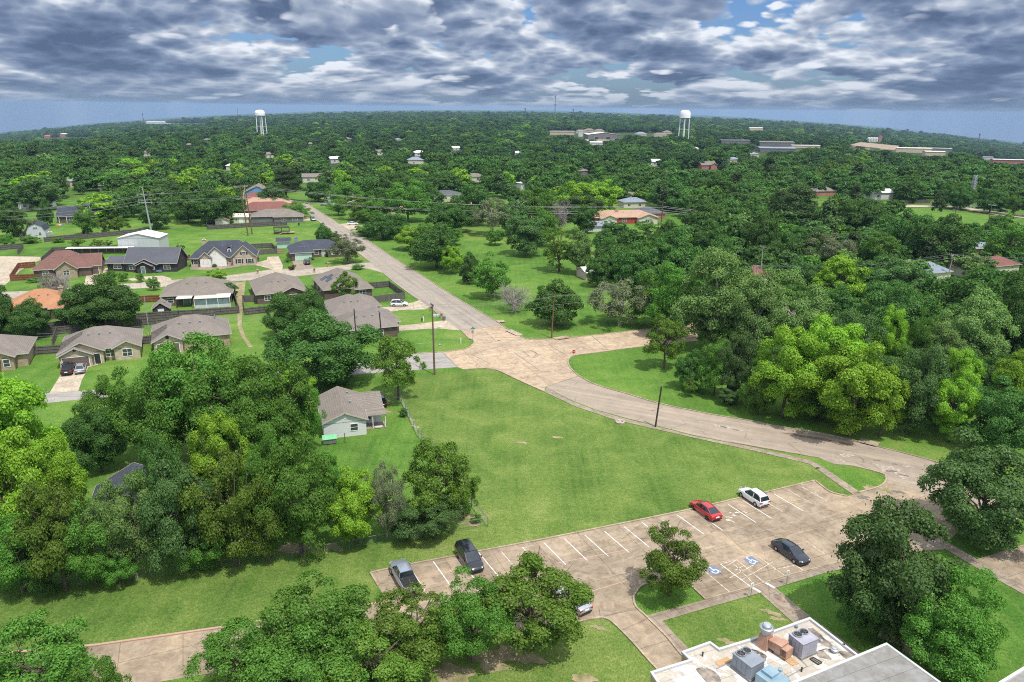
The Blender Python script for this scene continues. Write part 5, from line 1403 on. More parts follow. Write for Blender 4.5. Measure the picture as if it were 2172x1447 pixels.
make_car('sedan', 'car_silver', 'silver car half hidden by the tree at the lot exit', setz(G(1214, 1280)), hd + .1)
make_car('suv', 'car_white', 'white crossover on the driveway by the fenced corner yard', setz(G(847, 649)), R(5), detail=True)
make_car('pickup', 'car_black', 'black pickup truck on the tan brick house driveway', setz(G(145, 789)), R(114))
make_car('sedan', 'car_silver', 'silver sedan on the tan brick house driveway', setz(G(172, 787)), R(114))
make_car('suv', 'car_navy', 'dark car in front of the mint green garage door', setz(G(651, 560)), R(112))
make_car('sedan', 'car_black', 'black car tucked behind the grey cottage', setz(G(806, 856)), R(112))
make_car('suv', 'car_steel', 'steel grey car parked along the far end of the long road', setz(G(664, 468)), R(-64))
make_car('pickup', 'car_silver', 'silver pickup on the lawn drive across the long road', setz(G(691, 436)), R(15), detail=False)
make_car('sedan', 'car_white', 'white car on the drive under the tree by the long road', setz(G(748, 477)), R(20), detail=False)
for px, kind, m, lab in (((1996, 437), 'suv', 'car_red', 'red car on the far pale road'), ((2079, 443), 'sedan', 'car_black', 'black car between the trees on the far pale road'), ((2127, 450), 'sedan', 'car_navy', 'dark car nearest the right edge on the far pale road'), ((2112, 447), 'suv', 'car_silver', 'silver car behind the forked tree on the far pale road')):
    make_car(kind, m, lab, setz(G(*px), G(*px).z + .15), R(-20), 'cars on the far pale road', detail=False)
for i, x in enumerate((1865, 1870, 1880)):
    make_car('suv', ('car_red', 'car_white', 'car_steel')[i], ('red', 'white', 'grey')[i] + ' vehicle in the far shop car park', G(x, 324) + Vector((0, 0, .4)), R(10), 'vehicles in the far shop car park', detail=False)
# trailer and mower on the big field
t = thing('utility_trailer', 'black open framed trailer with dark canopy on the big field', 'trailer', G(598, 496), R(12))
mb = MB(); mb.box(-3, -1.1, .5, 3, 1.1, .75)
for x in (-3, 0, 3):
    for y in (-1.1, 1.1):
        mb.box(x - .06, y - .06, .75, x + .06, y + .06, 2.5)
for y in (-1.1, 1.1):
    mb.bar((-3, y, 1.3), (3, y, 1.3), .06, .12); mb.bar((-3, y, 1.0), (0, y, 2.4), .05, .05)
mb.build('frame', 'plastic_black', t)
mb = MB(); mb.rings([[(-3.1, -1.2, 2.5), (-3.1, 0, 3.0), (-3.1, 1.2, 2.5)], [(3.1, -1.2, 2.5), (3.1, 0, 3.0), (3.1, 1.2, 2.5)]]); mb.build('canopy', 'plastic_black', t)
for x in (-.5, .5):
    for y in (-1.2, 1.2):
        mb = MB(); ring_y(mb, x, y, .4, [(.2, -.1), (.4, -.1), (.4, .1), (.2, .1)], 12); mb.build('wheel', 'rubber', t)
t = thing('flatbed_trailer', 'low orange flatbed trailer beside the black one', 'trailer', G(612, 496), R(24))
mb = MB(); mb.box(-2.6, -1.1, .5, 2.4, 1.1, .72); mb.bar((2.4, -.9, .6), (3.6, 0, .6), .1, .1); mb.bar((2.4, .9, .6), (3.6, 0, .6), .1, .1); mb.rings([[(-2.6, -1.1, .5), (-2.6, 1.1, .5), (-2.6, 1.1, .7), (-2.6, -1.1, .7)], [(-3.9, -1.1, .05), (-3.9, 1.1, .05), (-3.9, 1.1, .15), (-3.9, -1.1, .15)]]); mb.build('bed', 'duct_rust', t)
for y in (-1.2, 1.2):
    mb = MB(); ring_y(mb, -.4, y, .36, [(.2, -.1), (.36, -.1), (.36, .1), (.2, .1)], 12); mb.build('wheel', 'rubber', t)

# ------------------------------------------------------------------ poles and cables
def at_depth(px, dep):
    r = ray(*px)
    return Vector((0, 0, CZ)) + r * (dep / r.dot(FWD))
def lean(base, top):
    """top of a pole over base whose image is at pixel top, at the same distance"""
    p = at_depth(top, depth(base))
    h = height_at(base, top[1])
    return Vector((p.x - base.x, 0, h))
POLES = {}
def pole(key, b, tp, r0, r1, m, label, name='utility_pole', cat='utility pole', arms=(), extra=True, n=8):
    p = G(*b)
    v = lean(p, tp)
    t = thing(name, label, cat, p)
    mb = MB(); mb.tube([(0, 0, -.1), v * .5, v], [r0, (r0 + r1) / 2, r1], n); mb.build('shaft', m, t, True)
    for (h, half, w, am) in arms:
        q = v * h
        ca, sa = math.cos(R(25 - 90)), math.sin(R(25 - 90))
        mb = MB(); mb.bar(q + Vector((-ca * half, -sa * half, 0)), q + Vector((ca * half, sa * half, 0)), w, w * 1.2); ar = mb.build('crossarm', am, t)
        mb = MB()
        for u in (-.92, -.45, .45, .92):
            mb.lathe([(.06, 0), (.1, .08), (.06, .16), (.09, .24), (.03, .3)], (q.x + ca * half * u, q.y + sa * half * u, q.z + w * .6), 8)
        mb.build('insulators', 'hvac_grey', ar)
    POLES[key] = (p, v)
    return t
WIRES = []
def cable(p, q, sag, r, label, group, m='wire_metal', n=20):
    o = p.copy()
    pts = []
    for k in range(n + 1):
        f = k / n
        w = p.lerp(q, f); w.z -= sag * 4 * f * (1 - f)
        pts.append(w - o)
    mb = MB(); mb.tube(pts, r, 4)
    tag(mb.build('power_cable', m, None, False, o), label, 'cable', group)
# steel transmission pole on the left
p = G(322, 497); v = lean(p, (316, 395)); dT = depth(p)
t = thing('transmission_pole', 'tall grey steel transmission pole behind the metal barn', 'power pole', p)
mb = MB(); mb.tube([(0, 0, 0), v * .5, v], [.42, .3, .14], 10); mb.build('shaft', 'galv', t, True)
for h, s in ((.83, 1), (.83, -1), (.71, 1), (.71, -1), (.66, 1), (.66, -1)):
    q = v * h
    mb = MB(); mb.tube([q, q + Vector((s * 1.5, s * .2, .12)), q + Vector((s * 2.6, s * .4, .16))], [.1, .08, .06], 6); ar = mb.build('arm', 'galv', t)
    mb = MB(); mb.lathe([(.09, 0), (.14, -.2), (.09, -.4), (.14, -.6), (.05, -.9)], tuple(q + Vector((s * 2.3, s * .35, .1))), 8); mb.build('insulator', 'hvac_grey', ar)
ba, bb = G(526, 500), G(535, 497)
va, vb = lean(ba, (521, 392)), lean(bb, (530, 391))
t = thing('twin_pole', 'twin wooden transmission poles joined by crossarms on the field', 'power pole', ba)
o2 = bb - ba
for o, vv in ((Vector((0, 0, 0)), va), (o2, vb)):
    mb = MB(); mb.tube([o, o + vv], [.28, .17], 8); mb.build('pole', 'pole_wood', t, True)
for h in (.97, .72):
    mb = MB(); mb.bar(va * h + Vector((-2.4, -.4, 0)), o2 + vb * h + Vector((1.2, .2, 0)), .16, .22); mb.build('crossarm', 'bark_pale', t)
mb = MB(); mb.bar(va * .72, o2 + vb * .95, .12, .12); mb.build('brace', 'bark_pale', t)
mb = MB(); mb.bar(o2 + vb * .97, va * .72 + Vector((.4, 0, 0)), .1, .1); mb.build('brace', 'bark_pale', t)
dH = depth(ba)
pole('far', (1401, 500), (1402, 425), .3, .18, 'pole_wood', 'tall wooden transmission pole in front of the salmon roofed house', 'transmission_pole', 'power pole', [(.93, 2.2, .16, 'bark'), (.72, 2.2, .16, 'bark')])
dP = depth(G(1401, 500))
L1 = [((-60, 449), (306.6, 412), (518, 396), (1402, 437), (2240, 492)), ((-60, 462), (310, 424), (518, 416), (1402, 445), (2240, 499)), ((-60, 468), (313, 430), (531, 418), (1403, 449), (2240, 505)), ((-60, 452), (331, 411), (531, 394), (1403, 440), (2240, 496))]
nm = ('topmost', 'second', 'lowest', 'third')
for k, (a, b, c, d, e) in enumerate(L1):
    A, B, C, D, E = at_depth(a, dT - 20), at_depth(b, dT), at_depth(c, dH), at_depth(d, dP), at_depth(e, dP - 10)
    cable(A, B, 1.5, .04, nm[k] + ' transmission cable left of the steel pole', 'transmission cables')
    cable(B, C, .6, .04, nm[k] + ' transmission cable between steel pole and twin poles', 'transmission cables')
    cable(C, D, 3.0, .04, nm[k] + ' transmission cable crossing the long road and the park', 'transmission cables')
    cable(D, E, 2.5, .04, nm[k] + ' transmission cable running over the right hand wood', 'transmission cables')
t = pole('lamp', (922, 795), (921.5, 645), .19, .13, 'pole_wood', 'tall brown utility pole with street lamp at the crossing', arms=[(.985, .9, .12, 'pole_wood')])
p, v = POLES['lamp']
q = v * .58
mb = MB(); mb.tube([q, q + Vector((.5, .25, .9)), q + Vector((1.1, .45, 1.3))], .05, 6); arm = mb.build('lamp_arm', 'galv', t, True)
mb = MB(); mb.tube([q + Vector((1.0, .42, 1.3)), q + Vector((1.25, .5, 1.36)), q + Vector((1.6, .62, 1.34))], [.08, .16, .08], 8); mb.build('lamp_head', 'far_white', arm, True)
mb = MB(); mb.tube([(-.22, -.02, 0), v * .62 + Vector((-.2, 0, 0))], .025, 4); mb.build('conduit', 'far_white', t)
pole('mid', (1170, 717.5), (1174, 627), .17, .12, 'pole_wood', 'lone tan utility pole in front of the round clipped oak', arms=[])
pole('post', (1390, 906), (1397.5, 820), .15, .13, 'pole_dark', 'plain dark pole on the sidewalk of the curved road')
pole('la', (462, 712), (460, 671), .15, .11, 'pole_dark', 'dark utility pole at the back of the half hidden house', arms=[(.97, .8, .1, 'galv')])
pole('lb', (757, 735), (756, 655), .15, .12, 'pole_dark', 'dark utility pole behind the big oaks, left of two')
pole('lc', (812, 742), (809, 661), .16, .12, 'pole_dark', 'dark utility pole behind the big oaks, right of two', arms=[(.98, .8, .1, 'galv')])
pole('ld', (318, 716), (319, 630), .09, .07, 'galv', 'thin grey pole between the yard fences and cream patio covers')
pole('r1', (1611, 600), (1611, 522), .16, .12, 'bark_pale', 'pale utility pole with crossarm over the pale green trees', arms=[(.97, 1.3, .12, 'bark_pale')])
pole('r2', (1601, 620), (1601, 563), .15, .11, 'bark_pale', 'shorter pale pole beside the red shingle roof', arms=[(.96, .8, .1, 'bark_pale')])
pole('r3', (2008, 598), (2012, 539), .16, .12, 'bark_pale', 'pale utility pole with transformer by the lilac roof', arms=[(.97, 1.5, .12, 'bark_pale')])
pole('r4', (2022, 478), (2022, 445), .2, .15, 'pole_wood', 'utility pole in the clearing before the far pale road', arms=[(.97, 1.6, .14, 'bark_pale')])
pole('r5', (2095, 478), (2096, 434), .2, .15, 'pole_wood', 'utility pole by the forked tree at the far pale road', arms=[(.97, 1.8, .16, 'far_white')])
pole('r6', (1894, 420), (1894, 392), .2, .15, 'pole_wood', 'utility pole left of the round tree by the far road', arms=[(.97, 1.8, .14, 'bark_pale')])
def top(key, f=.98, dx=0.0):
    p, v = POLES[key]
    return p + v * f + Vector((dx * .43, -dx * .9, 0))
g = 'street cables'
for k, (f, dx) in enumerate(((.985, -.8), (.985, .8), (.86, 0))):
    w = ('far upper', 'near upper', 'lower')[k]
    cable(at_depth((-60, 711 + 6 * k), depth(G(0, 730))), top('la', f, dx), 1.2, .021, w + ' street cable over the yard fences at the left', g)
    cable(top('la', f, dx), top('lb', f, dx), 1.0, .021, w + ' street cable from the half hidden house to the oaks', g)
    cable(top('lb', f, dx), top('lc', f, dx), .2, .021, w + ' street cable between the two poles behind the oaks', g)
    cable(top('lc', f, dx), top('lamp', f, dx), .5, .021, w + ' street cable over the corner lawn', g)
    cable(top('lamp', f, dx), top('mid', f if k < 2 else .78, dx * .3), .7, .021, w + ' street cable over the crossing', g)
    cable(top('mid', f if k < 2 else .78, dx * .3), top('r2', f, dx), 1.2, .021, w + ' street cable from the lone pole to the red roof', g)
    cable(top('r2', f, dx), top('r3', f, dx), 1.5, .021, w + ' street cable over the wood to the transformer pole', g)
    cable(top('r3', f, dx), at_depth((2240, 546 + 5 * k), depth(POLES['r3'][0]) + 10), .6, .021, w + ' street cable leaving by the right edge', g)
cable(at_depth((700, 742), 140), at_depth((921, 725), depth(POLES['lamp'][0])), .3, .018, 'thin service cable left of the lamp pole', g)
cable(at_depth((921, 725), depth(POLES['lamp'][0])), at_depth((1172, 712), depth(POLES['mid'][0])), .35, .018, 'thin service cable low over the crossing', g)
cable(at_depth((1172, 712), depth(POLES['mid'][0])), at_depth((1450, 684), 190), .5, .018, 'thin service cable along the cross street', g)
p, v = POLES['r3']
tag((lambda mb: (mb.lathe([(.28, 0), (.3, .1), (.3, .9), (.2, 1.0)], (0, 0, 0), 12), mb.build('transformer', 'hvac_grey', None, True, p + v * .84 + Vector((-.42, -.3, 0))))[1])(MB()), 'grey can transformer on the pole by the lilac roof', 'transformer')

# ------------------------------------------------------------------ water towers and masts
def water_tower(px_base, px_top, dist, dia, legs, label, style):
    r = ray(*px_top)
    f = dist / r.y
    x, y = r.x * f, r.y * f
    zt = CZ + r.z * f
    z0 = land(x, y)
    Hh = zt - z0
    t = thing('water_tower', label, 'water tower', (x, y, z0))
    rt = dia / 2
    th_ = dia * (.62 if style == 0 else .78)
    mb = MB()
    if style == 0:
        mb.lathe([(rt * .25, Hh - th_ * 1.0), (rt * .8, Hh - th_ * .96), (rt * .98, Hh - th_ * .86), (rt, Hh - th_ * .5), (rt * .96, Hh - th_ * .36), (rt * .8, Hh - th_ * .16), (rt * .5, Hh - th_ * .04), (.1, Hh)], (0, 0, 0), 28)
    else:
        mb.lathe([(rt * .3, Hh - th_), (rt * .85, Hh - th_ * .95), (rt, Hh - th_ * .86), (rt, Hh - th_ * .38), (rt * .86, Hh - th_ * .16), (rt * .55, Hh - th_ * .04), (.1, Hh)], (0, 0, 0), 28)
    tk = mb.build('tank', 'tower_white', t, True)
    mb = MB(); mb.lathe([(rt * 1.0, Hh - th_ * .9), (rt * 1.08, Hh - th_ * .9), (rt * 1.08, Hh - th_ * .86), (rt * 1.0, Hh - th_ * .86)], (0, 0, 0), 28, False); mb.build('balcony', 'far_white', tk)
    for k in range(legs):
        a = 2 * PI * k / legs + .35
        ca, sa = math.cos(a), math.sin(a)
        mb = MB(); mb.tube([(rt * 1.12 * ca, rt * 1.12 * sa, 0), (rt * .92 * ca, rt * .92 * sa, Hh - th_ * .82)], .55, 8); mb.build('leg', 'tower_white', t, True)
    mb = MB(); mb.tube([(0, 0, 0), (0, 0, Hh - th_)], rt * .13 + .3, 10); mb.build('riser', 'tower_white', t, True)
    mb = MB()
    for zz in (.33, .62):
        for k in range(legs):
            a, b = 2 * PI * k / legs + .35, 2 * PI * (k + 1) / legs + .35
            q = rt * (1.12 - .2 * zz)
            mb.bar((q * math.cos(a), q * math.sin(a), zz * (Hh - th_)), (q * math.cos(b), q * math.sin(b), zz * (Hh - th_)), .2, .2)
    mb.build('bracing', 'tower_white', t)
    SIGHT.append((px_top[0] - 12, px_top[1], px_top[0] + 12, px_base[1], px_base[1]))
water_tower((551, 288), (550.5, 233), 1180, 15.0, 5, 'white water tower with flattened dome on slender legs at left', 0)
water_tower((1452, 288), (1454, 233.5), 1120, 15.5, 6, 'white water tower with tall rounded tank on many legs at right', 1)
def mast(px, ytop, dist, label, w=1.2, name='radio_mast', m='chain_metal', aw=1.0):
    r = ray(px[0], ytop)
    f = dist / r.y
    x, y, zt = r.x * f, r.y * f, CZ + r.z * f
    z0 = land(x, y)
    t = thing(name, label, 'radio mast', (x, y, z0))
    Hh = zt - z0
    mb = MB()
    n = 18
    for k in range(3):
        a = 2 * PI * k / 3
        mb.tube([(w * math.cos(a), w * math.sin(a), 0), (w * .55 * math.cos(a), w * .55 * math.sin(a), Hh)], w * .16, 4)
    for i in range(n):
        for k in range(3):
            a, b = 2 * PI * k / 3, 2 * PI * (k + 1) / 3
            u, v2 = w * (1 - .45 * i / n), w * (1 - .45 * (i + 1) / n)
            mb.bar((u * math.cos(a), u * math.sin(a), Hh * i / n), (v2 * math.cos(b), v2 * math.sin(b), Hh * (i + 1) / n), w * .12, w * .12)
    mb.build('lattice', m, t)
    mb = MB()
    for zz in (.96, .72):
        mb.lathe([(w * 1.2 * aw, 0), (w * 1.2 * aw, w * 1.6 * aw)], (0, 0, Hh * zz - w), 8)
    mb.build('antennas', 'far_grey', t)
    return t
mast((1178, 250), 202, 2000, 'tallest thin radio mast near the middle of the horizon', 1.5, m='far_grey')
mast((1114, 250), 229, 2000, 'short dark mast left of the tallest horizon mast', 1.6, m='far_grey')
mast((1216, 250), 231, 2000, 'short pale mast right of the tallest horizon mast', 1.6)
mast((302, 262), 240, 2500, 'thin mast above the far left trees', 1.3, m='far_grey')
mast((503, 255), 229, 2200, 'thin faint mast just left of the left water tower', .9)
mast((700, 252), 238, 2000, 'stubby dark mast right of the left water tower', 1.6, m='far_grey')
mast((1711, 262), 259, 2400, 'stubby dark mast on the right horizon', 1.8, m='far_grey')
mast((2079, 320), 283, 1400, 'dark topped mast at the right horizon', 1.1, m='far_grey')
p = G(2062, 441); 
mast((2070, 441), 372, p.y, 'steel lattice tower beside the far pale road', 1.7, 'lattice_tower', 'galv', .3)

# ------------------------------------------------------------------ fences
def plank_fence(px, label, h=1.85, m='wood_grey', post=True, rails=True, group='board fences of the back yards', name='board_fence'):
    pts = [G(*q) for q in px]
    o = pts[0].copy()
    t = thing(name, label, 'fence', o, 0, group)
    pm, rm = MB(), MB()
    npost = 0
    pmesh = None
    for a, b in zip(pts, pts[1:]):
        a, b = a - o, b - o
        d = (b - a); L = d.length; d.normalize()
        nr = Vector((-d.y, d.x, 0))
        n = max(1, int(L / 0.9))
        for k in range(n):     # boards in bays, tops slightly uneven
            u, v2 = a + d * (L * k / n), a + d * (L * (k + 1) / n - .015)
            hh = h + random.uniform(-.05, .05)
            zz = .04
            q = nr * .02
            i = len(pm.v)
            for w in (u, v2):
                for s, z in ((-1, zz), (1, zz), (1, hh), (-1, hh)):
                    pm.v.append((w.x + q.x * s, w.y + q.y * s, w.z + z))
            pm.f += [tuple(i + j for j in f) for f in ((0, 3, 2, 1), (4, 5, 6, 7), (0, 1, 5, 4), (1, 2, 6, 5), (2, 3, 7, 6), (3, 0, 4, 7))]
        if rails:
            for z in (.35, h * .55, h - .2):
                rm.bar(a + Vector((0, 0, z)) - nr * .06, b + Vector((0, 0, z)) - nr * .06, .05, .1)
        m2 = max(1, int(L / 2.6))
        for k in range(m2 + 1):
            if not post or npost > 60:
                break
            if pmesh is None:
                mb = MB(); mb.box(-.06, -.06, 0, .06, .06, h + .06)
                pmesh = mb.build('post', m, t)
                pmesh.location = a + d * (L * k / m2) - nr * .1
            else:
                c = pmesh.copy(); COL.objects.link(c); c.parent = t; c.location = a + d * (L * k / m2) - nr * .1
            npost += 1
    pm.build('boards', m, t)
    if rails:
        rm.build('rails', m, t)
    return t
for px, lab, m in (
    ([(-60, 712), (60, 703), (131, 697), (191, 692), (290, 680), (380, 674), (470, 668), (507, 665), (497, 634), (471, 637)], 'long grey board fence behind the cream patio covers', 'wood_grey'),
    ([(-60, 725), (60, 716), (124, 709), (276, 694), (380, 684), (458, 676)], 'long grey rail backed fence behind the tan brick house', 'wood_grey'),
    ([(76, 753), (133, 749)], 'short grey board fence left of the tan brick house', 'wood_grey'),
    ([(112, 738), (122, 710)], 'grey board fence running back between two front lawns', 'wood_grey'),
    ([(285, 733), (329, 728)], 'short grey board fence right of the tan brick house', 'wood_grey'),
    ([(545, 641), (516, 641), (520, 669), (582, 662), (567, 664), (588, 716)], 'grey board fence beside the dirt track', 'wood_grey'),
    ([(648, 621), (664, 630), (688, 633)], 'grey board fence between the two tan hip roofs', 'wood_grey'),
    ([(772, 614), (826, 609), (859, 634), (790, 643)], 'grey board fence round the corner yard by the long road', 'wood_grey'),
    ([(371, 549), (386, 553), (404, 552)], 'brown board fence left of the white fronted house', 'wood_red'),
    ([(533, 528), (578, 526), (589, 538), (539, 541)], 'grey board fence round the yard behind the cream driveway', 'wood_grey'),
    ([(589, 539), (600, 538)], 'short tan board gate beside the mint shed', 'wood_tan'),
    ([(437, 474), (441, 487), (609, 478)], 'long grey board fence along the far side of the big field', 'wood_grey'),
    ([(94, 514), (138, 509), (171, 508), (307, 494)], 'dark board fence behind the small fruit trees', 'wood_grey'),
    ([(43, 512), (61, 489)], 'dark board fence beside the gambrel shed', 'wood_grey'),
    ([(171, 508), (182, 490)], 'dark board fence running back beside the small trees', 'wood_grey'),
    ([(-40, 533), (0, 531), (50, 527), (39, 541)], 'railed fence above the big concrete apron', 'wood_grey'),
    ([(23, 596), (75, 594)], 'red stained board fence in front of the brown roofed house', 'wood_red'),
    ([(23, 596), (40, 570), (76, 567)], 'red stained board fence beside the concrete apron', 'wood_red'),
    ([(88, 559), (113, 536), (250, 531)], 'dark board fence behind the brown roofed house', 'wood_grey'),
    ([(171, 577), (187, 571)], 'red stained board fence right of the brown roofed house', 'wood_red'),
    ([(170, 552), (195, 548), (185, 563)], 'pale grey board fence in the side yard of the brown roofed house', 'wood_grey'),
    ([(186, 569), (227, 564)], 'grey board fence left of the charcoal house', 'wood_grey'),
    ([(327, 523), (345, 522)], 'grey board fence right of the metal barn', 'wood_grey'),
    ([(139, 703), (131, 680), (150, 668)], 'dark board fence by the small grey shed', 'wood_grey'),
    ([(298, 642), (340, 640)], 'red brown plank gate left of the cream patio covers', 'wood_red'),
    ([(1911, 432), (1972, 431)], 'grey board fence by the far pale road', 'wood_grey'),
):
    plank_fence(px, lab, m=m)
def chain_fence(px, label, h=1.25):
    pts = [G(*q) for q in px]
    o = pts[0].copy()
    t = thing('chain_link_fence', label, 'fence', o, 0, 'chain link fences of the cottage lot')
    mm, rm = MB(), MB()
    proto = None
    for a, b in zip(pts, pts[1:]):
        a, b = a - o, b - o
        d = b - a; L = d.length; d.normalize()
        rm.tube([a + Vector((0, 0, h)), b + Vector((0, 0, h))], .035, 5)
        n = int(L / .34)
        for k in range(n):
            for s in (1, -1):
                u = a + d * (L * k / n)
                w = a + d * min(L, max(0, L * k / n + s * h))
                fr = abs((w - u).length) / h
                mm.bar(u + Vector((0, 0, .03)), w + Vector((0, 0, .03 + (h - .03) * fr)), .010, .010)
        m2 = max(1, int(L / 3.0))
        for k in range(m2 + 1):
            if proto is None:
                mb = MB(); mb.tube([(0, 0, 0), (0, 0, h + .05)], .04, 6)
                proto = mb.build('post', 'chain_metal', t, loc=a + d * (L * k / m2))
            else:
                c = proto.copy(); COL.objects.link(c); c.parent = t; c.location = a + d * (L * k / m2)
    rm.build('top_rail', 'chain_metal', t)
    mm.build('wire_mesh', 'chain_metal', t)
chain_fence([(839, 838), (853, 856), (887, 927), (911, 954), (955, 1010)], 'chain link fence along the side of the open lawn')
chain_fence([(810, 861), (853, 856)], 'short chain link fence behind the parked black car')
chain_fence([(1035, 1117), (952, 1130), (800, 1155), (681, 1177), (545, 1193), (395, 1215), (248, 1234), (83, 1250)], 'chain link fence in front of the row of trees')
chain_fence([(1035, 1117), (1000, 1075), (955, 1010)], 'chain link fence between the corner post and the olive tree')

# ------------------------------------------------------------------ small things by the road
p = G(1216, 768)
t = thing('stop_sign', 'red stop sign at the mouth of the curved road', 'road sign', p, R(12))
mb = MB(); mb.tube([(0, 0, 0), (.02, 0, 2.5)], .035, 6); mb.build('post', 'galv', t)
mb = MB(); oc = [(.42 * math.cos(R(22.5 + 45 * k)), .42 * math.sin(R(22.5 + 45 * k))) for k in range(8)]
mb.rings([[(x, -.04, 2.25 + z) for x, z in oc], [(x, -.06, 2.25 + z) for x, z in oc]]); pl = mb.build('sign_plate', 'sign_red', t)
fc = bpy.data.curves.new('lettering', 'FONT'); fc.body = 'STOP'; fc.size = .3; fc.align_x = 'CENTER'; fc.align_y = 'CENTER'; fc.extrude = .003
fc.materials.append(MATS['sign_white'])
fo = bpy.data.objects.new('lettering', fc); COL.objects.link(fo)
bpy.context.view_layer.update()
lm = bpy.data.meshes.new_from_object(fo.evaluated_get(bpy.context.evaluated_depsgraph_get()))
bpy.data.objects.remove(fo)
fo = bpy.data.objects.new('lettering', lm); COL.objects.link(fo); fo.parent = pl; fo.location = (0, -.066, 2.25); fo.rotation_euler = (R(90), 0, 0)
p = G(1003, 723)
t = thing('street_name_sign', 'green street name sign post at the corner of the long road', 'road sign', p, R(20))
mb = MB(); mb.tube([(0, 0, 0), (0, 0, 2.9)], .05, 6); mb.build('post', 'galv', t)
mb = MB(); mb.box(-.5, -.015, 2.75, .5, .015, 2.98); mb.box(-.015, -.5, 3.0, .015, .5, 3.22); mb.build('sign_plate', 'sign_green', t)
mb = MB(); mb.rings([[(x * .9, .05, 2.1 + z * .9) for x, z in oc], [(x * .9, .07, 2.1 + z * .9) for x, z in oc]]); mb.build('stop_plate', 'galv', t)
for px, lab, m in (((977.5, 729), 'white marker post with orange top on the corner lawn', 'orange_plastic'), ((898, 682), 'grey valve post with pale marker on the front lawn', 'iron')):
    t = thing('marker_post', lab, 'marker post', G(*px))
    mb = MB(); mb.tube([(0, 0, 0), (0, 0, 1.5)], .09, 8); mb.build('post', 'sign_white', t)
    mb = MB(); mb.tube([(0, 0, 1.5), (0, 0, 1.85)], .09, 8); mb.build('cap', m, t)
    if m == 'iron':
        mb = MB(); mb.lathe([(.16, 0), (.16, .5), (.24, .55), (.24, .75), (.14, .9), (.05, 1.0)], (-.35, 0, 0), 10); mb.build('valve', 'iron', t)
for px, lab in (((933, 736), 'silver and black fire hydrant on the corner lawn'), ((1315, 897), 'squat white stone capped drain in the grass beside the sidewalk')):
    if 'hydrant' in lab:
        t = thing('fire_hydrant', lab, 'hydrant', G(*px))
        mb = MB(); mb.lathe([(.2, 0), (.2, .06), (.13, .08), (.13, .5), (.18, .52), (.18, .58), (.12, .66), (.04, .74)], (0, 0, 0), 12); mb.build('barrel', 'galv', t, True)
        mb = MB(); mb.tube([(-.26, 0, .4), (.26, 0, .4)], .08, 8); mb.build('outlets', 'iron', t)
    else:
        mb = MB(); mb.lathe([(.8, 0), (.8, .28), (.72, .32), (.5, .3), (.45, .1)], (0, 0, 0), 18)
        tag(mb.build('drain_ring', 'chalk', None, True, G(*px)), lab, 'drain')
def bin_(px, lab, m='plastic_black', name='wheelie_bin'):
    t = thing(name, lab, 'bin', G(*px), R(20))
    mb = MB(); mb.rings([[(-.26, -.3, 0), (.26, -.3, 0), (.26, .3, 0), (-.26, .3, 0)], [(-.32, -.38, 1.0), (.32, -.38, 1.0), (.32, .38, 1.0), (-.32, .38, 1.0)]]); mb.build('tub', m, t)
    mb = MB(); mb.rings([[(-.35, -.42, 1.0), (.35, -.42, 1.0), (.35, .42, 1.0), (-.35, .42, 1.0)], [(-.3, -.36, 1.1), (.3, -.36, 1.1), (.3, .36, 1.1), (-.3, .36, 1.1)]]); mb.build('lid', m, t)
bin_((942, 680), 'dark grey wheelie bin at the end of the driveway', 'far_grey')
bin_((547, 553), 'black wheelie bin beside the pale brick gable', 'plastic_black')
bin_((634, 478), 'black wheelie bin by the far driveway', 'plastic_black')
for px, lab in (((915, 660), 'brown brick mailbox beside the driveway of the white car'), ((936, 675), 'brown mailbox beside the grey wheelie bin'), ((547, 581), 'pale brick mailbox on the white fronted house lawn'), ((667, 578), 'brown brick mailbox beside the solar panel house'), ((697, 566), 'tan mailbox on the lawn of the mint garage house')):
    t = thing('mailbox', lab, 'mailbox', G(*px), R(20), 'mailboxes along the streets')
    mb = MB(); mb.box(-.3, -.3, 0, .3, .3, 1.3); mb.rings([[(-.34, -.34, 1.3), (.34, -.34, 1.3), (.34, .34, 1.3), (-.34, .34, 1.3)], [(-.08, -.08, 1.6), (.08, -.08, 1.6), (.08, .08, 1.6), (-.08, .08, 1.6)]]); mb.build('pillar', 'brick_tan', t)
    mb = MB(); mb.box(-.15, -.33, .85, .15, -.301, 1.1); mb.build('door', 'plastic_black', t)
t = thing('junk_pile', 'heap of pale boxes and bags at the kerb by the mailbox', 'rubbish pile', G(929, 671), R(20))
mb = MB()
for k in range(9):
    x, y, s = rng.uniform(-1.3, 1.3), rng.uniform(-.5, .5), rng.uniform(.15, .35)
    mb.box(x - s, y - s, 0, x + s, y + s * .8, s * 1.6)
mb.build('boxes', 'metal_wall', t)
for px, lab in (((1592, 1268), 'accessible parking sign at the left end of the ramp'), ((1668, 1241), 'accessible parking sign at the right end of the ramp')):
    t = thing('parking_sign', lab, 'road sign', G(*px), R(23))
    mb = MB(); mb.tube([(0, 0, 0), (0, 0, 1.75)], .05, 6); mb.build('post', 'galv', t)
    mb = MB(); mb.box(-.2, -.01, 1.2, .2, .03, 1.85); pl = mb.build('sign_plate', 'sign_white', t)
    mb = MB(); mb.box(-.17, .032, 1.4, .17, .036, 1.8); mb.build('symbol_panel', 'blue_paint', pl)
t = thing('animal_hutch', 'small hutch with green tin roof against the cottage gable', 'hutch', G(697, 941), R(18))
mb = MB(); mb.rings([[(-.9, -.6, .9), (1.3, -.6, .9), (1.3, .7, 1.15), (-.9, .7, 1.15)], [(-.9, -.6, .95), (1.3, -.6, .95), (1.3, .7, 1.2), (-.9, .7, 1.2)]]); mb.build('roof', 'green_tin', t)
mb = MB(); mb.box(-.8, -.5, .15, 1.2, .6, .85); mb.build('cage', 'chain_metal', t)
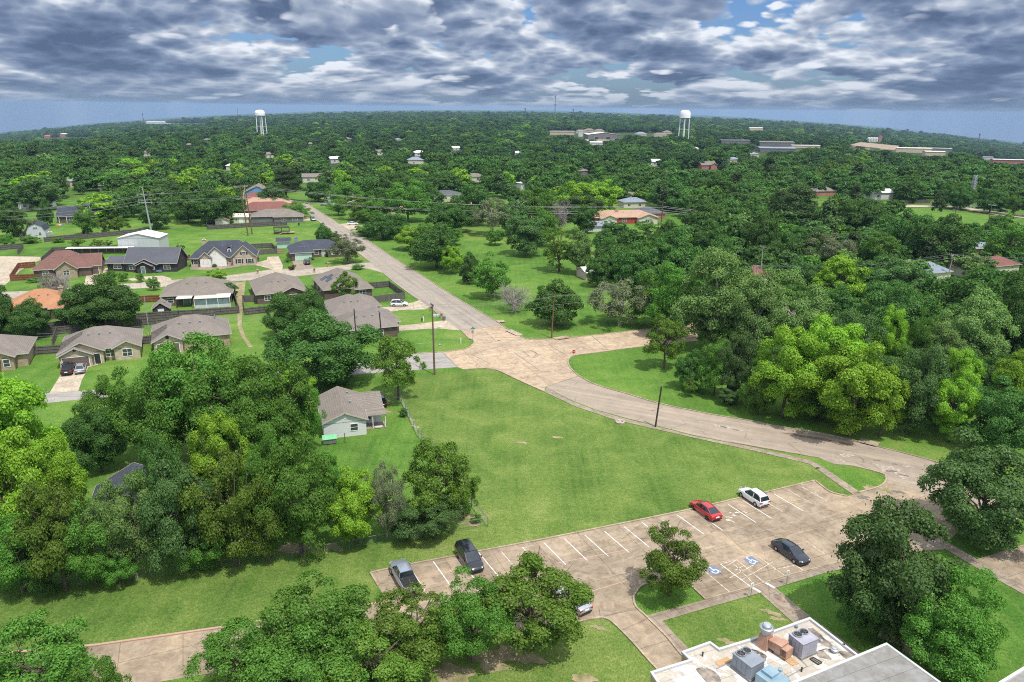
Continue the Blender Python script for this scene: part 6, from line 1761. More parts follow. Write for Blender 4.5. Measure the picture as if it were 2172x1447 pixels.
for x in (-.75, 1.15):
    for y in (-.45, .55):
        mb = MB(); mb.box(x - .04, y - .04, 0, x + .04, y + .04, .95); mb.build('leg', 'wood_grey', t)
for px, lab in (((732, 940), 'thin rusty post in front of the cottage gable'), ((770, 918), 'dark wooden post at the cottage corner')):
    mb = MB(); mb.tube([(0, 0, 0), (0, 0, 1.7)], .05, 6); tag(mb.build('post', 'iron', None, loc=G(*px)), lab, 'post')
t = thing('utility_box', 'small pale ground box in the grass by the white crossover', 'ground box', G(1577, 1034))
mb = MB(); mb.box(-.35, -.3, 0, .35, .3, .06); mb.build('frame', 'chalk', t)
mb = MB(); mb.box(-.22, -.18, .06, .22, .18, .075); mb.build('lid', 'iron', t)
t = thing('play_house', 'colourful plastic toys on the lawn of the slate house', 'toy', G(128, 478))
for x, m in ((-1, 'orange_plastic'), (0, 'siding_cream'), (1, 'blue_paint')):
    mb = MB(); mb.rings([[(x - .5, -.4, 0), (x + .5, -.4, 0), (x + .5, .4, 0), (x - .5, .4, 0)], [(x - .3, -.2, .5), (x + .3, -.2, .5), (x + .3, .2, .5), (x - .3, .2, .5)]]); mb.build('toy_block', m, t)
t = thing('yard_cage', 'round pale wire dome beside the gambrel shed', 'cage', G(107, 502))
mb = MB()
for k in range(8):
    a = k * PI / 8
    mb.tube([(1.5 * math.cos(a) * math.cos(q), 1.5 * math.sin(a) * math.cos(q), 2.2 * math.sin(q)) for q in [PI * j / 10 for j in range(11)]], .04, 4)
mb.build('hoops', 'galv', t)
t = thing('animal_pens', 'row of white roofed animal pens by the dark fence', 'pen', G(140, 540), R(7))
mb = MB(); mb.box(0, 0, 2.0, 22, 2.6, 2.12); mb.build('roof', 'metal_roof_white', t)
mb = MB()
for k in range(9):
    mb.box(k * 2.7 - .05, 0, 0, k * 2.7 + .05, .1, 2); mb.box(k * 2.7 - .05, 2.5, 0, k * 2.7 + .05, 2.6, 2)
mb.box(0, 2.52, .1, 22, 2.56, 2); mb.build('frame', 'wood_grey', t)
# ------------------------------------------------------------------ trees
KIND = {   # crown radius, height, crown bottom, puffs, puff size, looseness, upright
    'oak': dict(R=5.0, H=9.5, hb=.9, np=82, ps=0.235, loose=.10, bark='bark'),
    'mid': dict(R=5.0, H=11.0, hb=1.1, np=78, ps=0.225, loose=.18, bark='bark'),
    'lime': dict(R=5.0, H=11.5, hb=.8, np=70, ps=0.23, loose=.12, bark='bark'),
    'pale': dict(R=5.0, H=11.0, hb=1.0, np=78, ps=0.225, loose=.22, bark='bark_pale'),
    'olive': dict(R=4.5, H=10.0, hb=1.5, np=52, ps=0.215, loose=.34, bark='bark'),
    'blue': dict(R=5.0, H=11.0, hb=.7, np=80, ps=0.23, loose=.14, bark='bark'),
    'pine': dict(R=3.6, H=15.0, hb=4.5, np=40, ps=.36, loose=.25, bark='bark'),
    'grey': dict(R=5.0, H=8.5, hb=1.2, np=58, ps=0.215, loose=.38, bark='bark_pale'),
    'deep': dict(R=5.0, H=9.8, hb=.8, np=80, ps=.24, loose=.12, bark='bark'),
    'plum': dict(R=2.0, H=2.2, hb=.2, np=18, ps=.4, loose=.2, bark='bark'),
    'bare': dict(R=4.0, H=7.0, hb=1.2, np=30, ps=.3, loose=.3, bark='twig_grey'),
}
SPECIES = {'pine': 'pine_tree', 'bare': 'bare_tree', 'plum': 'shrub'}
def quads_mesh(name, C, Nn, size, m, rg, asp=.62):
    n = len(C)
    t = np.cross(Nn, rg.normal(size=(n, 3))); t /= np.linalg.norm(t, axis=1, keepdims=True) + 1e-9
    b = np.cross(Nn, t)
    s = size[:, None]
    V = np.empty((n, 4, 3), np.float32)
    V[:, 0] = C - t * s; V[:, 1] = C - b * s * asp + Nn * s * .12; V[:, 2] = C + t * s; V[:, 3] = C + b * s * asp + Nn * s * .12
    me = bpy.data.meshes.new(name)
    me.vertices.add(4 * n); me.loops.add(4 * n); me.polygons.add(n)
    me.vertices.foreach_set('co', V.reshape(-1))
    me.loops.foreach_set('vertex_index', np.arange(4 * n, dtype=np.int32))
    me.polygons.foreach_set('loop_start', np.arange(0, 4 * n, 4, dtype=np.int32))
    me.polygons.foreach_set('loop_total', np.full(n, 4, np.int32))
    me.materials.append(m)
    me.update(calc_edges=True)
    return me
def tree_meshes(kind, seed, nleaf, lsize):
    k = KIND[kind]
    rg = np.random.default_rng(seed)
    Rr, Hh, hb = k['R'], k['H'], k['hb']
    c0 = np.array([0, 0, hb + (Hh - hb) * .45]); ax = np.array([Rr, Rr, (Hh - hb) * .55])
    P, S = [], []
    npf = k['np']
    for i in range(npf):
        inner = i % 5 == 4
        while True:
            d = rg.normal(size=3); d /= np.linalg.norm(d)
            if d[2] > -.92:
                break
        f = rg.uniform(.25, .5) if inner else rg.uniform(.60, .90) * (1 + rg.normal() * .10)
        if kind == 'pine':
            z = rg.uniform(0, 1); rad = (1 - z) ** .6 * rg.uniform(.35, .8) + .05
            a = rg.uniform(0, 6.28)
            P.append(np.array([Rr * rad * math.cos(a), Rr * rad * math.sin(a), hb + (Hh - hb) * (z * .9 + .05)]))
        else:
            if d[2] < 0:       # skirts hang low and wide
                q = math.hypot(d[0], d[1]) + 1e-6; w = (1 - abs(d[2]) ** 2.2) / q * min(1, q * 2.2); d = np.array([d[0] * w, d[1] * w, d[2]])
            P.append(c0 + d * ax * f)
        S.append(Rr * k['ps'] * rg.uniform(.72, 1.25) * (1 - .25 * max(0, d[2]) if kind in ('olive', 'grey') else 1))
    P, S = np.array(P), np.array(S)
    w = S ** 2 / (S ** 2).sum()
    idx = rg.choice(npf, size=nleaf, p=w)
    d = rg.normal(size=(nleaf, 3)); d /= np.linalg.norm(d, axis=1, keepdims=True)
    out = (P[idx] - c0) / ax
    out /= np.linalg.norm(out, axis=1, keepdims=True) + 1e-6
    flip = (d * out).sum(1) < -.35
    d[flip] = -d[flip]
    d[:, 2] = np.where(d[:, 2] < -.5, -d[:, 2], d[:, 2])
    r = rg.uniform(.62, 1.05, nleaf) + (rg.random(nleaf) < k['loose']) * rg.uniform(0, .45, nleaf)
    C = P[idx] + d * (S[idx] * r)[:, None] * np.array([1, 1, .78])
    C[:, 2] = np.maximum(C[:, 2], .25)
    Nn = d * 1.0 + rg.normal(size=(nleaf, 3)) * .48 + np.array([0, 0, .25])
    Nn /= np.linalg.norm(Nn, axis=1, keepdims=True)
    size = lsize * rg.uniform(.65, 1.3, nleaf)
    crown = quads_mesh('crown', C, Nn, size, MATS['leaf_' + kind], rg) if kind != 'bare' else None
    # trunk with limbs
    mb = MB()
    rt = .035 * Rr + .11
    fork = hb * .9 + .3
    top = Vector((rg.normal() * .2, rg.normal() * .2, hb + (Hh - hb) * .55))
    mb.tube([(0, 0, -.3), (0, 0, .15), Vector((rg.normal() * .08, rg.normal() * .08, fork)), top], [rt * 1.5, rt * 1.05, rt * .85, rt * .25], 7)
    order = rg.permutation(npf)[: (22 if kind == 'bare' else 20)]
    for j in order:
        e = Vector(P[j])
        s = Vector((0, 0, 0)).lerp(top, min(.95, rg.uniform(.3, .9)))
        s.z = max(s.z, fork * .8)
        mid = s.lerp(e, .5) + Vector((rg.normal() * .3, rg.normal() * .3, .25))
        mb.tube([s, mid, e], [rt * .42, rt * .28, rt * .1], 5)
        if kind == 'bare' or k['loose'] > .3:
            for q in range(9 if kind == 'bare' else 3):
                tip = e + Vector(rg.normal(size=3)) * (1.0 if kind == 'bare' else .8) + Vector((0, 0, .3))
                mb.tube([mid.lerp(e, rg.uniform(.2, 1)), e.lerp(tip, .5) + Vector(rg.normal(size=3)) * .12, tip], [.05, .035, .015], 3)
                if kind == 'bare':
                    for _ in range(4):
                        mb.tube([e.lerp(tip, rg.uniform(.3, 1)), tip + Vector(rg.normal(size=3)) * .7], [.03, .012], 3)
    me = bpy.data.meshes.new('trunk')
    me.from_pydata(mb.v, [], mb.f)
    me.materials.append(MATS[k['bark']])
    me.update()
    return crown, me
LIB = {}
def lib(kind, lod, var):
    key = (kind, lod, var)
    if key not in LIB:
        n, s = {0: (42000, .122), 1: (17000, .178), 2: (5600, .30)}[lod]
        f = {'lime': 1.1, 'mid': .8, 'olive': .52, 'grey': .75, 'pine': .8, 'plum': .25, 'pale': .95}.get(kind, 1.0)
        ls = {'lime': 1.05, 'plum': .5, 'pine': .85, 'grey': .8}.get(kind, 1.0)
        LIB[key] = tree_meshes(kind, hash(kind) % 1000 + 17 * var if False else sum(map(ord, kind)) + 97 * var, int(n * f), s * ls)
    return LIB[key]
trng = random.Random(11)
NTREE = [0]
def put_tree(kind, base, rad, height, label, group=None, name=None, cat='tree'):
    dep = max(depth(base), 20)
    lod = 0 if dep < 175 else (1 if dep < 420 else 2)
    crown, trunk = lib(kind, lod, trng.randrange(3))
    k = KIND[kind]
    t = thing(name or SPECIES.get(kind, 'broadleaf_tree'), label, cat, base, trng.uniform(0, 2 * PI), group)
    sx = rad / k['R'] / 1.04
    t.scale = (sx * trng.uniform(.96, 1.06), sx * trng.uniform(.96, 1.06), height / k['H'])
    o = bpy.data.objects.new('trunk', trunk); COL.objects.link(o); o.parent = t
    if crown:
        o = bpy.data.objects.new('crown', crown); COL.objects.link(o); o.parent = t
    NTREE[0] += 1
    return t
TREE_PX = []
def tree(kind, x, yt, yb, w, label, group=None, **kw):
    b = G(x, yb)
    dep = depth(b)
    hgt = height_at(b, yt)
    # the crown's far side rises behind its top when seen from above
    rad = w / 2 * (dep / F_PX) * (1.08 if yb < 740 else 1.0)
    hgt = max(1.0, hgt - .04 * rad)
    TREE_PX.append((x - w / 2, yt, x + w / 2, yb))
    return put_tree(kind, b, rad, hgt, label, group, **kw)
T = [
 # foreground
 ('mid', 95, 1325, 1520, 235, 'dark green tree cut by the bottom left corner'),
 ('mid', 225, 1400, 1560, 130, 'low bushy tree beside the corner tree at the bottom left'),
 ('mid', 520, 1325, 1490, 210, 'dense round tree leftmost of the big row before the pickup truck'),
 ('mid', 685, 1228, 1435, 240, 'tall dense tree before the pickup truck, second in its row'),
 ('mid', 640, 1345, 1520, 250, 'bushy tree at the bottom edge in front of the tall dense one'),
 ('olive', 872, 1262, 1416, 215, 'loose tree with bare inner twigs right below the pickup truck'),
 ('olive', 800, 1330, 1480, 220, 'loose green tree at the bottom edge below the pickup truck'),
 ('mid', 1002, 1222, 1402, 165, 'green tree just below the black minivan'),
 ('olive', 1125, 1192, 1374, 240, 'spreading open tree with visible fan of branches by the lot exit'),
 ('olive', 1420, 1118, 1263, 148, 'small dark tree on the grass island of the parking lot'),
 ('blue', 1882, 1068, 1345, 232, 'big dark round tree between the navy sedan and the school'),
 ('oak', 1815, 1190, 1345, 115, 'lower dark tree on the near side of the big round one by the school'),
 ('mid', 2005, 1200, 1418, 185, 'green tree with dead grey twigs right of the big round one by the school'),
 ('mid', 1990, 1280, 1440, 170, 'low leafy tree touching the grey school wing'),
 ('blue', 2072, 935, 1150, 252, 'broad blue green oak at the bend of the curved road'),
 # left wood
 ('lime', 60, 782, 1085, 225, 'bright yellow green tree filling the left edge'),
 ('lime', 20, 900, 1170, 190, 'bright yellow green tree below the brightest one at the left edge'),
 ('lime', 135, 920, 1110, 115, 'smaller lime tree leaning right of the bright left edge trees'),
 ('mid', 232, 798, 950, 105, 'green tree beside the street below the tan brick house'),
 ('oak', 215, 860, 1000, 120, 'dark tree below the green one by the left street'),
 ('mid', 330, 755, 985, 150, 'mid green tree left of the big twin crowns'),
 ('mid', 420, 702, 960, 215, 'tallest mid green crown over the half hidden house'),
 ('mid', 505, 735, 985, 180, 'mid green crown joined to the tallest one'),
 ('lime', 475, 870, 1070, 130, 'sunny yellow green crown in the middle of the left wood'),
 ('mid', 590, 745, 985, 180, 'green crown just left of the cottage roof'),
 ('mid', 545, 840, 1030, 150, 'rounded green crown below the cottage side of the left wood'),
 ('mid', 650, 805, 960, 80, 'narrow leafy tree hugging the left cottage wall'),
 ('oak', 690, 664, 812, 230, 'huge dark oak behind the grey cottage'),
 ('oak', 628, 612, 715, 118, 'dark oak left of the taupe roofs by the dirt track'),
 ('oak', 665, 625, 725, 80, 'dark oak joined to the one left of the taupe roofs'),
 ('olive', 845, 703, 848, 108, 'olive tree right of the huge dark oak by the west street'),
 ('mid', 50, 1078, 1255, 150, 'green tree at the left end of the fence row'),
 ('olive', 140, 1005, 1250, 150, 'brownish olive tree in the fence row near the left end'),
 ('mid', 205, 1065, 1240, 140, 'round green tree in the fence row left of the slate house'),
 ('pale', 290, 1010, 1226, 125, 'thin pale tree veiling the slate grey roofed house'),
 ('pale', 250, 1025, 1230, 95, 'thin green tree in front of the slate grey roof'),
 ('blue', 392, 965, 1213, 150, 'dense blue green tree right of the slate grey roofed house'),
 ('oak', 350, 925, 1120, 110, 'dark crown behind the slate grey roofed house'),
 ('olive', 500, 945, 1198, 165, 'loose olive tree with bare twigs in the fence row'),
 ('olive', 570, 1010, 1190, 110, 'thin olive tree just right of the loose twiggy one'),
 ('mid', 640, 925, 1176, 165, 'tall green tree with pale forked trunk in the fence row'),
 ('mid', 580, 905, 1120, 120, 'green crown behind the tree with the pale forked trunk'),
 ('mid', 690, 960, 1100, 90, 'small dark green tree in front of the cottage lawn'),
 ('lime', 757, 990, 1152, 125, 'yellow green rounded tree in the fence row'),
 ('grey', 822, 985, 1142, 90, 'pale see through tree between the yellow green and the dark olive ones'),
 ('olive', 930, 925, 1118, 150, 'dark olive tree reaching out over the open lawn'),
 ('olive', 985, 985, 1100, 70, 'wispy outer branches of the olive clump over the lawn'),
 ('blue', 900, 1045, 1138, 140, 'low dark green bushy tree below the olive one'),
 ('oak', 110, 1120, 1252, 120, 'low dark bushy tree under the fence row near the left end'),
 ('mid', 440, 1080, 1205, 110, 'low green bushy tree under the fence row right of the slate house'),
 ('mid', 255, 1150, 1238, 90, 'leafy bush against the chain link fence by the slate house'),
 # neighbourhood left
 ('oak', 185, 605, 694, 112, 'dark yard tree left of a joined pair between the houses'),
 ('oak', 228, 586, 702, 130, 'tallest dark yard tree in the joined pair between the houses'),
 ('oak', 68, 638, 716, 84, 'round dark tree in front of the orange roof'),
 ('oak', -2, 606, 722, 72, 'dark tree at the left edge by the orange roof'),
 ('bare', 132, 576, 640, 62, 'half bare grey tree in front of the brown roofed house'),
 ('grey', 112, 585, 636, 44, 'thin grey green tree left of the half bare one'),
 ('lime', 459, 568, 606, 44, 'bright green cone shaped tree at the back street'),
 ('oak', 488, 598, 632, 34, 'small dark round tree beside the dirt track'),
 ('mid', 326, 586, 616, 25, 'small clipped tree at the back street kerb'),
 ('mid', 298, 578, 599, 17, 'sapling on the circle drive lawn'),
 ('mid', 262, 576, 597, 20, 'sapling left of the circle drive'),
 ('mid', 238, 572, 594, 22, 'sapling by the charcoal house wing'),
 ('grey', 738, 497, 557, 71, 'round grey green yard tree on the street corner'),
 ('oak', 688, 475, 520, 34, 'dark cone shaped tree behind the mint garage house'),
 ('oak', 706, 490, 524, 28, 'dark bushy tree beside the dark cone by the long road'),
 ('olive', 733, 574, 642, 52, 'loose yard tree in front of the solar panel roof'),
 ('mid', 383, 517, 536, 18, 'sapling between the charcoal and the white fronted house'),
 ('olive', 166, 503, 526, 32, 'fruit tree in front of the dark fence, leftmost of three'),
 ('olive', 206, 507, 526, 25, 'fruit tree in front of the dark fence, middle of three'),
 ('olive', 230, 508, 526, 16, 'fruit tree in front of the dark fence, rightmost of three'),
 ('oak', 30, 430, 502, 62, 'dark tree behind the gambrel shed'),
 ('grey', 72, 462, 490, 34, 'greyish bush tree beside the gambrel shed'),
 ('oak', 101, 422, 480, 32, 'narrow dark tree left of the slate two storey house'),
 ('mid', 187, 438, 498, 46, 'bright green tree at the bend of the dark fence'),
 ('olive', 224, 458, 498, 30, 'young tree behind the dark fence, left of two'),
 ('olive', 254, 456, 497, 38, 'young tree behind the dark fence, right of two'),
 ('blue', 332, 428, 486, 62, 'blue green tree right behind the steel transmission pole'),
 ('oak', 400, 408, 473, 62, 'dark wood edge tree left behind the big field'),
 ('oak', 452, 398, 476, 84, 'dark wood edge tree at the middle behind the big field'),
 ('oak', 500, 408, 466, 50, 'dark wood edge tree right behind the red shed'),
 ('mid', 631, 427, 463, 56, 'round bright tree beside the tan house at the long road'),
 ('pine', 607, 358, 428, 72, 'tall dark pine group behind the blue house'),
 ('mid', 15, 495, 522, 36, 'shrubby tree left of the gambrel shed'),
 ('mid', 66, 498, 516, 36, 'bush in front of the gambrel shed'),
 ('mid', 125, 503, 514, 26, 'low bush along the dark fence'),
 # long road, right side
 ('mid', 718, 418, 457, 42, 'bright small tree across from the parked grey car'),
 ('olive', 757, 408, 466, 66, 'bright green tree at the drive across the long road'),
 ('mid', 782, 440, 472, 50, 'grey green tree behind the drive across the long road'),
 ('mid', 784, 474, 500, 58, 'low spreading tree with white car beneath'),
 ('mid', 866, 376, 470, 88, 'big rounded tree beside the red walled house'),
 ('oak', 838, 447, 506, 60, 'dark rounded tree by the long road'),
 ('lime', 870, 476, 530, 58, 'bright lime tree behind the avenue of dark trees'),
 ('mid', 902, 470, 530, 60, 'green tree left of the large dark avenue oak'),
 ('oak', 926, 477, 568, 98, 'large dark oak in the avenue by the long road'),
 ('lime', 959, 518, 580, 46, 'slender lime green tree in the avenue'),
 ('oak', 996, 537, 602, 46, 'dark narrow tree in the avenue'),
 ('mid', 1042, 540, 632, 78, 'broad fresh green tree at the near end of the avenue'),
 ('bare', 1090, 602, 662, 76, 'grey leafless tree by the long road'),
 ('oak', 1176, 600, 690, 100, 'round clipped dark oak behind the lone pole'),
 ('grey', 1314, 590, 690, 126, 'wide grey olive tree beside the cross street'),
 ('oak', 1268, 543, 608, 52, 'dark conical tree by the small white roofed shed'),
 ('blue', 1114, 448, 542, 86, 'dense blue green tree at the far end of the meadow'),
 ('olive', 1186, 480, 576, 78, 'loose yellowish tree at the meadow edge'),
 ('pale', 1226, 485, 582, 64, 'pale sycamore with tall bare trunk at the meadow edge'),
 ('oak', 1280, 488, 540, 52, 'dark tree behind the sycamore'),
 ('oak', 968, 420, 492, 70, 'dark tree at the back of the meadow, left'),
 ('grey', 1046, 416, 500, 82, 'grey green tree at the back of the meadow'),
 ('mid', 1134, 392, 490, 84, 'tall green tree behind the meadow'),
 ('bare', 1186, 424, 492, 48, 'bare branched tree by the meadow'),
 ('lime', 1222, 380, 462, 88, 'bright green tree left of the pale green bungalow'),
 ('lime', 1276, 378, 460, 82, 'brightest green tree above the salmon roof'),
 ('mid', 1180, 395, 462, 60, 'green tree behind the bright pair above the salmon roof'),
 ('mid', 1050, 482, 520, 40, 'small tree at the left rim of the meadow'),
 ('mid', 1286, 466, 490, 34, 'little tree left of a pair before the salmon roof'),
 ('oak', 1312, 470, 498, 40, 'little dark tree right of a pair before the salmon roof'),
 ('mid', 1370, 466, 496, 40, 'green tree left of the tall wooden pole'),
 ('oak', 812, 452, 508, 62, 'dark low branched tree left of the dark rounded one by the long road'),
 ('oak', 905, 498, 550, 52, 'dark tree tucked against the large avenue oak'),
 ('mid', 800, 416, 466, 64, 'green tree hiding the end of the red walled house'),
 ('oak', 945, 426, 498, 78, 'dark tree between the two tan bungalows and the meadow'),
 ('oak', 1004, 396, 478, 78, 'large dark tree behind the grey green meadow tree'),
 ('blue', 1088, 418, 500, 66, 'blue green tree behind the dense one at the meadow end'),
 ('mid', 1150, 440, 522, 66, 'green tree left of the loose yellowish meadow tree'),
 ('oak', 1236, 430, 495, 62, 'dark tree left of the blue grey outbuilding'),
 ('oak', 676, 380, 428, 62, 'dark tree closing the far end of the long road'),
 ('mid', 735, 378, 440, 70, 'green tree above the drive across the long road'),
 ('oak', 822, 392, 452, 72, 'dark tree behind the red walled house'),
 ('oak', 905, 388, 448, 76, 'dark tree behind the tan bungalow between the oaks'),
 ('mid', 960, 480, 520, 44, 'green tree behind the slender lime one'),
 ('oak', 580, 395, 440, 60, 'dark tree behind the blue house and the pines'),
 # right wood edge
 ('olive', 1408, 664, 782, 88, 'thin crowned tree standing alone on the corner lawn'),
 ('oak', 1466, 745, 826, 72, 'dark bushy tree at the corner of the wood'),
 ('mid', 1514, 720, 838, 78, 'fresh green tree at the corner of the wood'),
 ('blue', 1560, 700, 850, 80, 'dark blue green tree behind the corner of the wood'),
 ('lime', 1660, 685, 885, 150, 'big yellow green tree left in the bright clump by the curved road'),
 ('lime', 1800, 715, 925, 190, 'brightest yellow green tree over the road shade'),
 ('lime', 1735, 665, 885, 170, 'yellow green tree at the back of the bright clump'),
 ('lime', 1865, 770, 925, 95, 'yellow green crown at the right end of the bright clump'),
 ('mid', 1605, 780, 880, 80, 'low green tree at the left foot of the bright clump'),
 ('blue', 1922, 718, 918, 122, 'dense blue green tree right of the bright clump'),
 ('lime', 2012, 785, 938, 100, 'bright lime tree with tall narrow crown in the right wood'),
 ('lime', 2026, 738, 870, 86, 'bright crown in the dark part of the right wood'),
 ('lime', 2144, 735, 885, 96, 'lime crown at the right edge'),
 ('oak', 2110, 810, 965, 150, 'dark broad tree at the right edge of the wood'),
 ('mid', 1945, 660, 800, 66, 'small sunlit crown in the middle of the right wood'),
 ('lime', 1876, 643, 790, 66, 'sunlit lime crown in the middle of the right wood'),
 ('pale', 1506, 528, 745, 172, 'large pale green crown at the left of the wood'),
 ('pale', 1600, 575, 770, 120, 'pale green crown right of the largest pale one'),
 ('mid', 1430, 548, 715, 110, 'green crown above the cross street'),
 ('oak', 1420, 490, 610, 112, 'dark crown behind the green one above the cross street'),
 ('oak', 1340, 520, 620, 80, 'dark crown behind the grey olive tree'),
 ('mid', 1385, 565, 690, 84, 'green crown between the grey olive tree and the wood'),
 ('pale', 1670, 578, 760, 140, 'wide pale crown above the bright clump'),
 ('lime', 1775, 536, 660, 98, 'bright yellow green dome behind the wood'),
 ('oak', 1880, 590, 745, 160, 'dark broad crown in the middle of the wood'),
 ('blue', 1800, 650, 800, 112, 'bluish crown behind the bright clump'),
 ('pale', 2052, 618, 800, 150, 'greyish pale crown at the right of the wood'),
 ('oak', 2046, 570, 710, 160, 'dark crown behind the greyish pale one'),
 ('oak', 2146, 560, 770, 130, 'dark tall crown at the right edge, upper wood'),
 ('pale', 1985, 690, 830, 100, 'pale crown left of the bright right wood crown'),
 ('oak', 1613, 455, 562, 72, 'dark flat topped tree on the lawn clearing'),
 ('oak', 1680, 476, 556, 62, 'dark round tree behind the lawn clearing'),
 ('grey', 1752, 490, 575, 100, 'grey green tree right of the lawn clearing'),
 ('mid', 1863, 490, 566, 70, 'fresh green tree behind the bright dome'),
 ('oak', 1925, 444, 560, 88, 'dark tree behind the dark wood, left of two tall ones'),
 ('oak', 1995, 458, 575, 112, 'dark broad tree near the brick house with blue roof'),
 ('mid', 2134, 460, 566, 92, 'full green tree at the right edge by the clearing'),
 ('blue', 1905, 545, 640, 116, 'grey blue crown under the cables of the right wood'),
 ('lime', 1495, 440, 500, 44, 'small lime tree behind the tall wooden pole'),
 ('mid', 1556, 425, 482, 52, 'green tree behind the pines'),
 ('pine', 1688, 392, 500, 90, 'dark pine group in the middle right distance'),
 ('pine', 1650, 404, 490, 60, 'dark pine left of the pine group'),
 ('oak', 1926, 374, 430, 54, 'round dark tree beside the far pale road'),
 ('oak', 2004, 384, 441, 44, 'forked flat crowned tree by the red car'),
 ('oak', 2036, 388, 445, 50, 'forked dark tree left of the lattice tower'),
 ('oak', 2098, 395, 452, 58, 'dark tree right of the lattice tower'),
 ('mid', 2148, 408, 457, 40, 'green tree at the right edge by the far road'),
]
for q in T:
    tree(*q)
# shrubs and spiky yuccas
for kind, x, yt, yb, w, lab in (('blue', 985, 1060, 1088, 34, 'spiky yucca clump at the fence corner'), ('blue', 856, 866, 884, 20, 'spiky yucca by the lawn fence'), ('plum', 620, 562, 573, 14, 'plum coloured round shrub by the driveway'),
                                ('grey', 902, 935, 957, 20, 'bare brown shrub against the lawn fence'), ('mid', 228, 752, 763, 16, 'round shrub in the recess of the tan brick house'), ('mid', 610, 546, 556, 12, 'clipped hedge beside the mint garage'), ('mid', 660, 543, 551, 12, 'round shrub at the mint garage corner'), ('mid', 694, 537, 543, 22, 'low hedge below the shuttered window'),
                                ('mid', 760, 560, 571, 26, 'wide low shrub on the street corner'), ('mid', 1010, 1090, 1108, 24, 'weedy bush beside the corner fence post'), ('oak', 484, 556, 562, 12, 'round shrub under the pale brick gable'), ('oak', 455, 560, 567, 10, 'dark shrub beside the front door of the white fronted house'), ('mid', 72, 589, 598, 30, 'low clipped hedge before the red stained fence'),
                                ('olive', 1462, 800, 842, 30, 'weedy bush at the foot of the wood corner'), ('blue', 1545, 820, 858, 44, 'broad leaved bush at the foot of the wood')):
    tree(kind, x, yt, yb, w, lab, name='yucca_plant' if 'yucca' in lab else 'shrub', cat='shrub')

# ------------------------------------------------------------------ trees of the town and forest beyond
def inpoly(x, y, poly):
    c = False
    j = len(poly) - 1
    for i in range(len(poly)):
        if (poly[i][1] > y) != (poly[j][1] > y) and x < (poly[j][0] - poly[i][0]) * (y - poly[i][1]) / (poly[j][1] - poly[i][1]) + poly[i][0]:
            c = not c
        j = i
    return c
RWOOD = [(1500, 700), (1470, 760), (1530, 840), (1580, 862), (1760, 905), (1850, 925), (1990, 955), (2172, 1000), (2600, 1010), (2600, 500), (2172, 500), (1850, 505), (1700, 600), (1600, 640), (1480, 600), (1400, 600), (1360, 660), (1440, 700)]
LWOOD = [(-500, 960), (60, 960), (180, 930), (420, 890), (600, 850), (640, 850), (660, 940), (700, 960), (860, 1000), (930, 1080), (920, 1120), (560, 1190), (0, 1250), (-500, 1300)]
CLEAR = [[(-200, 560), (-200, 505), (60, 500), (170, 485), (330, 477), (600, 476), (610, 450), (650, 428), (662, 425), (760, 480), (830, 500), (960, 495), (1080, 500), (1250, 560), (1250, 620), (1360, 640), (1360, 730), (-200, 900)],
         [(1560, 520), (1700, 520), (1700, 568), (1560, 568)], [(1240, 470), (1400, 462), (1460, 500), (1400, 530), (1290, 520)],
         [(1880, 426), (2000, 426), (2060, 431), (2200, 450), (2200, 484), (2000, 470), (1880, 450)],
         [(625, 415), (655, 415), (700, 462), (650, 460)], [(120, 455), (170, 455), (175, 500), (60, 510)], [(500, 420), (620, 420), (620, 478), (500, 478)],
         [(1160, 282), (1440, 282), (1440, 300), (1160, 306)], [(1800, 312), (1990, 320), (2172, 345), (2172, 356), (1960, 340), (1800, 332)]]
CLUMPS = [(trng.uniform(-2500, 2500), trng.uniform(200, 4200), trng.choice(['oak', 'oak', 'oak', 'oak', 'blue', 'mid', 'blue', 'olive', 'lime', 'pale'])) for _ in range(420)]
CX = np.array([c[0] for c in CLUMPS]); CY = np.array([c[1] for c in CLUMPS])
def kind_at(x, y):
    if trng.random() < .55:
        i = int(np.argmin((CX - x) ** 2 + (CY - y) ** 2))
        return CLUMPS[i][2]
    return trng.choice(['oak', 'oak', 'oak', 'oak', 'mid', 'mid', 'blue', 'blue', 'olive', 'pale', 'oak', 'pine'])
SIGHT.append((1905, 428, 2172, 474, 474))
cand = []
d = 118.0
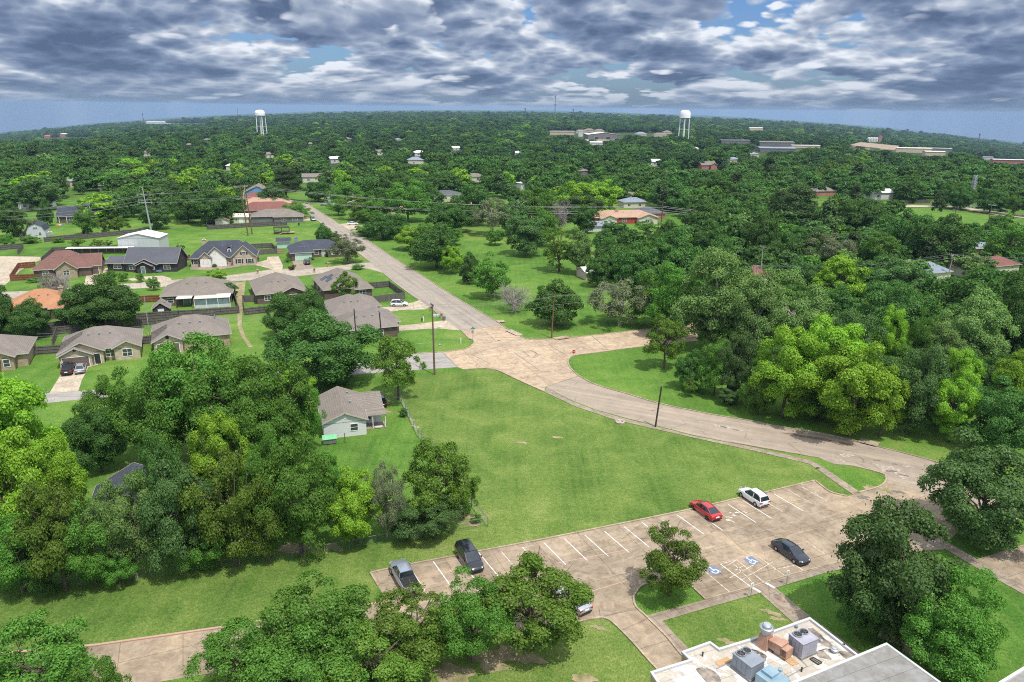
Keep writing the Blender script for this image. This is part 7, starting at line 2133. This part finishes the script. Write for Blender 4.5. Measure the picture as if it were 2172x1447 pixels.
while d < 5200:
    sp = 9.5 if d < 300 else 12.5 + max(0, d - 700) * .0056
    half = math.tan(R(36.5)) * d + 20
    n = int(2 * half / sp)
    for i in range(n):
        x = -half + (i + trng.uniform(.1, .9)) * sp
        y = d + trng.uniform(-.5, .5) * sp
        z = land(x, y)
        px, py = PX(Vector((x, y, z)))
        if py > 880 and not (inpoly(px, py, LWOOD) or inpoly(px, py, RWOOD)):
            continue
        if py > 474 and not (inpoly(px, py, LWOOD) or inpoly(px, py, RWOOD)):
            if not (px > 1290 and py < 640 and trng.random() < .9) or any(inpoly(px, py, c) for c in CLEAR):
                continue
        elif py <= 474:
            if any(inpoly(px, py, c) for c in CLEAR):
                continue
            if trng.random() < .08:
                continue
        kd = kind_at(x, y)
        if kd in ('mid', 'lime', 'pale') and d > 300 and not inpoly(px, py, RWOOD) and trng.random() < (.72 if y < 1100 else .4):
            kd = trng.choice(['oak', 'oak', 'blue'])  # darker kinds swapped in as cloud shade on the wood further back
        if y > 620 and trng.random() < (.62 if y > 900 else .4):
            kd = 'deep'  # far crowns take the leaf colour with cloud shade painted in
        s = max(1.0, sp / 12.5)
        rad = (trng.choice((.75, 1, 1, 1.1, 1.4)) * trng.uniform(4.6, 7.8) if d > 300 else trng.uniform(3.9, 6.4)) * (1 + (s - 1) * .85)
        hh = trng.uniform(7.0, 12.0) * (.7 + rad / 14) * (1 + (s - 1) * .10)
        if kd == 'pine':
            hh *= 1.3; rad *= .7
        if d < 330 and (inpoly(px, py, LWOOD) or inpoly(px, py, RWOOD)):
            hh *= .74; rad *= .85           # understorey between the hand placed crowns
        dep = y * FWD.y + (z - CZ) * FWD.z
        wpx = rad * F_PX / dep
        top = PX(Vector((x, y, z + hh)))[1]
        bad = False
        for (a, b, c, e, yb) in SIGHT:
            if px + wpx > a and px - wpx < c and py > yb - 1 and top < e - (e - b) * .45 and (top > b - 45 or y < 330):
                bad = True; break
        if bad:
            continue
        cand.append((wpx, x, y, z, rad, hh, kd, px, py))
    d += sp * .93
cand.sort(key=lambda c: -c[0])
LOOK = {'oak': 'dark green round tree', 'mid': 'mid green tree', 'lime': 'bright yellow green tree', 'pale': 'pale green tree', 'olive': 'loose olive tree', 'blue': 'blue green tree', 'deep': 'green tree coloured as if under cloud shadow', 'pine': 'dark pine'}
def zone(px, py):
    if inpoly(px, py, LWOOD):
        return 'under the taller crowns of the left wood'
    if inpoly(px, py, RWOOD):
        return 'between the taller crowns of the right hand wood'
    if py < 400:
        return 'in the far town'
    if px < 420:
        return 'behind the slate house and the dark fence'
    if px < 660:
        return 'behind the row of red roofed houses'
    if px < 900:
        return 'around the bungalows at the long road end'
    if px < 1240:
        return 'behind the meadow and the bare tree'
    if px < 1460:
        return 'around the salmon roofed house'
    if px < 1780:
        return 'around the lawn clearing and the pines'
    return 'before the far pale road'
NMAX = 296 - NTREE[0]
for c in cand[:NMAX]:
    _, x, y, z, rad, hh, kd, px, py = c
    zn = zone(px, py)
    put_tree(kd, Vector((x, y, z)), rad, hh, LOOK[kd] + ' ' + zn, 'trees ' + zn)
rest = cand[NMAX:]
print('trees', NTREE[0], 'candidates', len(cand), 'forest', len(rest))

# the rest of the forest: one mass, spread from its own prototypes
protos = bpy.data.collections.new('forest_prototypes')
order = []
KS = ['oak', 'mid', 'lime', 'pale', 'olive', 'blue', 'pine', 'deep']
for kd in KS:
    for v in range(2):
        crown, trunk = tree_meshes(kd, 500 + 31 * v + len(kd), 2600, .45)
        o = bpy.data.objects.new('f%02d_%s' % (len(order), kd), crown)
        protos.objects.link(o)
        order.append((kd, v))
nf = len(rest)
me = bpy.data.meshes.new('forest')
me.vertices.add(nf)
co = np.array([(c[1], c[2], c[3]) for c in rest], np.float32)
me.vertices.foreach_set('co', co.reshape(-1))
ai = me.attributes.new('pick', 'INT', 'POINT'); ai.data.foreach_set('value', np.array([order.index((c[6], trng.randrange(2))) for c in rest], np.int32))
asc = me.attributes.new('size', 'FLOAT_VECTOR', 'POINT'); asc.data.foreach_set('vector', np.array([(c[4] / KIND[c[6]]['R'], c[4] / KIND[c[6]]['R'], c[5] / KIND[c[6]]['H']) for c in rest], np.float32).reshape(-1))
ar = me.attributes.new('turn', 'FLOAT_VECTOR', 'POINT'); ar.data.foreach_set('vector', np.array([(0, 0, trng.uniform(0, 6.28)) for c in rest], np.float32).reshape(-1))
fo = bpy.data.objects.new('forest', me)
COL.objects.link(fo)
struct(fo, 'stuff')
fo['label'] = 'distant town forest of broad crowns reaching to the horizon'
fo['category'] = 'forest'
ng = bpy.data.node_groups.new('forest_spread', 'GeometryNodeTree')
ng.interface.new_socket('Geometry', in_out='INPUT', socket_type='NodeSocketGeometry')
ng.interface.new_socket('Geometry', in_out='OUTPUT', socket_type='NodeSocketGeometry')
gi = ng.nodes.new('NodeGroupInput'); go = ng.nodes.new('NodeGroupOutput')
iop = ng.nodes.new('GeometryNodeInstanceOnPoints')
ci = ng.nodes.new('GeometryNodeCollectionInfo')
ci.inputs['Collection'].default_value = protos
ci.inputs['Separate Children'].default_value = True
ci.inputs['Reset Children'].default_value = True
def named(nm, ty):
    n = ng.nodes.new('GeometryNodeInputNamedAttribute'); n.data_type = ty; n.inputs['Name'].default_value = nm
    return n.outputs['Attribute']
ng.links.new(gi.outputs[0], iop.inputs['Points'])
ng.links.new(ci.outputs[0], iop.inputs['Instance'])
iop.inputs['Pick Instance'].default_value = True
ng.links.new(named('pick', 'INT'), iop.inputs['Instance Index'])
e2r = ng.nodes.new('FunctionNodeEulerToRotation')
ng.links.new(named('turn', 'FLOAT_VECTOR'), e2r.inputs[0])
ng.links.new(e2r.outputs[0], iop.inputs['Rotation'])
ng.links.new(named('size', 'FLOAT_VECTOR'), iop.inputs['Scale'])
ng.links.new(iop.outputs[0], go.inputs[0])
mod = fo.modifiers.new('spread', 'NODES')
mod.node_group = ng

# ------------------------------------------------------------------ air
HZD = 0.00006
mb = MB(); mb.box(-9000, -400, -700, 9000, 24000, 78)
m, t, o = newmat('air')
pv = t.n('ShaderNodeVolumePrincipled')
pv.inputs['Color'].default_value = (0.42, 0.62, 0.92, 1)
pv.inputs['Density'].default_value = HZD
pv.inputs['Anisotropy'].default_value = 0.1
t.l(pv.outputs[0], o.inputs['Volume'])
hz_o = mb.build('haze', m)
struct(hz_o, 'stuff')
hz_o['label'] = 'pale blue air between the drone and the horizon'
hz_o['category'] = 'haze'
